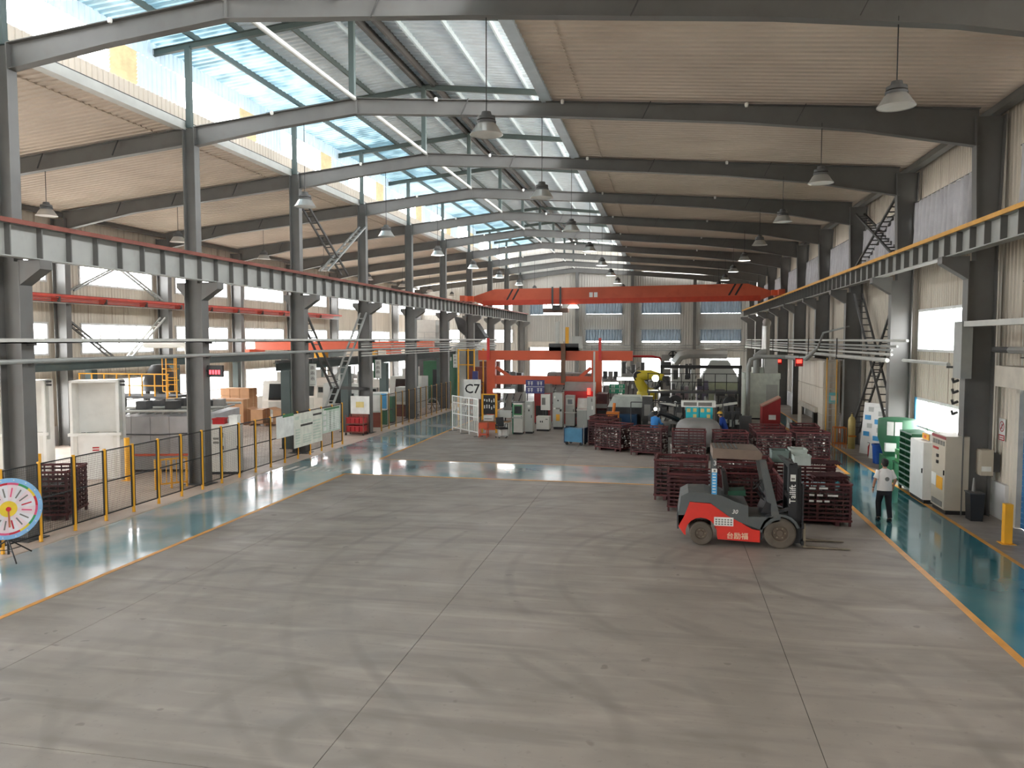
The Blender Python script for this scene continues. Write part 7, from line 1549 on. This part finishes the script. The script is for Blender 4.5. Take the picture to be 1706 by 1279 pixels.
for i_, (a0, a1, yt, Y, m_, nm) in enumerate(((1003, 1030, 618, 66.0, M['mach'], 'grey trimming press before the left end wall window'), (1072, 1098, 622, 64.0, M['cabgrey'], 'pale core shooter before the middle end wall window'), (1140, 1160, 606, 68.0, M['machd'], 'dark sand mixer by the middle wind column'), (1170, 1195, 618, 66.0, M['cabgrey'], 'pale cooling conveyor near the right end wall window'), (1212, 1236, 622, 62.0, M['mach'], 'grey holding furnace in the right far corner'), (838, 870, 612, 64.0, M['mach'], 'grey test rig beside the roller shutter'), (1206, 1222, 612, 55.5, M['machd'], 'dark control column beside the pyramid hood'))):
    block_machine(nm, a0, a1, yt, Y, m_, seed=20 + i_, parts=3, name='foundry_machine')
rl = thing('pipe_rail', 'thin grey pipe rail above the crates before the casting machines', 'railing', (ony(1000, 690, 40.0).x + 1.6, 38.9, 0))
for k in range(3): MB().cyl((2.2 * k, 0, 0), (2.2 * k, 0, 1.9), 0.025, 6).build('post', M['machd'], rl)
MB().cyl((0, 0, 1.9), (4.4, 0, 1.9), 0.025, 6).build('bar', M['machd'], rl)
t = thing('spot_lamp', 'small bright spot lamp by the pillar press', 'lamp', (ony(1092, 681, 41.6).x, 41.6, 0)); z = ony(1092, 681, 41.6).z
MB().cyl((0, 0.05, 0), (0, 0.05, z), 0.02, 6).build('stand', M['machd'], t); MB().lathe([(0, -0.01), (0.09, 0.0), (0.06, 0.12), (0, 0.12)], (0, -0.05, z), 12, 'y').build('lens', M['tube_lit'], t)
for i_, (px_, Yb_, nm) in enumerate(((1108, 41.9, 'between the apron table and the pillar press'), (1125, 42.4, 'behind the apron table'), (1216, 42.2, 'beside the dark casting machine'))):
    t = thing('pedestal_fan', 'black pedestal fan ' + nm, 'fan', (ony(px_, 680, Yb_).x, Yb_, 0)); MB().cyl((0, 0, 0), (0, 0, 1.5), 0.03, 8).build('pole', M['machd'], t); MB().lathe([(0, 0), (0.25, 0), (0.25, 0.03), (0, 0.03)], n=14).build('foot', M['black'], t)
    MB().lathe([(0.0, -0.12), (0.2, -0.1), (0.36, -0.04), (0.38, 0.0), (0.3, 0.08), (0, 0.1)], (0, -0.08, 1.65), 18, 'y').build('fan_cage', M['black'], t); MB().lathe([(0, -0.01), (0.08, 0.0)], (0, -0.21, 1.65), 10, 'y').build('badge', M['paper'], t)
# ------------------------------------------------------------------ right side along the walkway
c, r, w, h = front((1553, 842), (1588, 858), 728)
# tan cabinet: visible faces are its front (towards the walkway) and its near side
def wall_cab(name, label, cat, y0, y1, x0, h, m, bits=(), doors=1, d=0.75, plinth=0.12, group=None):
    """cabinet standing against the right wall, door facing -x; y0 < y1"""
    return cabinet(name, label, cat, x0 + d / 2, (y0 + y1) / 2, -PI / 2, y1 - y0, d, h, m, doors=doors, bits=bits, plinth=plinth, group=group)
pN = onz(1572, 857); pW = onz(1536, 839)
y0 = pN.y; xf = pN.x; hC = ony(1572, 727, y0).z
y1 = y0 + 1.15
wall_cab('electrical_cabinet', 'beige electrical cabinet with instrument header and yellow warning label', 'cabinet', y0, min(y1, pW.y - 0.05), xf, hC, M['cabtan'], d=0.62, bits=(('header_strip', .0, 1, .955, .99, mat('wine_strip', (140, 50, 56), 0.5)), ('meter', .08, .2, .87, .93, M['ink']), ('meter', .26, .38, .87, .93, M['ink']), ('meter', .44, .56, .87, .93, M['ink']), ('meter', .62, .74, .87, .93, M['ink']), ('meter', .8, .92, .87, .93, M['ink']), ('red_label', .1, .5, .80, .83, M['redp']), ('switch', .4, .52, .70, .74, M['black'], .03), ('switch', .4, .52, .62, .66, M['black'], .03), ('warning_label', .42, .85, .30, .46, M['yellow']), ('paper_label', .05, .38, .32, .48, M['paper']), ('vent_grille', .1, .85, .08, .15, M['ink'])))
yA = pW.y; xw = pW.x; hW = ony(1536, 737, yA).z
wall_cab('storage_cabinet', 'plain white cabinet with speckled door beside the beige electrical cabinet', 'cabinet', yA, yA + 1.3, xw, hW, M['white'], d=0.72, doors=1)
bx_ = cabinet('sign_box', 'yellow and white sign box on top of the white cabinet', 'box', xw + 0.35, yA + 0.65, -PI / 2, 0.7, 0.2, 0.22, M['paper'], doors=0, plinth=0, z=hW, bits=(('yellow_frame', .05, .95, .1, .9, M['yellow']), ('orange_mark', .3, .6, .3, .7, M['orange2'], .02)))
# green pigeonhole rack
yG0 = yA + 1.36; yG1 = yG0 + 1.3
t = thing('pigeonhole_rack', 'dark green sloping pigeonhole rack beside the white cabinet', 'rack', (xw + 0.05, yG0, 0)); L_ = yG1 - yG0; hr = hW + 0.1
for y in (0, L_ / 2, L_): MB().box(0, 0.6, y - 0.015, y + 0.015, 0.12, hr).build('upright', M['green'], t, smooth=False)
for k in range(10): z = 0.15 + (hr - 0.2) * k / 9; MB().prism([(0.0, z), (0.6, z + 0.06), (0.6, z + 0.08), (0.0, z + 0.02)], 0, L_, 'y').build('shelf', M['green'], t, smooth=False); MB().box(-0.01, 0.0, 0, L_, z, z + 0.05).build('shelf_lip', mat('green_lip', (120, 140, 130), 0.5), t, smooth=False)
MB().box(0.58, 0.6, 0, L_, 0.12, hr).build('back_panel', M['green'], t, smooth=False)
for y in (0.05, L_ - 0.05):
    for x in (0.05, 0.55): MB().box(x - 0.03, x + 0.03, y - 0.03, y + 0.03, 0, 0.12).build('foot', M['black'], t, smooth=False)
# green drum machine
yD = yG1 + 1.75; xd = 8.1
t = thing('green_drum_machine', 'big dark green drum machine with two white notices', 'machine', (xd, yD, 0))
MB().lathe([(0, 2.2), (0.4, 2.2), (0.60, 2.16), (0.62, 2.1), (0.62, 1.5), (0.5, 1.1), (0.4, 0.8), (0, 0.8)], n=24).build('drum', M['green'], t)
MB().box(-0.45, 0.45, -0.4, 0.45, 0.05, 0.85).build('base', M['green'], t, smooth=False); MB().box(-0.4, 0.4, -0.35, 0.4, 0, 0.05).build('foot_frame', M['black'], t, smooth=False)
for k in (0, 1):
    a0 = -2.35 + 0.42 * k; q = MB(); A = [a0 + 0.36 * i / 4 for i in range(5)]
    q.prism([(0.632 * math.cos(a), 0.632 * math.sin(a)) for a in A] + [(0.622 * math.cos(a), 0.622 * math.sin(a)) for a in reversed(A)], 1.62, 2.1, 'z'); q.build('notice', M['paper'], t, smooth=False)
MB().box(-0.5, -0.15, -0.55, -0.38, 1.05, 1.35).build('control_panel', M['cabgrey'], t, smooth=False)
gb = cabinet('green_box', 'bright green box with a recycling mark on the green stand', 'box', 7.98, yG1 + 0.55, -PI / 2, 0.5, 0.4, 0.42, M['green2'], doors=0, plinth=0, z=0.8, bits=(('mark', .35, .65, .3, .6, M['paper']),))
t = thing('green_stand', 'low dark green stand under the bright green box', 'stand', (8.0, yG1 + 0.55, 0), -PI / 2); MB().box(-0.4, 0.4, -0.24, 0.24, 0.75, 0.8).build('top', M['green'], t, smooth=False)
for x in (-0.36, 0.36):
    for y in (-0.2, 0.2): MB().box(x - 0.025, x + 0.025, y - 0.025, y + 0.025, 0, 0.75).build('leg', M['green'], t, smooth=False)
# blue bin
c = onz(1463, 772); t = thing('waste_bin', 'tall blue plastic waste bin by the green drum machine', 'bin', (c.x, c.y, 0)); MB().lathe([(0, 0.02), (0.2, 0.02), (0.24, 0.7), (0.25, 0.72), (0.25, 0.78), (0.21, 0.78), (0.2, 0.1), (0, 0.1)], n=18).build('tub', M['bluep'], t); MB().lathe([(0.24, 0.74), (0.27, 0.74), (0.27, 0.79), (0.24, 0.79)], n=18).build('rim', M['bluep'], t); MB().box(-0.15, 0.15, -0.15, 0.15, 0, 0.02).build('foot', M['bluep'], t, smooth=False)
# fire extinguisher
c = onz(1449, 760); t = thing('fire_extinguisher', 'red fire extinguisher standing by the leaning boards', 'fire extinguisher', (c.x, c.y, 0)); MB().lathe([(0, 0), (0.085, 0), (0.09, 0.03), (0.09, 0.42), (0.05, 0.5), (0.03, 0.52), (0.03, 0.56), (0, 0.56)], n=16).build('bottle', M['redp'], t); MB().bar((0, 0, 0.57), (-0.1, 0, 0.6), 0.03, 0.02).build('handle', M['black'], t); MB().tube([(0, 0.03, 0.55), (0.1, 0.05, 0.5), (0.11, 0.05, 0.2)], 0.012, 6).build('hose', M['black'], t)
# leaning white boards
for i, (px, py, yt, nm) in enumerate(((1440, 757, 672, 'narrow white board leaning on the lattice brace'), (1456, 766, 680, 'white board with pinned papers standing by the right wall'))):
    c = onz(px, py); h = ony(px, yt, c.y).z; t = thing('leaning_board', nm, 'board', (c.x + 0.15, c.y + 0.2, 0), -0.95)
    MB().prism([(0, 0), (0.03, 0), (0.30, h), (0.27, h)], -0.42, 0.42, 'x').build('panel', M['white'], t, smooth=False)
    for k in range(4): z = h * (0.35 + 0.16 * k); o = MB().box(-0.3 + 0.15 * (k % 2), 0.0 + 0.15 * (k % 2), z / h * 0.27 - 0.012, z / h * 0.27 - 0.002, z, z + 0.2).build('paper', M['cabgrey'] if k % 2 else M['sky_sticker'], t, smooth=False)
# wall box, sign, bollard, dark bins at the near column
t = thing('wall_box', 'beige electrical box on the wall beside the near column', 'box', (9.0, onx(1638, 790, 8.85).y, 1.18)); MB().box(-0.32, 0.0, -0.28, 0.28, 0, 0.72).build('case', M['cabtan'], t, smooth=False); MB().box(-0.335, -0.32, -0.25, 0.25, 0.04, 0.68).build('door', M['cabtan'], t, smooth=False); MB().box(-0.3, -0.05, -0.29, -0.28, 0.12, 0.26).build('label', M['paper'], t, smooth=False); MB().box(0.0, 0.2, -0.2, 0.2, 0.1, 0.6).build('back_bracket', M['machd'], t, smooth=False)
MB().cyl((0.05, 0.22, 0.72), (0.05, 0.22, 6.0), 0.05, 8).build('conduit', mat('green_conduit', (96, 106, 92), 0.6), t)
t = thing('wall_socket', 'small white wall socket under the electrical box', 'socket', (9.2, onx(1657, 800, 9.2).y, 1.0)); MB().box(-0.06, 0, -0.06, 0.06, 0, 0.3).build('plate', M['paper'], t, smooth=False); MB().box(-0.07, -0.06, -0.035, 0.035, 0.1, 0.2).build('outlet', M['ink'], t, smooth=False)
t = thing('prohibition_sign', 'white sign with a red prohibition circle and red panel on the right wall', 'sign', (9.18, onx(1670, 713, 9.18).y, 2.18)); MB().box(-0.012, 0.0, -0.2, 0.2, 0, 0.62).build('panel', M['paper'], t, smooth=False); MB().box(-0.016, -0.012, -0.19, 0.19, 0.01, 0.17).build('red_panel', M['redp'], t, smooth=False)
MB().lathe([(0.12, -0.004), (0.15, -0.004), (0.15, 0.0), (0.12, 0.0)], (-0.012, 0, 0.4), 24, 'x').build('circle', M['redp'], t); MB().bar((-0.015, -0.09, 0.49), (-0.015, 0.09, 0.31), 0.006, 0.03, up=(0, 1, 1)).build('slash', M['redp'], t); MB().bar((-0.015, -0.02, 0.32), (-0.015, 0.02, 0.48), 0.006, 0.03, up=(0, 1, 0)).build('pictogram', M['ink'], t)
for k in range(2): MB().box(-0.018, -0.016, -0.14, 0.14, 0.04 + 0.06 * k, 0.075 + 0.06 * k).build('print', M['paper'], t, smooth=False)
c = onz(1677, 905); bollard('square yellow bollard beside the blue roller shutter', c.x, c.y, 0.98, True, 0.09)
t = thing('dark_bin', 'dark open bin standing against the near right column', 'bin', (8.42, 23.5, 0)); MB().prism([(-0.15, 0.02), (0.15, 0.02), (0.18, 0.75), (-0.18, 0.75)], -0.2, 0.2, 'y').build('tub', M['black'], t, smooth=False); MB().box(-0.2, 0.2, -0.22, 0.22, 0.75, 0.78).build('lid', mat('grey_lid', (84, 84, 84), 0.5), t, smooth=False); MB().box(-0.15, 0.15, -0.2, 0.2, 0, 0.02).build('foot', M['black'], t, smooth=False)
MB().cyl((0.0, 0.1, 0.78), (0.0, 0.1, 1.15), 0.05, 10, 0.02).build('funnel', M['mach'], t)
